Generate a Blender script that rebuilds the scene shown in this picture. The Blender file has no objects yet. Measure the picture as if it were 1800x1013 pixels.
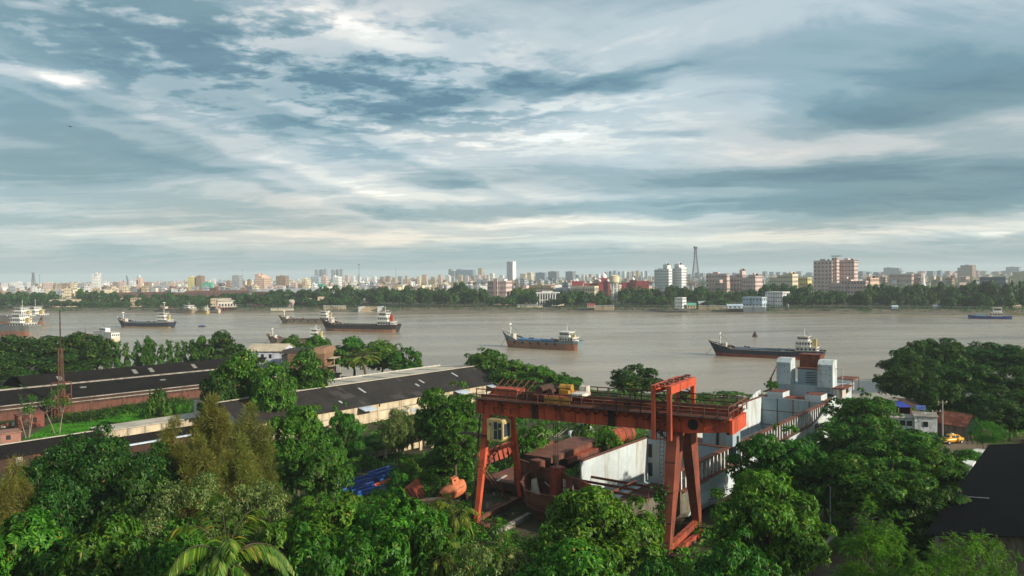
import bpy, math, random
import numpy as np
from mathutils import Vector, Matrix

random.seed(7)
RNG = np.random.default_rng(11)
R = math.radians
scene = bpy.context.scene

# ------------------------------------------------------------------ camera
H = 32.0            # eye height above the river
F = 1385.0          # focal length in photo pixels (1800 wide)
PITCH = math.atan(22.5 / F)
ROLL = math.atan(20 / 1800)
_f = Vector((0, math.cos(PITCH), -math.sin(PITCH)))
_r0 = Vector((1, 0, 0)); _u0 = Vector((0, math.sin(PITCH), math.cos(PITCH)))
_r = _r0 * math.cos(ROLL) - _u0 * math.sin(ROLL)
_u = _r0 * math.sin(ROLL) + _u0 * math.cos(ROLL)
EYE = Vector((0, 0, H))
cam = bpy.data.cameras.new("camera")
cam.sensor_width = 36.0
cam.lens = 36.0 * F / 1800.0
cam.clip_start = 1.0
cam.clip_end = 40000
cam_o = bpy.data.objects.new("camera", cam)
m = Matrix((_r, _u, -_f)).transposed().to_4x4()
m.translation = EYE
cam_o.matrix_world = m
scene.collection.objects.link(cam_o)
scene.camera = cam_o

def ray(px, py):
    return _f + _r * ((px - 900) / F) - _u * ((py - 506.5) / F)
def at(px, py, z):
    d = ray(px, py); k = (z - H) / d.z
    return EYE + d * k
def atD(px, py, D):
    d = ray(px, py)
    return EYE + d * (D / d.y)
def proj(p):
    d = Vector(p) - EYE
    k = d.dot(_f)
    return (900 + F * d.dot(_r) / k, 506.5 - F * d.dot(_u) / k)

# ------------------------------------------------------------------ sky and sun
SUN_AZ, SUN_EL = 124.0, 23.0
scene.view_settings.view_transform = 'Standard'
scene.view_settings.look = 'None'
scene.view_settings.gamma = 1.0
scene.view_settings.exposure = 0.62
scene.cycles.use_denoising = True
scene.cycles.max_bounces = 6
scene.cycles.diffuse_bounces = 3
scene.cycles.glossy_bounces = 3
scene.cycles.transmission_bounces = 3
scene.cycles.volume_bounces = 1
scene.cycles.caustics_reflective = False
scene.cycles.caustics_refractive = False

world = bpy.data.worlds.new("World")
scene.world = world
world.use_nodes = True
def build_world():
    nt = world.node_tree; N = nt.nodes; L = nt.links
    N.clear()
    def nd(t, **k):
        n = N.new(t)
        for a, b in k.items(): setattr(n, a, b)
        return n
    def mth(op, a, b=None, c=None, clamp=False):
        n = nd('ShaderNodeMath', operation=op, use_clamp=clamp)
        for i, q in enumerate((a, b, c)):
            if q is None: continue
            if isinstance(q, (int, float)): n.inputs[i].default_value = q
            else: L.new(q, n.inputs[i])
        return n.outputs[0]
    tc = nd('ShaderNodeTexCoord')
    sep = nd('ShaderNodeSeparateXYZ'); L.new(tc.outputs['Generated'], sep.inputs[0])
    x, y, z0 = sep.outputs
    z = mth('MAXIMUM', z0, 0.0)
    az = mth('ARCTAN2', x, y); el = mth('ARCSINE', z)
    # cloud-sheet coordinates: a flat layer overhead seen in perspective
    zz = mth('ADD', z, 0.075)
    cu = mth('DIVIDE', x, zz); cv = mth('DIVIDE', y, zz)
    comb = nd('ShaderNodeCombineXYZ'); L.new(cu, comb.inputs[0]); L.new(cv, comb.inputs[1])
    ae = nd('ShaderNodeCombineXYZ'); L.new(az, ae.inputs[0]); L.new(el, ae.inputs[1])
    def noise(vec, scale, detail=6, rough=.55, dist=0., sc=(1, 1, 1), off=(0, 0, 0), rot=0):
        mp = nd('ShaderNodeMapping'); mp.inputs['Scale'].default_value = sc; mp.inputs['Location'].default_value = off
        mp.inputs['Rotation'].default_value = (0, 0, rot)
        L.new(vec, mp.inputs['Vector'])
        n = nd('ShaderNodeTexNoise'); n.inputs['Scale'].default_value = scale; n.inputs['Detail'].default_value = detail
        n.inputs['Roughness'].default_value = rough; n.inputs['Distortion'].default_value = dist
        L.new(mp.outputs[0], n.inputs['Vector'])
        return n
    # domain warp for the placed cloud banks
    w = noise(comb.outputs[0], 0.9, 5, .6)
    w2 = noise(ae.outputs[0], 9, 5, .6, sc=(1, 3, 1))
    sub = nd('ShaderNodeVectorMath', operation='SUBTRACT'); L.new(w.outputs['Color'], sub.inputs[0]); sub.inputs[1].default_value = (.5, .5, .5)
    sub2 = nd('ShaderNodeVectorMath', operation='SUBTRACT'); L.new(w2.outputs['Color'], sub2.inputs[0]); sub2.inputs[1].default_value = (.5, .5, .5)
    sm = nd('ShaderNodeVectorMath', operation='MULTIPLY'); L.new(sub.outputs[0], sm.inputs[0]); sm.inputs[1].default_value = (.10, .035, 0)
    sm2 = nd('ShaderNodeVectorMath', operation='MULTIPLY'); L.new(sub2.outputs[0], sm2.inputs[0]); sm2.inputs[1].default_value = (.055, .022, 0)
    ad = nd('ShaderNodeVectorMath', operation='ADD'); L.new(ae.outputs[0], ad.inputs[0]); L.new(sm.outputs[0], ad.inputs[1])
    ad2 = nd('ShaderNodeVectorMath', operation='ADD'); L.new(ad.outputs[0], ad2.inputs[0]); L.new(sm2.outputs[0], ad2.inputs[1])
    wv = ad2.outputs[0]
    def bank(px, py, rx, ry, amp, tilt=0.0):
        """a cloud bank centred where it stands in the sky, soft elliptical extent"""
        d = ray(px, py).normalized()
        a0 = math.atan2(d.x, d.y); e0 = math.asin(d.z)
        mp = nd('ShaderNodeMapping', vector_type='TEXTURE')
        mp.inputs['Location'].default_value = (a0, e0, 0)
        mp.inputs['Rotation'].default_value = (0, 0, tilt)
        mp.inputs['Scale'].default_value = (rx / F, ry / F, 1)
        L.new(wv, mp.inputs['Vector'])
        ln = nd('ShaderNodeVectorMath', operation='LENGTH'); L.new(mp.outputs[0], ln.inputs[0])
        mr = nd('ShaderNodeMapRange', interpolation_type='SMOOTHSTEP')
        mr.inputs['From Min'].default_value = 0.15; mr.inputs['From Max'].default_value = 1.35
        mr.inputs['To Min'].default_value = amp; mr.inputs['To Max'].default_value = 0
        L.new(ln.outputs['Value'], mr.inputs['Value'])
        return mr.outputs[0]
    banks = SKY_BANKS
    tot = None
    masks = {}
    for b in banks:
        o = bank(*b[1:])
        if b[0]:
            masks[b[0]] = o; continue
        tot = o if tot is None else mth('ADD', tot, o)
    # texture of the cloud sheets: each layer is warped by a slow swirl so that streaks curl
    swn = noise(comb.outputs[0], .42, 3, .5, 0, off=(2.2, 6.1, 0))
    sws = nd('ShaderNodeVectorMath', operation='SUBTRACT'); L.new(swn.outputs['Color'], sws.inputs[0]); sws.inputs[1].default_value = (.5, .5, .5)
    swm = nd('ShaderNodeVectorMath', operation='SCALE'); L.new(sws.outputs[0], swm.inputs[0]); swm.inputs['Scale'].default_value = 2.6
    swa = nd('ShaderNodeVectorMath', operation='ADD'); L.new(comb.outputs[0], swa.inputs[0]); L.new(swm.outputs[0], swa.inputs[1])
    sv = swa.outputs[0]
    n1 = noise(sv, 0.50, 6, .56, 0.6, sc=(.85, 1.15, 1), off=(3.1, 1.7, 0))      # broad sheets
    n2 = noise(sv, 1.5, 6, .60, 0.8, sc=(.45, 1.6, 1), off=(1.3, 8.2, 0), rot=.5)   # curling wisps
    n3 = noise(comb.outputs[0], 7.5, 4, .62, 0.4, sc=(.9, 1.1, 1), off=(4, 2, 0))   # fine ripples
    v1 = mth('MULTIPLY', mth('SUBTRACT', n1.outputs[0], .5), .50)
    v2 = mth('MULTIPLY', mth('SUBTRACT', n2.outputs[0], .5), .54)
    v3 = mth('MULTIPLY', mth('SUBTRACT', n3.outputs[0], .5), .13)
    V = mth('ADD', mth('ADD', v1, v2), v3)
    V = mth('ADD', V, tot)
    # the cumulus bank: lumpy where it lies
    lump = noise(comb.outputs[0], 6.0, 6, .60, 0.15, sc=(.85, .9, 1), off=(7, 5, 0))
    big = noise(comb.outputs[0], 1.6, 4, .5, 0, off=(5, 9, 0))
    lsum = mth('ADD', mth('MULTIPLY', lump.outputs[0], .62), mth('MULTIPLY', big.outputs[0], .38))
    lm = nd('ShaderNodeMapRange', interpolation_type='SMOOTHSTEP'); lm.inputs['From Min'].default_value = .44; lm.inputs['From Max'].default_value = .56
    lm.inputs['To Min'].default_value = .44; lm.inputs['To Max'].default_value = -.32
    L.new(lsum, lm.inputs['Value'])
    V = mth('ADD', V, mth('MULTIPLY', lm.outputs[0], masks['lump']))
    V = mth('ADD', V, .605)
    ramp = nd('ShaderNodeValToRGB'); cr = ramp.color_ramp
    cr.interpolation = 'EASE'
    stops = SKY_RAMP
    cr.elements[0].position = stops[0][0]; cr.elements[0].color = (*stops[0][1], 1)
    cr.elements[1].position = stops[-1][0]; cr.elements[1].color = (*stops[-1][1], 1)
    for p, c in stops[1:-1]:
        e = cr.elements.new(p); e.color = (*c, 1)
    L.new(V, ramp.inputs[0])
    # colour drift: greener low down, bluer in places
    hue = noise(comb.outputs[0], .35, 3, .5, 0, off=(9, 3, 0))
    tint = nd('ShaderNodeMix', data_type='RGBA', blend_type='MULTIPLY')
    tr = nd('ShaderNodeValToRGB'); tr.color_ramp.elements[0].position = .35; tr.color_ramp.elements[0].color = (1.08, 1.0, .97, 1)
    tr.color_ramp.elements[1].position = .65; tr.color_ramp.elements[1].color = (.90, 1.0, 1.07, 1)
    L.new(hue.outputs[0], tr.inputs[0]); tint.inputs['Factor'].default_value = 1
    L.new(ramp.outputs[0], tint.inputs['A']); L.new(tr.outputs[0], tint.inputs['B'])
    # low air above the horizon
    low = nd('ShaderNodeMapRange', interpolation_type='SMOOTHSTEP'); low.inputs['From Min'].default_value = 0.0; low.inputs['From Max'].default_value = .048
    low.inputs['To Min'].default_value = .80; low.inputs['To Max'].default_value = 0
    L.new(el, low.inputs['Value'])
    lmix = nd('ShaderNodeMix', data_type='RGBA'); L.new(low.outputs[0], lmix.inputs['Factor'])
    crm = nd('ShaderNodeMapRange', interpolation_type='SMOOTHSTEP'); crm.inputs['From Min'].default_value = .03; crm.inputs['From Max'].default_value = .14
    crm.inputs['To Min'].default_value = 1; crm.inputs['To Max'].default_value = 0; L.new(el, crm.inputs['Value'])
    warm = nd('ShaderNodeMix', data_type='RGBA', blend_type='MULTIPLY'); L.new(crm.outputs[0], warm.inputs['Factor']); L.new(tint.outputs['Result'], warm.inputs['A']); warm.inputs['B'].default_value = (1.05, 1.02, .95, 1)
    L.new(warm.outputs['Result'], lmix.inputs['A']); lmix.inputs['B'].default_value = (*SKY_LOW, 1)
    scale = nd('ShaderNodeVectorMath', operation='SCALE'); scale.inputs['Scale'].default_value = 9.2
    L.new(lmix.outputs['Result'], scale.inputs[0])
    sky = nd('ShaderNodeTexSky', sky_type='NISHITA', sun_disc=False)
    sky.sun_elevation = R(SUN_EL); sky.sun_rotation = R(SUN_AZ)
    sky.air_density = 1.2; sky.dust_density = 2.0
    fm = nd('ShaderNodeMix', data_type='RGBA'); fm.inputs['Factor'].default_value = .9
    L.new(sky.outputs[0], fm.inputs['A']); L.new(scale.outputs[0], fm.inputs['B'])
    bg = nd('ShaderNodeBackground'); bg.inputs['Strength'].default_value = 0.1
    L.new(fm.outputs['Result'], bg.inputs['Color'])
    out = nd('ShaderNodeOutputWorld'); L.new(bg.outputs[0], out.inputs['Surface'])
SKY_BANKS = [
    ('lump', 500, 110, 640, 130, .75, -.12),   # cumulus bank, upper left (its lumps come with the texture below)
    ('', 450, 125, 600, 115, -.30, -.12),
    ('', 160, 270, 330, 80, -.22, -.15), ('', 120, 215, 260, 60, -.14, -.3), ('', 60, 290, 180, 30, -.18, 0),
    ('', 560, 245, 300, 34, -.12, -.28), ('', 650, 300, 240, 22, -.10, -.2),
    ('', 925, 142, 95, 15, -.55, 0), ('', 1065, 150, 110, 15, -.5, .06), ('', 790, 165, 110, 16, -.40, 0), ('', 1140, 122, 120, 9, -.3, .12), ('', 700, 195, 140, 12, -.3, 0),
    ('', 1150, 312, 520, 30, -.30, 0), ('', 1420, 305, 260, 20, -.22, 0), ('', 1640, 345, 400, 42, -.46, .04), ('', 950, 372, 480, 18, -.22, 0), ('', 1650, 300, 240, 14, -.14, 0),
    ('', 1690, 165, 290, 75, -.36, .10), ('', 1540, 195, 160, 30, -.22, -.3), ('', 1500, 105, 240, 45, -.14, .1), ('', 1330, 85, 220, 34, -.16, .05),
    ('', 330, 395, 420, 11, -.20, 0), ('', 580, 330, 100, 8, -.25, 0), ('', 780, 322, 150, 8, -.22, 0), ('', 1160, 238, 120, 8, -.22, 0),
    ('', 900, 250, 380, 90, .16, 0), ('', 700, 335, 460, 30, .20, 0), ('', 1480, 258, 420, 30, .26, .06), ('', 1120, 225, 260, 60, .10, 0),
    ('', 85, 132, 85, 11, .55, -.05), ('', 70, 8, 60, 8, .4, 0), ('', 440, 240, 420, 26, .16, -.3), ('', 250, 300, 330, 20, .10, -.2),
    ('', 1150, 60, 420, 70, .12, 0), ('', 620, 60, 180, 26, .25, -.2),
    ('', 330, 262, 420, 15, .20, -.36), ('', 540, 300, 380, 13, .18, -.30), ('', 270, 232, 340, 15, -.16, -.40), ('', 690, 272, 280, 10, -.16, -.34), ('', 430, 310, 300, 11, -.12, -.26), ('', 640, 215, 260, 12, .14, -.2),
    ('', 900, 405, 1500, 34, .13, 0), ('', 880, 300, 520, 60, .08, 0), ('', 1450, 418, 620, 14, .22, 0), ('', 450, 420, 520, 12, .16, 0), ('', 1000, 392, 420, 9, .18, 0), ('', 1730, 422, 30, 8, .3, 0),
]
SKY_RAMP = [(0.0, (.080, .160, .215)), (.28, (.128, .228, .272)), (.50, (.232, .325, .362)), (.72, (.405, .460, .478)), (.92, (.60, .615, .58)), (1.0, (.76, .755, .71))]
SKY_LOW = (.185, .272, .290)
build_world()

sun = bpy.data.lights.new("sun", 'SUN')
sun.energy = 4.3
sun.angle = R(1.2)
sun.color = (1.0, .90, .75)
sun_o = bpy.data.objects.new("sun", sun)
_s = Vector((math.cos(R(SUN_EL)) * math.sin(R(SUN_AZ)), math.cos(R(SUN_EL)) * math.cos(R(SUN_AZ)), math.sin(R(SUN_EL))))
sun_o.rotation_euler = _s.to_track_quat('Z', 'Y').to_euler()
sun_o.location = (200, -50, 300)
scene.collection.objects.link(sun_o)

# ------------------------------------------------------------------ helpers
COL = scene.collection
def tag(o, label=None, cat=None, group=None, kind=None):
    if label: o['label'] = label
    if cat: o['category'] = cat
    if group: o['group'] = group
    if kind: o['kind'] = kind
    return o
def thing(name, label, cat, loc=(0, 0, 0), rz=0.0, group=None):
    o = bpy.data.objects.new(name, None)
    o.empty_display_size = .5
    o.location = loc; o.rotation_euler = (0, 0, rz)
    COL.objects.link(o)
    return tag(o, label, cat, group)
def link(name, mesh, parent=None, kind=None):
    o = bpy.data.objects.new(name, mesh); COL.objects.link(o)
    if parent is not None: o.parent = parent
    if kind: o['kind'] = kind
    return o
def copy_tree(o, parent=None):
    c = o.copy(); COL.objects.link(c); c.parent = parent
    for ch in o.children: copy_tree(ch, c)
    return c
def V3(p): return Vector(p)

class MB:
    """collects faces of one part; build() links them as one mesh object"""
    def __init__(s): s.v = []; s.f = []; s.m = []
    def face(s, pts, m=0):
        i = len(s.v); s.v += [tuple(p) for p in pts]; s.f.append(tuple(range(i, i + len(pts)))); s.m.append(m); return s
    def hexa(s, c, m=0):
        """8 corners: 0-3 bottom ring, 4-7 top ring"""
        i = len(s.v); s.v += [tuple(p) for p in c]
        for q in ((3, 2, 1, 0), (4, 5, 6, 7), (0, 1, 5, 4), (1, 2, 6, 5), (2, 3, 7, 6), (3, 0, 4, 7)):
            s.f.append(tuple(i + k for k in q)); s.m.append(m)
        return s
    def box(s, x0, x1, y0, y1, z0, z1, m=0):
        return s.hexa([(x0, y0, z0), (x1, y0, z0), (x1, y1, z0), (x0, y1, z0), (x0, y0, z1), (x1, y0, z1), (x1, y1, z1), (x0, y1, z1)], m)
    def obox(s, o, a, b, c, m=0):
        o, a, b, c = map(Vector, (o, a, b, c))
        return s.hexa([o, o + a, o + a + b, o + b, o + c, o + a + c, o + a + b + c, o + b + c], m)
    def bar(s, p, q, w, h=None, m=0):
        p, q = Vector(p), Vector(q); h = h or w
        d = (q - p); up = Vector((0, 0, 1))
        if abs(d.normalized().z) > .95: up = Vector((0, 1, 0))
        a = d.cross(up).normalized() * w; b = a.cross(d).normalized() * h
        return s.obox(p - a / 2 - b / 2, a, d, b, m)
    def tube(s, p, q, r0, r1=None, n=8, m=0, cap=True):
        p, q = Vector(p), Vector(q); r1 = r0 if r1 is None else r1
        d = (q - p).normalized(); up = Vector((0, 0, 1)) if abs(d.z) < .9 else Vector((1, 0, 0))
        a = d.cross(up).normalized(); b = d.cross(a)
        i = len(s.v)
        for c, rr in ((p, r0), (q, r1)):
            for k in range(n):
                t = 2 * math.pi * k / n; s.v.append(tuple(c + (a * math.cos(t) + b * math.sin(t)) * rr))
        for k in range(n):
            k2 = (k + 1) % n; s.f.append((i + k, i + k2, i + n + k2, i + n + k)); s.m.append(m)
        if cap:
            s.f.append(tuple(i + n - 1 - k for k in range(n))); s.m.append(m)
            s.f.append(tuple(i + n + k for k in range(n))); s.m.append(m)
        return s
    def loft(s, secs, m=0, close=False, band=None):
        i = len(s.v); n = len(secs[0])
        for q in secs: s.v += [tuple(p) for p in q]
        for a in range(len(secs) - 1):
            for k in range(n if close else n - 1):
                k2 = (k + 1) % n
                s.f.append((i + a * n + k, i + (a + 1) * n + k, i + (a + 1) * n + k2, i + a * n + k2)); s.m.append(band[k] if band else m)
        return s
    def lathe(s, c, prof, n=12, m=0):
        secs = []
        for r, z in prof:
            secs.append([(c[0] + r * math.cos(2 * math.pi * k / n), c[1] + r * math.sin(2 * math.pi * k / n), c[2] + z) for k in range(n)])
        return s.loft(secs, m, True)
    def prism(s, pts, ext, m=0):
        """polygon pts extruded along ext"""
        e = Vector(ext); n = len(pts); i = len(s.v)
        s.v += [tuple(p) for p in pts] + [tuple(Vector(p) + e) for p in pts]
        s.f.append(tuple(range(i + n - 1, i - 1, -1))); s.m.append(m)
        s.f.append(tuple(range(i + n, i + 2 * n))); s.m.append(m)
        for k in range(n):
            k2 = (k + 1) % n; s.f.append((i + k, i + k2, i + n + k2, i + n + k)); s.m.append(m)
        return s
    def mesh(s, name, mats, smooth=False, inv=None):
        me = bpy.data.meshes.new(name)
        vs = s.v if inv is None else [tuple(inv @ Vector(p)) for p in s.v]
        me.from_pydata(vs, [], s.f)
        for mt in (mats if isinstance(mats, (list, tuple)) else [mats]): me.materials.append(mt)
        me.polygons.foreach_set('material_index', s.m)
        if smooth: me.polygons.foreach_set('use_smooth', [True] * len(s.f))
        me.validate(); me.update()
        return me
    def build(s, name, mats, parent=None, world=False, smooth=False, kind=None):
        inv = None
        if world and parent is not None:
            M = Matrix.Translation(parent.location) @ parent.rotation_euler.to_matrix().to_4x4()
            if parent.parent is not None: M = Matrix.Translation(parent.parent.location) @ parent.parent.rotation_euler.to_matrix().to_4x4() @ M
            inv = M.inverted()
        return link(name, s.mesh(name, mats, smooth, inv), parent, kind)

# ------------------------------------------------------------------ materials
def srgb(h):
    h = h.lstrip('#'); c = [int(h[i:i + 2], 16) / 255 for i in (0, 2, 4)]
    return tuple(((q + .055) / 1.055) ** 2.4 if q > .04045 else q / 12.92 for q in c)
class NT:
    def __init__(s, mat):
        mat.use_nodes = True; s.nt = mat.node_tree; s.N = s.nt.nodes; s.L = s.nt.links; s.N.clear()
        s.out = s.N.new('ShaderNodeOutputMaterial'); s.b = s.N.new('ShaderNodeBsdfPrincipled'); s.L.new(s.b.outputs[0], s.out.inputs[0])
    def nd(s, t, **k):
        n = s.N.new(t)
        for a, b in k.items(): setattr(n, a, b)
        return n
    def coord(s, kind='Object', sc=(1, 1, 1)):
        tc = s.nd('ShaderNodeTexCoord'); mp = s.nd('ShaderNodeMapping'); mp.inputs['Scale'].default_value = sc
        s.L.new(tc.outputs[kind], mp.inputs[0]); return mp.outputs[0]
    def noise(s, vec, scale, detail=5, rough=.6, dist=0):
        n = s.nd('ShaderNodeTexNoise'); n.inputs['Scale'].default_value = scale; n.inputs['Detail'].default_value = detail
        n.inputs['Roughness'].default_value = rough; n.inputs['Distortion'].default_value = dist
        s.L.new(vec, n.inputs['Vector']); return n.outputs[0]
    def ramp(s, fac, stops):
        n = s.nd('ShaderNodeValToRGB'); cr = n.color_ramp
        while len(cr.elements) < len(stops): cr.elements.new(.5)
        for e, (p, c) in zip(cr.elements, stops): e.position = p; e.color = (*c, 1) if len(c) == 3 else c
        s.L.new(fac, n.inputs[0]); return n.outputs[0]
    def rng(s, v, a, b, c=0., d=1.):
        n = s.nd('ShaderNodeMapRange', interpolation_type='SMOOTHSTEP')
        for k, q in zip(('From Min', 'From Max', 'To Min', 'To Max'), (a, b, c, d)): n.inputs[k].default_value = q
        s.L.new(v, n.inputs['Value']); return n.outputs[0]
    def mix(s, f, a, b, mode='MIX'):
        n = s.nd('ShaderNodeMix', data_type='RGBA', blend_type=mode)
        for k, q in (('Factor', f), ('A', a), ('B', b)):
            if isinstance(q, (int, float)): n.inputs[k].default_value = q
            elif isinstance(q, tuple): n.inputs[k].default_value = (*q, 1) if len(q) == 3 else q
            else: s.L.new(q, n.inputs[k])
        return n.outputs['Result']
    def bump(s, h, strength=.3, dist=.05):
        n = s.nd('ShaderNodeBump'); n.inputs['Strength'].default_value = strength; n.inputs['Distance'].default_value = dist
        s.L.new(h, n.inputs['Height']); s.L.new(n.outputs[0], s.b.inputs['Normal'])
    def base(s, c):
        if isinstance(c, tuple): s.b.inputs['Base Color'].default_value = (*c, 1)
        else: s.L.new(c, s.b.inputs['Base Color'])
_mats = {}
def weathered(name, col, stain=None, amt=.5, scale=.6, rough=.75, metal=0., streak=True, bump=.15, var=.25, spec=.3):
    """painted or bare surface with blotches, and run-down stains of a second colour"""
    if name in _mats: return _mats[name]
    mat = bpy.data.materials.new(name); t = NT(mat)
    c = t.coord('Object')
    n1 = t.noise(c, scale, 6, .65)
    lo = tuple(q * (1 - var) for q in col); hi = tuple(min(1, q * (1 + var)) for q in col)
    colr = t.ramp(n1, [(.3, lo), (.7, hi)])
    if stain:
        cs = t.coord('Object', (1.6, 1.6, .28) if streak else (1, 1, 1))
        n2 = t.noise(cs, scale * 1.7, 7, .68, .3)
        fac = t.rng(n2, .58 - .22 * amt, .78 - .22 * amt)
        colr = t.mix(fac, colr, stain)
    n4 = t.noise(c, scale * .45, 5, .7, .5)
    colr = t.mix(t.rng(n4, .45, .68, 0, .45), colr, tuple(q * .5 + .012 for q in col))
    n3 = t.noise(c, scale * 9, 4, .6)
    colr = t.mix(t.rng(n3, .35, .75, 0, .22), colr, tuple(q * .55 for q in col))
    t.base(colr); t.b.inputs['Roughness'].default_value = rough; t.b.inputs['Metallic'].default_value = metal
    t.b.inputs['Specular IOR Level'].default_value = spec
    if bump: t.bump(n3, bump, .05)
    _mats[name] = mat; return mat
def corrugated(name, col, stain, amt=.5, period=.35, axis=0, rough=.85, scale=.25):
    """profiled roofing sheet: ribs as fine relief, sheet rows and lichen blotches"""
    if name in _mats: return _mats[name]
    mat = bpy.data.materials.new(name); t = NT(mat)
    c = t.coord('Object')
    n1 = t.noise(c, scale, 7, .65); n2 = t.noise(t.coord('Object', (1, .35, 1) if axis == 0 else (.35, 1, 1)), scale * 4, 6, .65)
    colr = t.ramp(n1, [(.3, tuple(q * .75 for q in col)), (.7, tuple(q * 1.3 for q in col))])
    colr = t.mix(t.rng(n2, .62 - .2 * amt, .8 - .2 * amt, 0, .8), colr, stain)
    w = t.nd('ShaderNodeTexWave', wave_type='BANDS', bands_direction='X' if axis == 0 else 'Y'); w.inputs['Scale'].default_value = 1 / period * .314
    t.L.new(c, w.inputs['Vector'])
    w2 = t.nd('ShaderNodeTexWave', wave_type='BANDS', bands_direction='Y' if axis == 0 else 'X', wave_profile='SAW'); w2.inputs['Scale'].default_value = .314 / 1.9
    t.L.new(c, w2.inputs['Vector'])
    colr = t.mix(t.rng(w2.outputs[1], .9, 1.0, 0, .35), colr, tuple(q * .5 for q in col))
    t.base(colr); t.b.inputs['Roughness'].default_value = rough; t.b.inputs['Specular IOR Level'].default_value = .03
    t.bump(w.outputs[1], .5, .06)
    _mats[name] = mat; return mat
def plain(name, col, rough=.7, metal=0., var=.15, scale=2., spec=.3):
    return weathered(name, col, None, 0, scale, rough, metal, False, 0, var, spec)
def glass(name, col=(.03, .04, .05), rough=.15):
    if name in _mats: return _mats[name]
    mat = bpy.data.materials.new(name); t = NT(mat); t.base(col); t.b.inputs['Roughness'].default_value = rough
    _mats[name] = mat; return mat
def leafmat(name, c1, c2, c3, trans=.28, rough=.5):
    if name in _mats: return _mats[name]
    mat = bpy.data.materials.new(name); t = NT(mat)
    g = t.nd('ShaderNodeNewGeometry'); oi = t.nd('ShaderNodeObjectInfo')
    colr = t.ramp(g.outputs['Random Per Island'], [(0, c1), (.55, c2), (.955, c3), (.975, (c3[0] * 1.5, c3[1] * .85, c3[2] * 1.2)), (1, (.20, .145, .035))])
    n = t.noise(t.coord('Object'), .45, 3, .5)
    hs = t.nd('ShaderNodeHueSaturation'); t.L.new(colr, hs.inputs['Color'])
    t.L.new(t.rng(oi.outputs['Random'], 0, 1, .485, .515), hs.inputs['Hue'])
    t.L.new(t.rng(n, .3, .7, .75, 1.3), hs.inputs['Value'])
    t.base(hs.outputs[0]); t.b.inputs['Roughness'].default_value = rough; t.b.inputs['Specular IOR Level'].default_value = .25
    tr = t.nd('ShaderNodeBsdfTranslucent')
    br = t.mix(1.0, hs.outputs[0], (1.25, 1.3, .6), 'MULTIPLY')
    t.L.new(br, tr.inputs['Color'])
    ms = t.nd('ShaderNodeMixShader'); ms.inputs[0].default_value = trans
    t.L.new(t.b.outputs[0], ms.inputs[1]); t.L.new(tr.outputs[0], ms.inputs[2]); t.L.new(ms.outputs[0], t.out.inputs[0])
    _mats[name] = mat; return mat

RUST = srgb('#6b3a2a'); 
M = {}
M['rust'] = weathered('rust_steel', (.155, .054, .032), (.075, .034, .024), .6, .5, .85, 0, True, .3, .35)
M['rust_red'] = weathered('red_oxide', (.31, .060, .028), (.10, .030, .020), .55, .35, .8, 0, True, .25, .3)
M['rust_dark'] = weathered('dark_rust', (.045, .024, .018), (.09, .035, .02), .5, .7, .9, 0, True, .3, .3)
M['rust_mid'] = weathered('mid_rust', (.17, .050, .027), (.07, .032, .022), .6, .6, .85, 0, True, .25, .3)
M['shaded_leg_red'] = weathered('shade_toned_leg_red', (.20, .050, .028), (.08, .035, .022), .6, .4, .85, 0, True, .2, .3)  # right crane legs: darker red with their shade put into the colour
M['orange'] = weathered('orange_oxide_paint', (.50, .078, .032), (.16, .034, .02), .5, .4, .7, 0, True, .2, .22)
M['white'] = weathered('white_paint', (.66, .66, .62), (.30, .24, .17), .35, .5, .6, 0, True, .05, .1)
M['offwhite'] = weathered('old_white_paint', (.52, .50, .44), (.25, .17, .10), .6, .6, .7, 0, True, .1, .15)
M['hullblue'] = weathered('primer_blue_grey', (.26, .335, .37), (.26, .24, .19), .5, .3, .7, 0, True, .1, .12)
M['hullwhite'] = weathered('hull_pale_primer', (.46, .52, .53), (.33, .30, .24), .45, .25, .65, 0, True, .08, .1)
M['olive_plate'] = weathered('weathered_plate', (.145, .14, .105), (.085, .055, .035), .6, .45, .85, 0, True, .2, .3)
M['dark'] = plain('dark_opening', (.012, .012, .013), .6)
M['glass'] = glass('dark_window_glass')
M['yellow'] = weathered('yellow_paint', (.38, .205, .03), (.16, .07, .03), .5, .8, .65)
M['cabin'] = weathered('cabin_cream', (.46, .37, .16), (.25, .15, .07), .35, .9, .6)
M['blue'] = weathered('blue_steel_paint', (.018, .085, .36), (.03, .05, .12), .4, .6, .6)
M['concrete'] = weathered('concrete', (.30, .27, .23), (.14, .12, .10), .6, .3, .9)
M['cream'] = weathered('cream_plaster', (.50, .42, .29), (.26, .21, .15), .55, .25, .9)
M['brick'] = weathered('old_brick_face', (.13, .050, .032), (.06, .04, .03), .6, .5, .9)
M['black_tyre'] = plain('tyre_rubber', (.015, .015, .016), .85)
M['bark'] = weathered('bark', (.10, .075, .052), (.05, .04, .03), .5, 2., .95)
M['bark_pale'] = weathered('pale_bark', (.26, .22, .16), (.12, .10, .07), .5, 2., .95)
M['galv'] = weathered('galvanised', (.40, .42, .43), (.2, .17, .14), .4, 1., .5, .3)
M['mast_red'] = weathered('mast_rust', (.12, .055, .035), (.2, .16, .12), .35, .8, .8)
M['wood'] = weathered('weathered_timber', (.17, .13, .09), (.08, .06, .045), .5, 1., .9)

USE_HAZE = True
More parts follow.
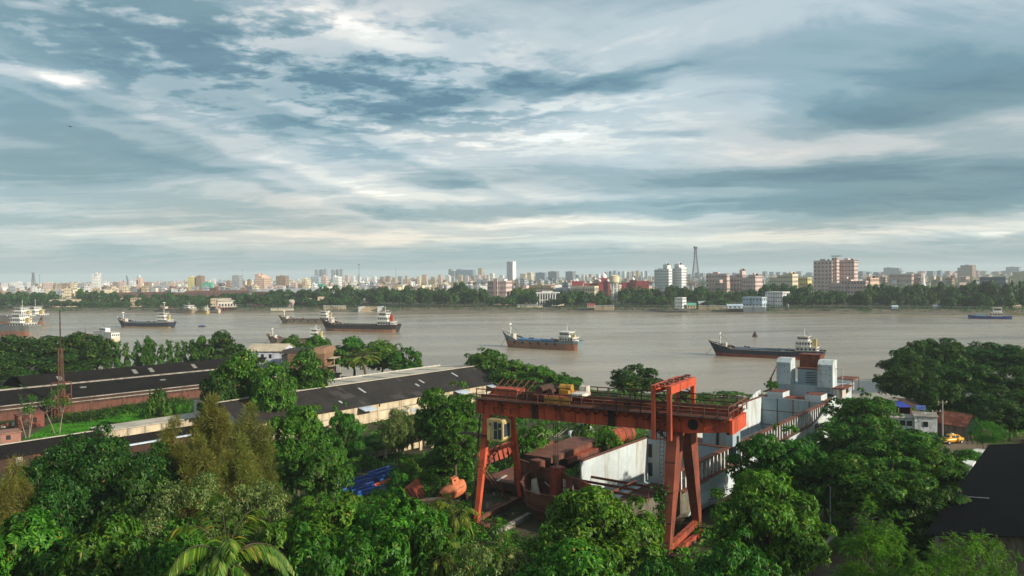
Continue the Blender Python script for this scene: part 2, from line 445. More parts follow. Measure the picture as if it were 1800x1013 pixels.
# ------------------------------------------------------------------ ground, river
GZ = 2.5
NEAR_SHORE = [(-3000, 1000), (-300, 300), (-133, 262), (-60, 252), (0, 226), (40, 205), (70, 193), (110, 190), (300, 170), (1200, -60), (3000, -620)]
FAR_SHORE = [(-6000, 2330), (-514, 791), (-240, 739), (0, 692), (200, 615), (355, 547), (3000, -190), (6000, -1030)]
def ground_mat():
    mat = bpy.data.materials.new('yard_ground'); t = NT(mat); c = t.coord('Object')
    a = t.noise(c, .035, 8, .62); b = t.noise(c, .6, 6, .65)
    col = t.ramp(a, [(.38, (.035, .050, .016)), (.5, (.055, .048, .028)), (.62, (.085, .066, .045))])
    col = t.mix(t.rng(b, .45, .7, 0, .6), col, (.028, .040, .014))
    t.base(col); t.b.inputs['Roughness'].default_value = .95; t.b.inputs['Specular IOR Level'].default_value = .1
    t.bump(b, .6, .2)
    return mat
def land_mat():
    mat = bpy.data.materials.new('far_land'); t = NT(mat); c = t.coord('Object')
    a = t.noise(c, .006, 8, .65); b = t.noise(c, .05, 5, .6)
    col = t.ramp(a, [(.38, (.030, .045, .018)), (.55, (.05, .055, .03)), (.66, (.11, .095, .075))])
    col = t.mix(t.rng(b, .5, .7, 0, .5), col, (.022, .035, .014))
    t.base(col); t.b.inputs['Roughness'].default_value = .95; t.b.inputs['Specular IOR Level'].default_value = .1
    return mat
def mud_mat():
    mat = bpy.data.materials.new('mud_bank'); t = NT(mat); c = t.coord('Object')
    a = t.noise(c, .05, 6, .65); b = t.noise(c, .4, 5, .6)
    col = t.ramp(a, [(.4, (.085, .072, .048)), (.52, (.12, .10, .07)), (.62, (.05, .065, .022))])
    t.base(col); t.b.inputs['Roughness'].default_value = .8; t.bump(b, .5, .3)
    return mat
def water_mat():
    mat = bpy.data.materials.new('river_water'); t = NT(mat)
    c = t.coord('Object', (1, 2.2, 1)); c2 = t.coord('Object', (.3, 1, 1))
    big = t.noise(t.coord('Object', (.35, 1.6, 1)), .018, 5, .55)
    col = t.ramp(big, [(.35, (.205, .165, .115)), (.5, (.262, .216, .155)), (.65, (.312, .264, .195))])
    t.base(col)
    rr = t.noise(c2, .035, 4, .6)
    t.L.new(t.rng(rr, .35, .65, .15, .34), t.b.inputs['Roughness'])
    t.b.inputs['IOR'].default_value = 1.33
    t.b.inputs['Specular IOR Level'].default_value = .4
    n1 = t.noise(c, .55, 6, .62); n2 = t.noise(c, .12, 4, .55)
    ad = t.nd('ShaderNodeMath', operation='ADD'); t.L.new(n1, ad.inputs[0]); t.L.new(n2, ad.inputs[1])
    t.bump(ad.outputs[0], .34, .5)
    return mat
_mud = mud_mat()
def shore_sheet(name, pts, inland, mat):
    """land sheet: flat ground inland, a mud slope down into the river"""
    mb = MB()
    out = [Vector((x, y, 0)) for x, y in pts]
    nrm = []
    for i in range(len(out)):
        a = out[max(0, i - 1)]; b = out[min(len(out) - 1, i + 1)]
        d = (b - a).normalized(); n = Vector((-d.y, d.x, 0)) * inland
        nrm.append(n)
    prof = [(-6, -2.0, 1), (0, 0.05, 1), (5, .9, 1), (9, 1.4, 1), (13, GZ if inland < 0 else 3.6, 1)]
    secs = []
    for p, n in zip(out, nrm):
        secs.append([p + n * o + Vector((0, 0, z)) for o, z, _ in prof])
    mb.loft(secs, 0)
    secs2 = []
    for p, n in zip(out, nrm):
        q = p + n * 13; q.z = prof[-1][1]
        secs2.append([q, Vector((q.x, -900 if inland < 0 else 9000, q.z))])
    mb.loft(secs2, 1)
    return tag(mb.build(name, [_mud, mat]), kind='structure')
_gm = ground_mat()
shore_sheet('ground', NEAR_SHORE, -1, _gm)
shore_sheet('far_bank_ground', FAR_SHORE, 1, land_mat())
mb = MB(); mb.face([(-6500, -1400, 0), (6500, -1400, 0), (6500, 2700, 0), (-6500, 2700, 0)])
tag(mb.build('river_water', water_mat()), kind='structure')

# haze: the air over the river and the city
hz = bpy.data.materials.new('haze_air'); hz.use_nodes = True
nt = hz.node_tree; nt.nodes.clear()
pv = nt.nodes.new('ShaderNodeVolumePrincipled'); ho = nt.nodes.new('ShaderNodeOutputMaterial')
pv.inputs['Color'].default_value = (.80, .90, .95, 1); pv.inputs['Density'].default_value = 0.00012
pv.inputs['Anisotropy'].default_value = 0.0
nt.links.new(pv.outputs[0], ho.inputs['Volume'])
if USE_HAZE:
    mb = MB(); mb.box(-6800, 6800, -1700, 9400, -3.5, 92)
    tag(mb.build('haze', hz), kind='stuff')

# ------------------------------------------------------------------ yard axes
AX = Vector((.609, .793, 0)); RX = Vector((.793, -.609, 0)); UZ = Vector((0, 0, 1))
def AZ_of(v): return math.atan2(v.y, v.x)
KEEP = []   # (origin, axis, length, right-min, right-max) rectangles without undergrowth
def keep(o, a, s0, s1, t0, t1):
    a = Vector(a).normalized(); KEEP.append((Vector((o[0], o[1], 0)), a, Vector((a.y, -a.x, 0)), s0, s1, t0, t1))

def roof_frame(o, a):
    a = Vector(a).normalized(); r = Vector((a.y, -a.x, 0)); o = Vector((o[0], o[1], 0))
    return lambda s, t, z: o + a * s + r * t + UZ * z
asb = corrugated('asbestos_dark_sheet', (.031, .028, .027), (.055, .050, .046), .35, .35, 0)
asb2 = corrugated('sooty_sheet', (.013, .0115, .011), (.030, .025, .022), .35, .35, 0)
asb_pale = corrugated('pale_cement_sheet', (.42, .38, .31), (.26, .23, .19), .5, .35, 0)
fibre = plain('translucent_sheet', (.36, .37, .36), .4)
fibre_d = plain('grimy_translucent_sheet', (.19, .18, .16), .5)

# ---- long shed with the dark near slope
def long_shed():
    o = at(385, 708, 9.5); e = at(842, 643, 9.5)
    a = (e - o); Ln = a.length; a.normalize(); r = Vector((a.y, -a.x, 0))
    t = thing('long_shed', 'long dark-roofed shed with pale rear roof and cream wall', 'shed', (o.x, o.y, GZ), math.atan2(a.y, a.x))
    W = roof_frame(o, a)
    keep(o, a, -3, Ln + 2, -13, 10)
    th = .14
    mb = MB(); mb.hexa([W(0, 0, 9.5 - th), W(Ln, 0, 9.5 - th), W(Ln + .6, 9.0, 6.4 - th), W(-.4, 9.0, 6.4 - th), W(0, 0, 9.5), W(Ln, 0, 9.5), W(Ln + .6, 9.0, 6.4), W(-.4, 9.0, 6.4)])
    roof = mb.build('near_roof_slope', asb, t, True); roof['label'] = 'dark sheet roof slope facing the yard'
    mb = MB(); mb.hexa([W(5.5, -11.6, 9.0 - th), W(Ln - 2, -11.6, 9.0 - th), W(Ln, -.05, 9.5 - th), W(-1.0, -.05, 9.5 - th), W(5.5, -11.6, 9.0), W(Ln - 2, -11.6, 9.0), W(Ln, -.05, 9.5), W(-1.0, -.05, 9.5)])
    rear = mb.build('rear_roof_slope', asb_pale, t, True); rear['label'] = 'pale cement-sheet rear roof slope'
    mb = MB(); mb.bar(W(-.4, 0, 9.62), W(Ln, 0, 9.62), .5, .12); mb.build('ridge_cap', asb_pale, t, True)
    mb = MB(); mb.bar(W(5.2, -11.7, 9.08), W(Ln - 2, -11.7, 9.08), .35, .25); mb.build('rear_gutter', M['offwhite'], t, True)
    # skylight sheets
    for s in (16, 24, 32.5, 41, 49, 58, 66):
        mb = MB(); mb.hexa([W(s, -9.8, 9.105), W(s + 1.1, -9.8, 9.105), W(s + 1.1, -2.0, 9.435), W(s, -2.0, 9.435), W(s, -9.8, 9.14), W(s + 1.1, -9.8, 9.14), W(s + 1.1, -2, 9.47), W(s, -2, 9.47)])
        mb.build('skylight_sheet', fibre_d, t, True)
    for s, t0, t1 in ((8, 2, 3.6), (10.5, 3.0, 3.6), (30, 2.2, 4.4), (44.5, 4.0, 5.2), (47, 2.6, 4.2), (58.5, 1.6, 3.6), (22, 6.0, 7.0)):
        za = lambda q: 9.5 - 3.1 * q / 9.0
        mb = MB(); mb.hexa([W(s, t0, za(t0) + .03), W(s + .5, t0, za(t0) + .03), W(s + .5, t1, za(t1) + .03), W(s, t1, za(t1) + .03), W(s, t0, za(t0) + .07), W(s + .5, t0, za(t0) + .07), W(s + .5, t1, za(t1) + .07), W(s, t1, za(t1) + .07)])
        mb.build('skylight_sheet', fibre, t, True)
    pm = [asb_pale, corrugated('grey_replacement_sheet', (.050, .046, .043), (.07, .064, .06), .4, .35, 0), corrugated('brown_old_sheet', (.038, .029, .025), (.05, .04, .034), .4, .35, 0)]
    for k in range(26):
        s = random.uniform(1, Ln - 2); row = random.randrange(5); t0 = .1 + row * 1.75; t1 = t0 + 1.8; w_ = random.choice((1.05, 1.05, 2.1, 3.15)); za = lambda q: 9.5 - 3.1 * q / 9.0
        mb = MB(); e_ = .015 + .004 * (k % 4); mb.hexa([W(s, t0, za(t0) - .01), W(s + w_, t0, za(t0) - .01), W(s + w_, t1, za(t1) - .01), W(s, t1, za(t1) - .01), W(s, t0, za(t0) + e_), W(s + w_, t0, za(t0) + e_), W(s + w_, t1, za(t1) + e_), W(s, t1, za(t1) + e_)]); mb.build('replaced_sheet', pm[1 + k % 2], t, True)
    wall = MB(); wall.obox(W(1, 8.0, GZ), a * (Ln - 2), r * .3, UZ * 4.05); wo = wall.build('front_wall', M['cream'], t, True)
    mb = MB(); mb.prism([W(1, 8.0, GZ), W(1, -11, GZ), W(1, -11, 8.75), W(1, 0, 9.3), W(1, 8.0, 6.5)], a * .3); mb.build('end_wall', M['offwhite'], t, True)
    mb = MB(); mb.prism([W(Ln - 1.3, 8.0, GZ), W(Ln - 1.3, -11, GZ), W(Ln - 1.3, -11, 8.75), W(Ln - 1.3, 0, 9.3), W(Ln - 1.3, 8.0, 6.5)], a * .3); mb.build('end_wall', M['offwhite'], t, True)
    mb = MB(); mb.obox(W(1, -11.0, GZ), a * (Ln - 2), r * .3, UZ * 6.2); mb.build('rear_wall', M['offwhite'], t, True)
    # pilasters, band course and round vents on the cream wall
    for s in range(6, int(Ln) - 3, 6):
        mb = MB(); mb.obox(W(s, 8.3, GZ), a * .35, r * .12, UZ * 3.9); mb.build('pilaster', M['cream'], t, True)
    mb = MB(); mb.obox(W(1, 8.3, 4.55), a * (Ln - 2), r * .1, UZ * .16); mb.build('band_course', M['concrete'], t, True)
    for s in (30.5, 42.5, 49, 55):
        mb = MB(); mb.tube(W(s, 8.2, 5.7), W(s, 8.38, 5.7), .3, n=12); mb.build('round_vent', M['dark'], t, True)
    for s in (36, 39):
        mb = MB(); mb.obox(W(s, 8.28, 3.0), a * 2.2, r * .06, UZ * .9); mb.build('grille', M['galv'], t, True)
    # pale canopy sheets over the wall openings
    for s, w in ((25, 3.2), (52.5, 3.4), (63.5, 6.0)):
        mb = MB(); mb.hexa([W(s, 8.3, 5.95), W(s + w, 8.3, 5.95), W(s + w, 10.6, 5.45), W(s, 10.6, 5.45), W(s, 8.3, 6.02), W(s + w, 8.3, 6.02), W(s + w, 10.6, 5.52), W(s, 10.6, 5.52)])
        mb.build('canopy', plain('pale_blue_sheet', (.45, .52, .60), .5), t, True)
long_shed()

# ---- sooty double-roofed mill shed on the left, brick front
def mill_shed():
    o = at(17, 663, 10); a = Vector((.70, .714, 0)).normalized(); r = Vector((a.y, -a.x, 0))
    t = thing('mill_shed', 'sooty double-roofed brick mill shed behind the lattice mast', 'shed', (o.x, o.y, GZ), math.atan2(a.y, a.x))
    W = roof_frame(o, a); keep(o, a, -40, 62, -8, 22)
    Ln = 58; th = .15; s0 = -34
    def slope(name, sa, sb, t0, z0, t1, z1, mat, lab=None):
        mb = MB(); mb.hexa([W(sa, t0, z0 - th), W(sb, t0, z0 - th), W(sb, t1, z1 - th), W(sa, t1, z1 - th), W(sa, t0, z0), W(sb, t0, z0), W(sb, t1, z1), W(sa, t1, z1)])
        p = mb.build(name, mat, t, True)
        if lab: p['label'] = lab
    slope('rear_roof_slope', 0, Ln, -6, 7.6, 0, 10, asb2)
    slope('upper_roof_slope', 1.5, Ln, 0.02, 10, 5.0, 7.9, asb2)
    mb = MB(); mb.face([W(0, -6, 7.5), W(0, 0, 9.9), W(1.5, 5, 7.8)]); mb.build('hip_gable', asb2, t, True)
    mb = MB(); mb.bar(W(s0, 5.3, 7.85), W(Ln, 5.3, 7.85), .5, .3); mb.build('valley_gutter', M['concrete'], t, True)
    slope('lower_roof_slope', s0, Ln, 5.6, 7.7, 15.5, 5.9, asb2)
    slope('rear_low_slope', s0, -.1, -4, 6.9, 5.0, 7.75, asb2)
    mb = MB(); mb.obox(W(s0, 15.0, GZ), a * (Ln - s0), r * .4, UZ * 1.7); mb.build('brick_front_wall', M['brick'], t, True)
    mb = MB(); mb.obox(W(s0, 15.02, GZ + 1.703), a * (Ln - s0), r * .36, UZ * 1.5); mb.build('dark_upper_wall', M['rust_dark'], t, True)  # upper part of the wall in a darker brown than the brick
    for z, d in ((5.55, .55), (4.75, .35)):
        mb = MB(); mb.obox(W(s0, 15.4, z), a * (Ln - s0), r * d * .6, UZ * .2); mb.build('cornice', M['concrete'], t, True)
    for s in range(-30, 56, 7):
        mb = MB(); mb.obox(W(s, 15.4, GZ), a * .6, r * .16, UZ * 2.2); mb.build('pilaster', M['brick'], t, True)
    mb = MB(); mb.obox(W(s0, -6, GZ), a * (Ln - s0), r * .3, UZ * 4.2); mb.build('rear_wall', M['brick'], t, True)
    for s in (9, 26, 30, 41):
        z = lambda q: 10 - 2.1 * q / 5.0
        mb = MB(); mb.hexa([W(s, 1.6, z(1.6) + .03), W(s + 1.0, 1.6, z(1.6) + .03), W(s + 1.0, 3.6, z(3.6) + .03), W(s, 3.6, z(3.6) + .03), W(s, 1.6, z(1.6) + .07), W(s + 1., 1.6, z(1.6) + .07), W(s + 1., 3.6, z(3.6) + .07), W(s, 3.6, z(3.6) + .07)])
        mb.build('skylight_sheet', fibre_d, t, True)
    for s, q in ((-20, 8), (-8, 7), (12, 8.5), (30, 9)):
        z = lambda q: 7.7 - 1.8 * (q - 5.6) / 9.9
        mb = MB(); mb.hexa([W(s, q, z(q) + .03), W(s + 1.3, q, z(q) + .03), W(s + 1.3, q + 1, z(q + 1) + .03), W(s, q + 1, z(q + 1) + .03), W(s, q, z(q) + .07), W(s + 1.3, q, z(q) + .07), W(s + 1.3, q + 1, z(q + 1) + .07), W(s, q + 1, z(q + 1) + .07)])
        mb.build('patch_sheet', fibre_d, t, True)
mill_shed()

# ---- low sheds on the left edge
def low_shed():
    o = at(0, 783, 6.0); e = at(320, 735, 6.0)
    a = (e - o); Ln = a.length; a.normalize(); r = Vector((a.y, -a.x, 0))
    W = roof_frame(o, a); keep(o, a, -12, Ln + 8, -7, 8)
    t = thing('low_shed', 'low dark-roofed shed with pale ridge and shuttered brick front, left edge', 'shed', (o.x, o.y, GZ), math.atan2(a.y, a.x))
    th = .12; s1 = Ln * .50
    def slab(name, sa, sb, t0, z0, t1, z1, mat):
        mb = MB(); mb.hexa([W(sa, t0, z0 - th), W(sb, t0, z0 - th), W(sb, t1, z1 - th), W(sa, t1, z1 - th), W(sa, t0, z0), W(sb, t0, z0), W(sb, t1, z1), W(sa, t1, z1)])
        return mb.build(name, mat, t, True)
    slab('roof_slope', -10, s1, .02, 6.0, 4.2, 4.7, asb2)
    slab('rear_roof_slope', -10, s1, -4.5, 5.0, 0, 6.0, asb_pale)
    mb = MB(); mb.bar(W(-10, 0, 6.08), W(s1, 0, 6.08), .35, .12); mb.build('ridge_cap', asb_pale, t, True)
    mb = MB(); mb.obox(W(-10, 3.6, GZ), a * (s1 + 10), r * .25, UZ * 2.3); mb.build('front_wall', M['rust_dark'], t, True)
    for i, s in enumerate((1, 3.4, 5.2, 7.0, 9.2)):
        mb = MB(); mb.obox(W(s, 3.84, 3.1), a * (1.3 if i % 2 else .9), r * .05, UZ * 1.3); mb.build('shutter', (M['concrete'], M['brick'], M['cream'])[i % 3], t, True)
    mb = MB(); mb.obox(W(-10, -4.4, GZ), a * (s1 + 10), r * .2, UZ * 2.4); mb.build('rear_wall', M['brick'], t, True)
    t2 = thing('clerestory_shed', 'pale flat-roofed shed with cream clerestory and dark lean-to beside the lawn', 'shed', (W(s1, 0, GZ)), math.atan2(a.y, a.x))
    t = t2
    slab('flat_roof', s1 + .1, Ln + 6, -4.2, 6.0, 2.2, 6.12, asb_pale)
    mb = MB(); mb.obox(W(s1 + .3, 1.7, 4.3), a * (Ln + 5 - s1), r * .25, UZ * 1.65); mb.build('clerestory_wall', M['cream'], t, True)
    mb = MB(); mb.obox(W(s1 + .1, -4, GZ), r * 6.0, a * .25, UZ * 3.35); mb.build('end_wall', M['brick'], t, True)
    mb = MB(); mb.obox(W(s1 + .3, -4.1, GZ), a * (Ln + 5 - s1), r * .25, UZ * 3.3); mb.build('rear_wall', M['brick'], t, True)
    for k in range(5):
        mb = MB(); mb.obox(W(s1 + 1 + k * 3.0, 1.95, 4.3), a * .25, r * .1, UZ * 1.6); mb.build('pilaster', M['concrete'], t, True)
    slab('lean_to_roof', s1 + .6, Ln + 6, 2.0, 4.7, 6.2, 3.9, asb2)
    mb = MB(); mb.bar(W(s1 + .6, 6.4, 3.9), W(Ln + 6, 6.4, 3.9), .5, .25); mb.build('gutter', plain('pale_blue_sheet', (.45, .52, .60), .5), t, True)
    mb = MB(); mb.obox(W(s1 + .6, 5.9, GZ), a * (Ln + 5 - s1), r * .2, UZ * 1.3); mb.build('lean_to_wall', M['rust_dark'], t, True)
low_shed()

# ---- big black roof, lower right
def black_shed():
    E0 = at(1625, 940, 9); a = (at(1738, 782, 9) - E0).normalized(); r = Vector((a.y, -a.x, 0))
    Ln = (at(1738, 782, 9) - E0).length
    W = roof_frame(E0, a); keep(E0, a, -3, Ln + 6, -1, 26)
    t = thing('black_roofed_shed', 'large shed with black corrugated roof at the lower right corner', 'shed', (E0.x, E0.y, GZ), math.atan2(a.y, a.x))
    bl = corrugated('black_sheet_roof', (.0045, .0045, .0055), (.010, .010, .011), .3, .30, 0)
    th = .15
    for k in range(9):   # roof sheets in rows up the slope, each lapping the next
        t0, t1 = k * 1.65, k * 1.65 + 1.75
        z = lambda q: 9 + 2.3 * q / 14.0
        mb = MB(); mb.hexa([W(0, t0, z(t0) - .02), W(Ln, t0, z(t0) - .02), W(Ln, t1, z(t1) - .05), W(0, t1, z(t1) - .05), W(0, t0, z(t0) + .025), W(Ln, t0, z(t0) + .025), W(Ln, t1, z(t1)), W(0, t1, z(t1))])
        mb.build('roof_sheet', bl, t, True)
    mb = MB(); mb.hexa([W(0, 14.9, 11.4), W(Ln, 14.9, 11.4), W(Ln, 28, 9.0), W(0, 28, 9.0), W(0, 14.9, 11.5), W(Ln, 14.9, 11.5), W(Ln, 28, 9.1), W(0, 28, 9.1)]); mb.build('far_roof_slope', bl, t, True)
    mb = MB(); mb.obox(W(.6, .7, GZ), a * (Ln - 1.2), r * .3, UZ * 6.4); mb.build('side_wall', M['concrete'], t, True)
    mb = MB(); mb.prism([W(.7, .7, GZ), W(.7, 27, GZ), W(.7, 27, 8.9), W(.7, 14.5, 11.1), W(.7, .7, 8.9)], a * .3); mb.build('gable_wall', weathered('stained_brown_wall', (.20, .155, .11), (.08, .06, .045), .6, .3, .9), t, True)
    mb = MB(); mb.prism([W(Ln - 1, .7, GZ), W(Ln - 1, 27, GZ), W(Ln - 1, 27, 8.9), W(Ln - 1, 14.5, 11.1), W(Ln - 1, .7, 8.9)], a * .3); mb.build('gable_wall', M['concrete'], t, True)
    for s, q in ((4.2, 9.0), (1.8, 8.0)):
        z = lambda q: 9 + 2.3 * q / 14.0
        mb = MB(); mb.hexa([W(s, q, z(q) + .1), W(s + .28, q, z(q) + .1), W(s + .28, q + 3, z(q + 3) + .1), W(s, q + 3, z(q + 3) + .1), W(s, q, z(q) + .13), W(s + .28, q, z(q) + .13), W(s + .28, q + 3, z(q + 3) + .13), W(s, q + 3, z(q + 3) + .13)])
        mb.build('skylight_sheet', fibre, t, True)
    mb = MB(); q = 1.2; z = lambda q: 9 + 2.3 * q / 14.0
    mb.bar(W(14, .8, z(.8) + .12), W(13.2, 3.4, z(3.4) + .12), .1, .05); mb.build('patch_strip', M['galv'], t, True)
black_shed()

# ---- white shed and brown stepped building near the river
def riverside_pair():
    p = at(434, 640, GZ); D = 232
    a = Vector((1, -.12, 0)).normalized(); b = Vector((.12, 1, 0)).normalized()
    o = atD(434, 620, D); o = Vector((o.x, o.y, 0))
    t = thing('white_shed', 'white-walled shed with pale gable roof left of the brown stepped block', 'shed', (o.x, o.y, GZ), math.atan2(a.y, a.x))
    wl = 11.2; dp = 9; ze = 10.4; zr = 12.2
    W = lambda s, q, z: o + a * s + b * q + UZ * z
    wm = weathered('white_blue_wall', (.50, .52, .58), (.22, .2, .2), .4, .3, .9)
    mb = MB(); mb.obox(W(0, 0, GZ), a * wl, b * .3, UZ * (ze - GZ)); mb.build('front_wall', wm, t, True)
    mb = MB(); mb.prism([W(0, 0, GZ), W(0, dp, GZ), W(0, dp, ze), W(0, dp / 2, zr - .15), W(0, 0, ze)], a * .3); mb.build('gable_wall', wm, t, True)
    mb = MB(); mb.prism([W(wl - .3, 0, GZ), W(wl - .3, dp, GZ), W(wl - .3, dp, ze), W(wl - .3, dp / 2, zr - .15), W(wl - .3, 0, ze)], a * .3); mb.build('gable_wall', wm, t, True)
    mb = MB(); mb.obox(W(0, dp - .3, GZ), a * wl, b * .3, UZ * (ze - GZ)); mb.build('rear_wall', wm, t, True)
    pm = weathered('pale_tan_roof', (.42, .36, .26), (.28, .24, .18), .4, .3, .9)
    for n_, q0, q1, z0, z1 in (('front_roof_slope', -.5, dp / 2, ze, zr), ('rear_roof_slope', dp / 2 + .01, dp + .5, zr, ze)):
        mb = MB(); mb.hexa([W(-.4, q0, z0), W(wl + .2, q0, z0), W(wl + .2, q1, z1), W(-.4, q1, z1), W(-.4, q0, z0 + .15), W(wl + .2, q0, z0 + .15), W(wl + .2, q1, z1 + .15), W(-.4, q1, z1 + .15)]); mb.build(n_, pm, t, True)
    for s in (1.8, 4.4, 6.8):
        mb = MB(); mb.obox(W(s, -.06, 8.4), a * .8, b * .05, UZ * 1.2); mb.build('window', M['dark'], t, True)
    mb = MB(); mb.hexa([W(3.6, -3, 7.4), W(6.2, -3, 7.4), W(6.2, -.05, 8.6), W(3.6, -.05, 8.6), W(3.6, -3, 7.5), W(6.2, -3, 7.5), W(6.2, -.05, 8.7), W(3.6, -.05, 8.7)]); mb.build('lean_to_roof', asb2, t, True)
    # brown block with overhanging storeys
    o2 = atD(495, 640, 218); o2 = Vector((o2.x, o2.y, 0)); W = lambda s, q, z: o2 + a * s + b * q + UZ * z
    t = thing('brown_stepped_block', 'brown block with overhanging storeys and dark mansard roof by the palm', 'building', (o2.x, o2.y, GZ), math.atan2(a.y, a.x))
    br = weathered('brown_plaster', (.22, .13, .075), (.11, .07, .05), .45, .4, .9); dk = weathered('dark_felt_roof', (.035, .028, .024), (.06, .045, .035), .4, .4, .9)
    mb = MB(); mb.obox(W(0, 0, GZ), a * 2.2, b * 9, UZ * 8.2); mb.build('grey_side_bay', M['concrete'], t, True)
    for k, (z0, z1, ov) in enumerate(((GZ, 5.1, 0), (5.15, 7.3, .5), (7.35, 9.4, .8), (9.45, 11.0, 1.0))):
        mb = MB(); mb.hexa([W(2.21, -ov, z0), W(12.2 + ov * .3, -ov, z0), W(12.2 + ov * .3, 9, z0), W(2.21, 9, z0), W(2.21, -ov - .25, z1), W(12.5 + ov * .3, -ov - .25, z1), W(12.5 + ov * .3, 9, z1), W(2.21, 9, z1)])
        mb.build('storey', br, t, True)
    mb = MB(); mb.hexa([W(-.3, -1.1, 11.03), W(9, -1.1, 11.03), W(9, 9.3, 11.03), W(-.3, 9.3, 11.03), W(.3, .5, 12.0), W(8.6, .5, 12.0), W(8.6, 8, 12.0), W(.3, 8, 12.0)]); mb.build('dark_roof', dk, t, True)
    mb = MB(); mb.hexa([W(9.02, -1.3, 11.03), W(12.8, -1.3, 11.03), W(12.8, 9.3, 11.03), W(9.02, 9.3, 11.03), W(9.4, .4, 12.6), W(12.2, .4, 12.6), W(12.2, 8, 12.6), W(9.4, 8, 12.6)]); mb.build('mansard_roof', br, t, True)
    mb = MB()
    for z in (5.0, 7.3, 9.5): mb.obox(W(13.0, .5, z), a * 2, b * 5, UZ * .15)
    for q in (.6, 5.3): mb.obox(W(14.8, q, GZ), a * .15, b * .15, UZ * 7.2)
    mb.build('stair_landing', M['cream'], t, True)
    mb = MB(); mb.hexa([W(12.5, -4.2, 5.0), W(17.5, -4.2, 5.0), W(17.5, -.6, 5.7), W(12.5, -.6, 5.7), W(12.5, -4.2, 5.15), W(17.5, -4.2, 5.15), W(17.5, -.6, 5.85), W(12.5, -.6, 5.85)]); mb.build('porch_roof', dk, t, True)
    mb = MB(); mb.obox(W(13, -3.9, GZ), a * 4, b * .2, UZ * 2.4); mb.build('porch_wall', M['concrete'], t, True)
riverside_pair()

# ---- lattice mast at the left
def lattice_mast():
    D = 168; top = atD(105, 545, D); o = Vector((top.x, top.y, GZ))
    t = thing('lattice_mast', 'thin lattice mast with rusty base cage above the mill shed roof', 'mast', o)
    z1 = atD(105, 612, D).z - GZ; z2 = top.z - GZ; zb = atD(105, 672, D).z - GZ
    for sx, sy in ((-1, -1), (1, -1), (1, 1), (-1, 1)):
        mb = MB(); mb.bar((sx * .48, sy * .48, 0), (sx * .28, sy * .28, z1), .1); mb.build('leg', M['mast_red'], t)
    mb = MB(); n = 11
    for k in range(n):
        za, zb_ = z1 * k / n, z1 * (k + 1) / n
        ra, rb = .48 - .2 * k / n, .48 - .2 * (k + 1) / n
        for (ax_, ay_), (bx_, by_) in (((-1, -1), (1, -1)), ((1, -1), (1, 1)), ((1, 1), (-1, 1)), ((-1, 1), (-1, -1))):
            mb.bar((ax_ * ra, ay_ * ra, za), (bx_ * rb, by_ * rb, zb_), .06); mb.bar((ax_ * rb, ay_ * rb, zb_), (bx_ * rb, by_ * rb, zb_), .06)
    mb.build('lattice_bracing', M['mast_red'], t)
    mb = MB(); mb.tube((0, 0, z1 - 1), (0, 0, z2), .16, .10, 8); mb.build('pole', M['rust_dark'], t)
    mb = MB()
    for sx in (-1.35, 0, 1.35):
        for sy in (-1.35, 1.35): mb.bar((sx, sy, 0), (sx, sy, zb), .14)
    for z in (zb * .3, zb * .65, zb): mb.box(-1.45, 1.45, -1.45, -1.3, z - .1, z); mb.box(-1.45, 1.45, 1.3, 1.45, z - .1, z); mb.box(-1.45, -1.3, -1.3, 1.3, z - .1, z); mb.box(1.3, 1.45, -1.3, 1.3, z - .1, z)
    mb.build('base_cage', M['rust'], t)
    mb = MB(); mb.box(-1.05, 1.05, -1.05, 1.05, .2, zb * .62); mb.build('tank', M['rust'], t)
lattice_mast()

# ---- brick huts by the lawn
def brick_hut(px, py, w, d, h, label, mat, rz=.72, roofm=None):
    o = at(px, py, GZ); t = thing('brick_hut', label, 'hut', o, rz)
    mb = MB(); mb.box(-w / 2, w / 2, -d / 2, d / 2, 0, h); wl = mb.build('wall', mat, t)
    mb = MB(); mb.box(-w / 2 - .2, w / 2 + .2, -d / 2 - .2, d / 2 + .2, h + .003, h + .16); mb.build('roof_slab', roofm or mat, t)
    mb = MB(); mb.box(.3, 1.0, -d / 2 - .03, -d / 2 - .003, 1.1, 1.9); mb.build('window', M['dark'], t)
    mb = MB(); mb.box(-1.2, -.5, -d / 2 - .03, -d / 2 - .003, .05, 1.9); mb.build('door', M['wood'], t)
    keep((o.x, o.y), (math.cos(rz), math.sin(rz), 0), -w / 2 - .5, w / 2 + .5, -d / 2 - .5, d / 2 + .5)
redm = weathered('red_painted_brick', (.17, .055, .038), (.17, .06, .04), .4, .6, .85)
pkm = weathered('pink_plaster', (.26, .13, .095), (.25, .12, .08), .4, .5, .85)
brick_hut(52, 750, 4.6, 3.6, 2.6, 'small red brick hut at the end of the lawn, left', redm)
brick_hut(4, 782, 5.2, 4, 2.2, 'pink plaster hut cut by the left edge', pkm)
mb = MB(); p = at(24, 742, 0); 
t = thing('rubble_heap', 'heap of red bricks and junk between the two huts', 'rubble', at(16, 752, GZ))
for k in range(26):
    q = Vector((random.uniform(-2.2, 2.2), random.uniform(-1.5, 1.5), 0)); s = random.uniform(.15, .5)
    h = max(0, .9 - q.length * .35)
    b = MB(); b.obox(q + UZ * h * random.random(), Vector((s, s * .3, .1)), Vector((-s * .3, s, .05)), UZ * s * .6); b.build('brick_lump', random.choice([redm, M['brick'], M['rust_red'], M['offwhite']]), t)
# lawn strip: tufted grass is added with the plants

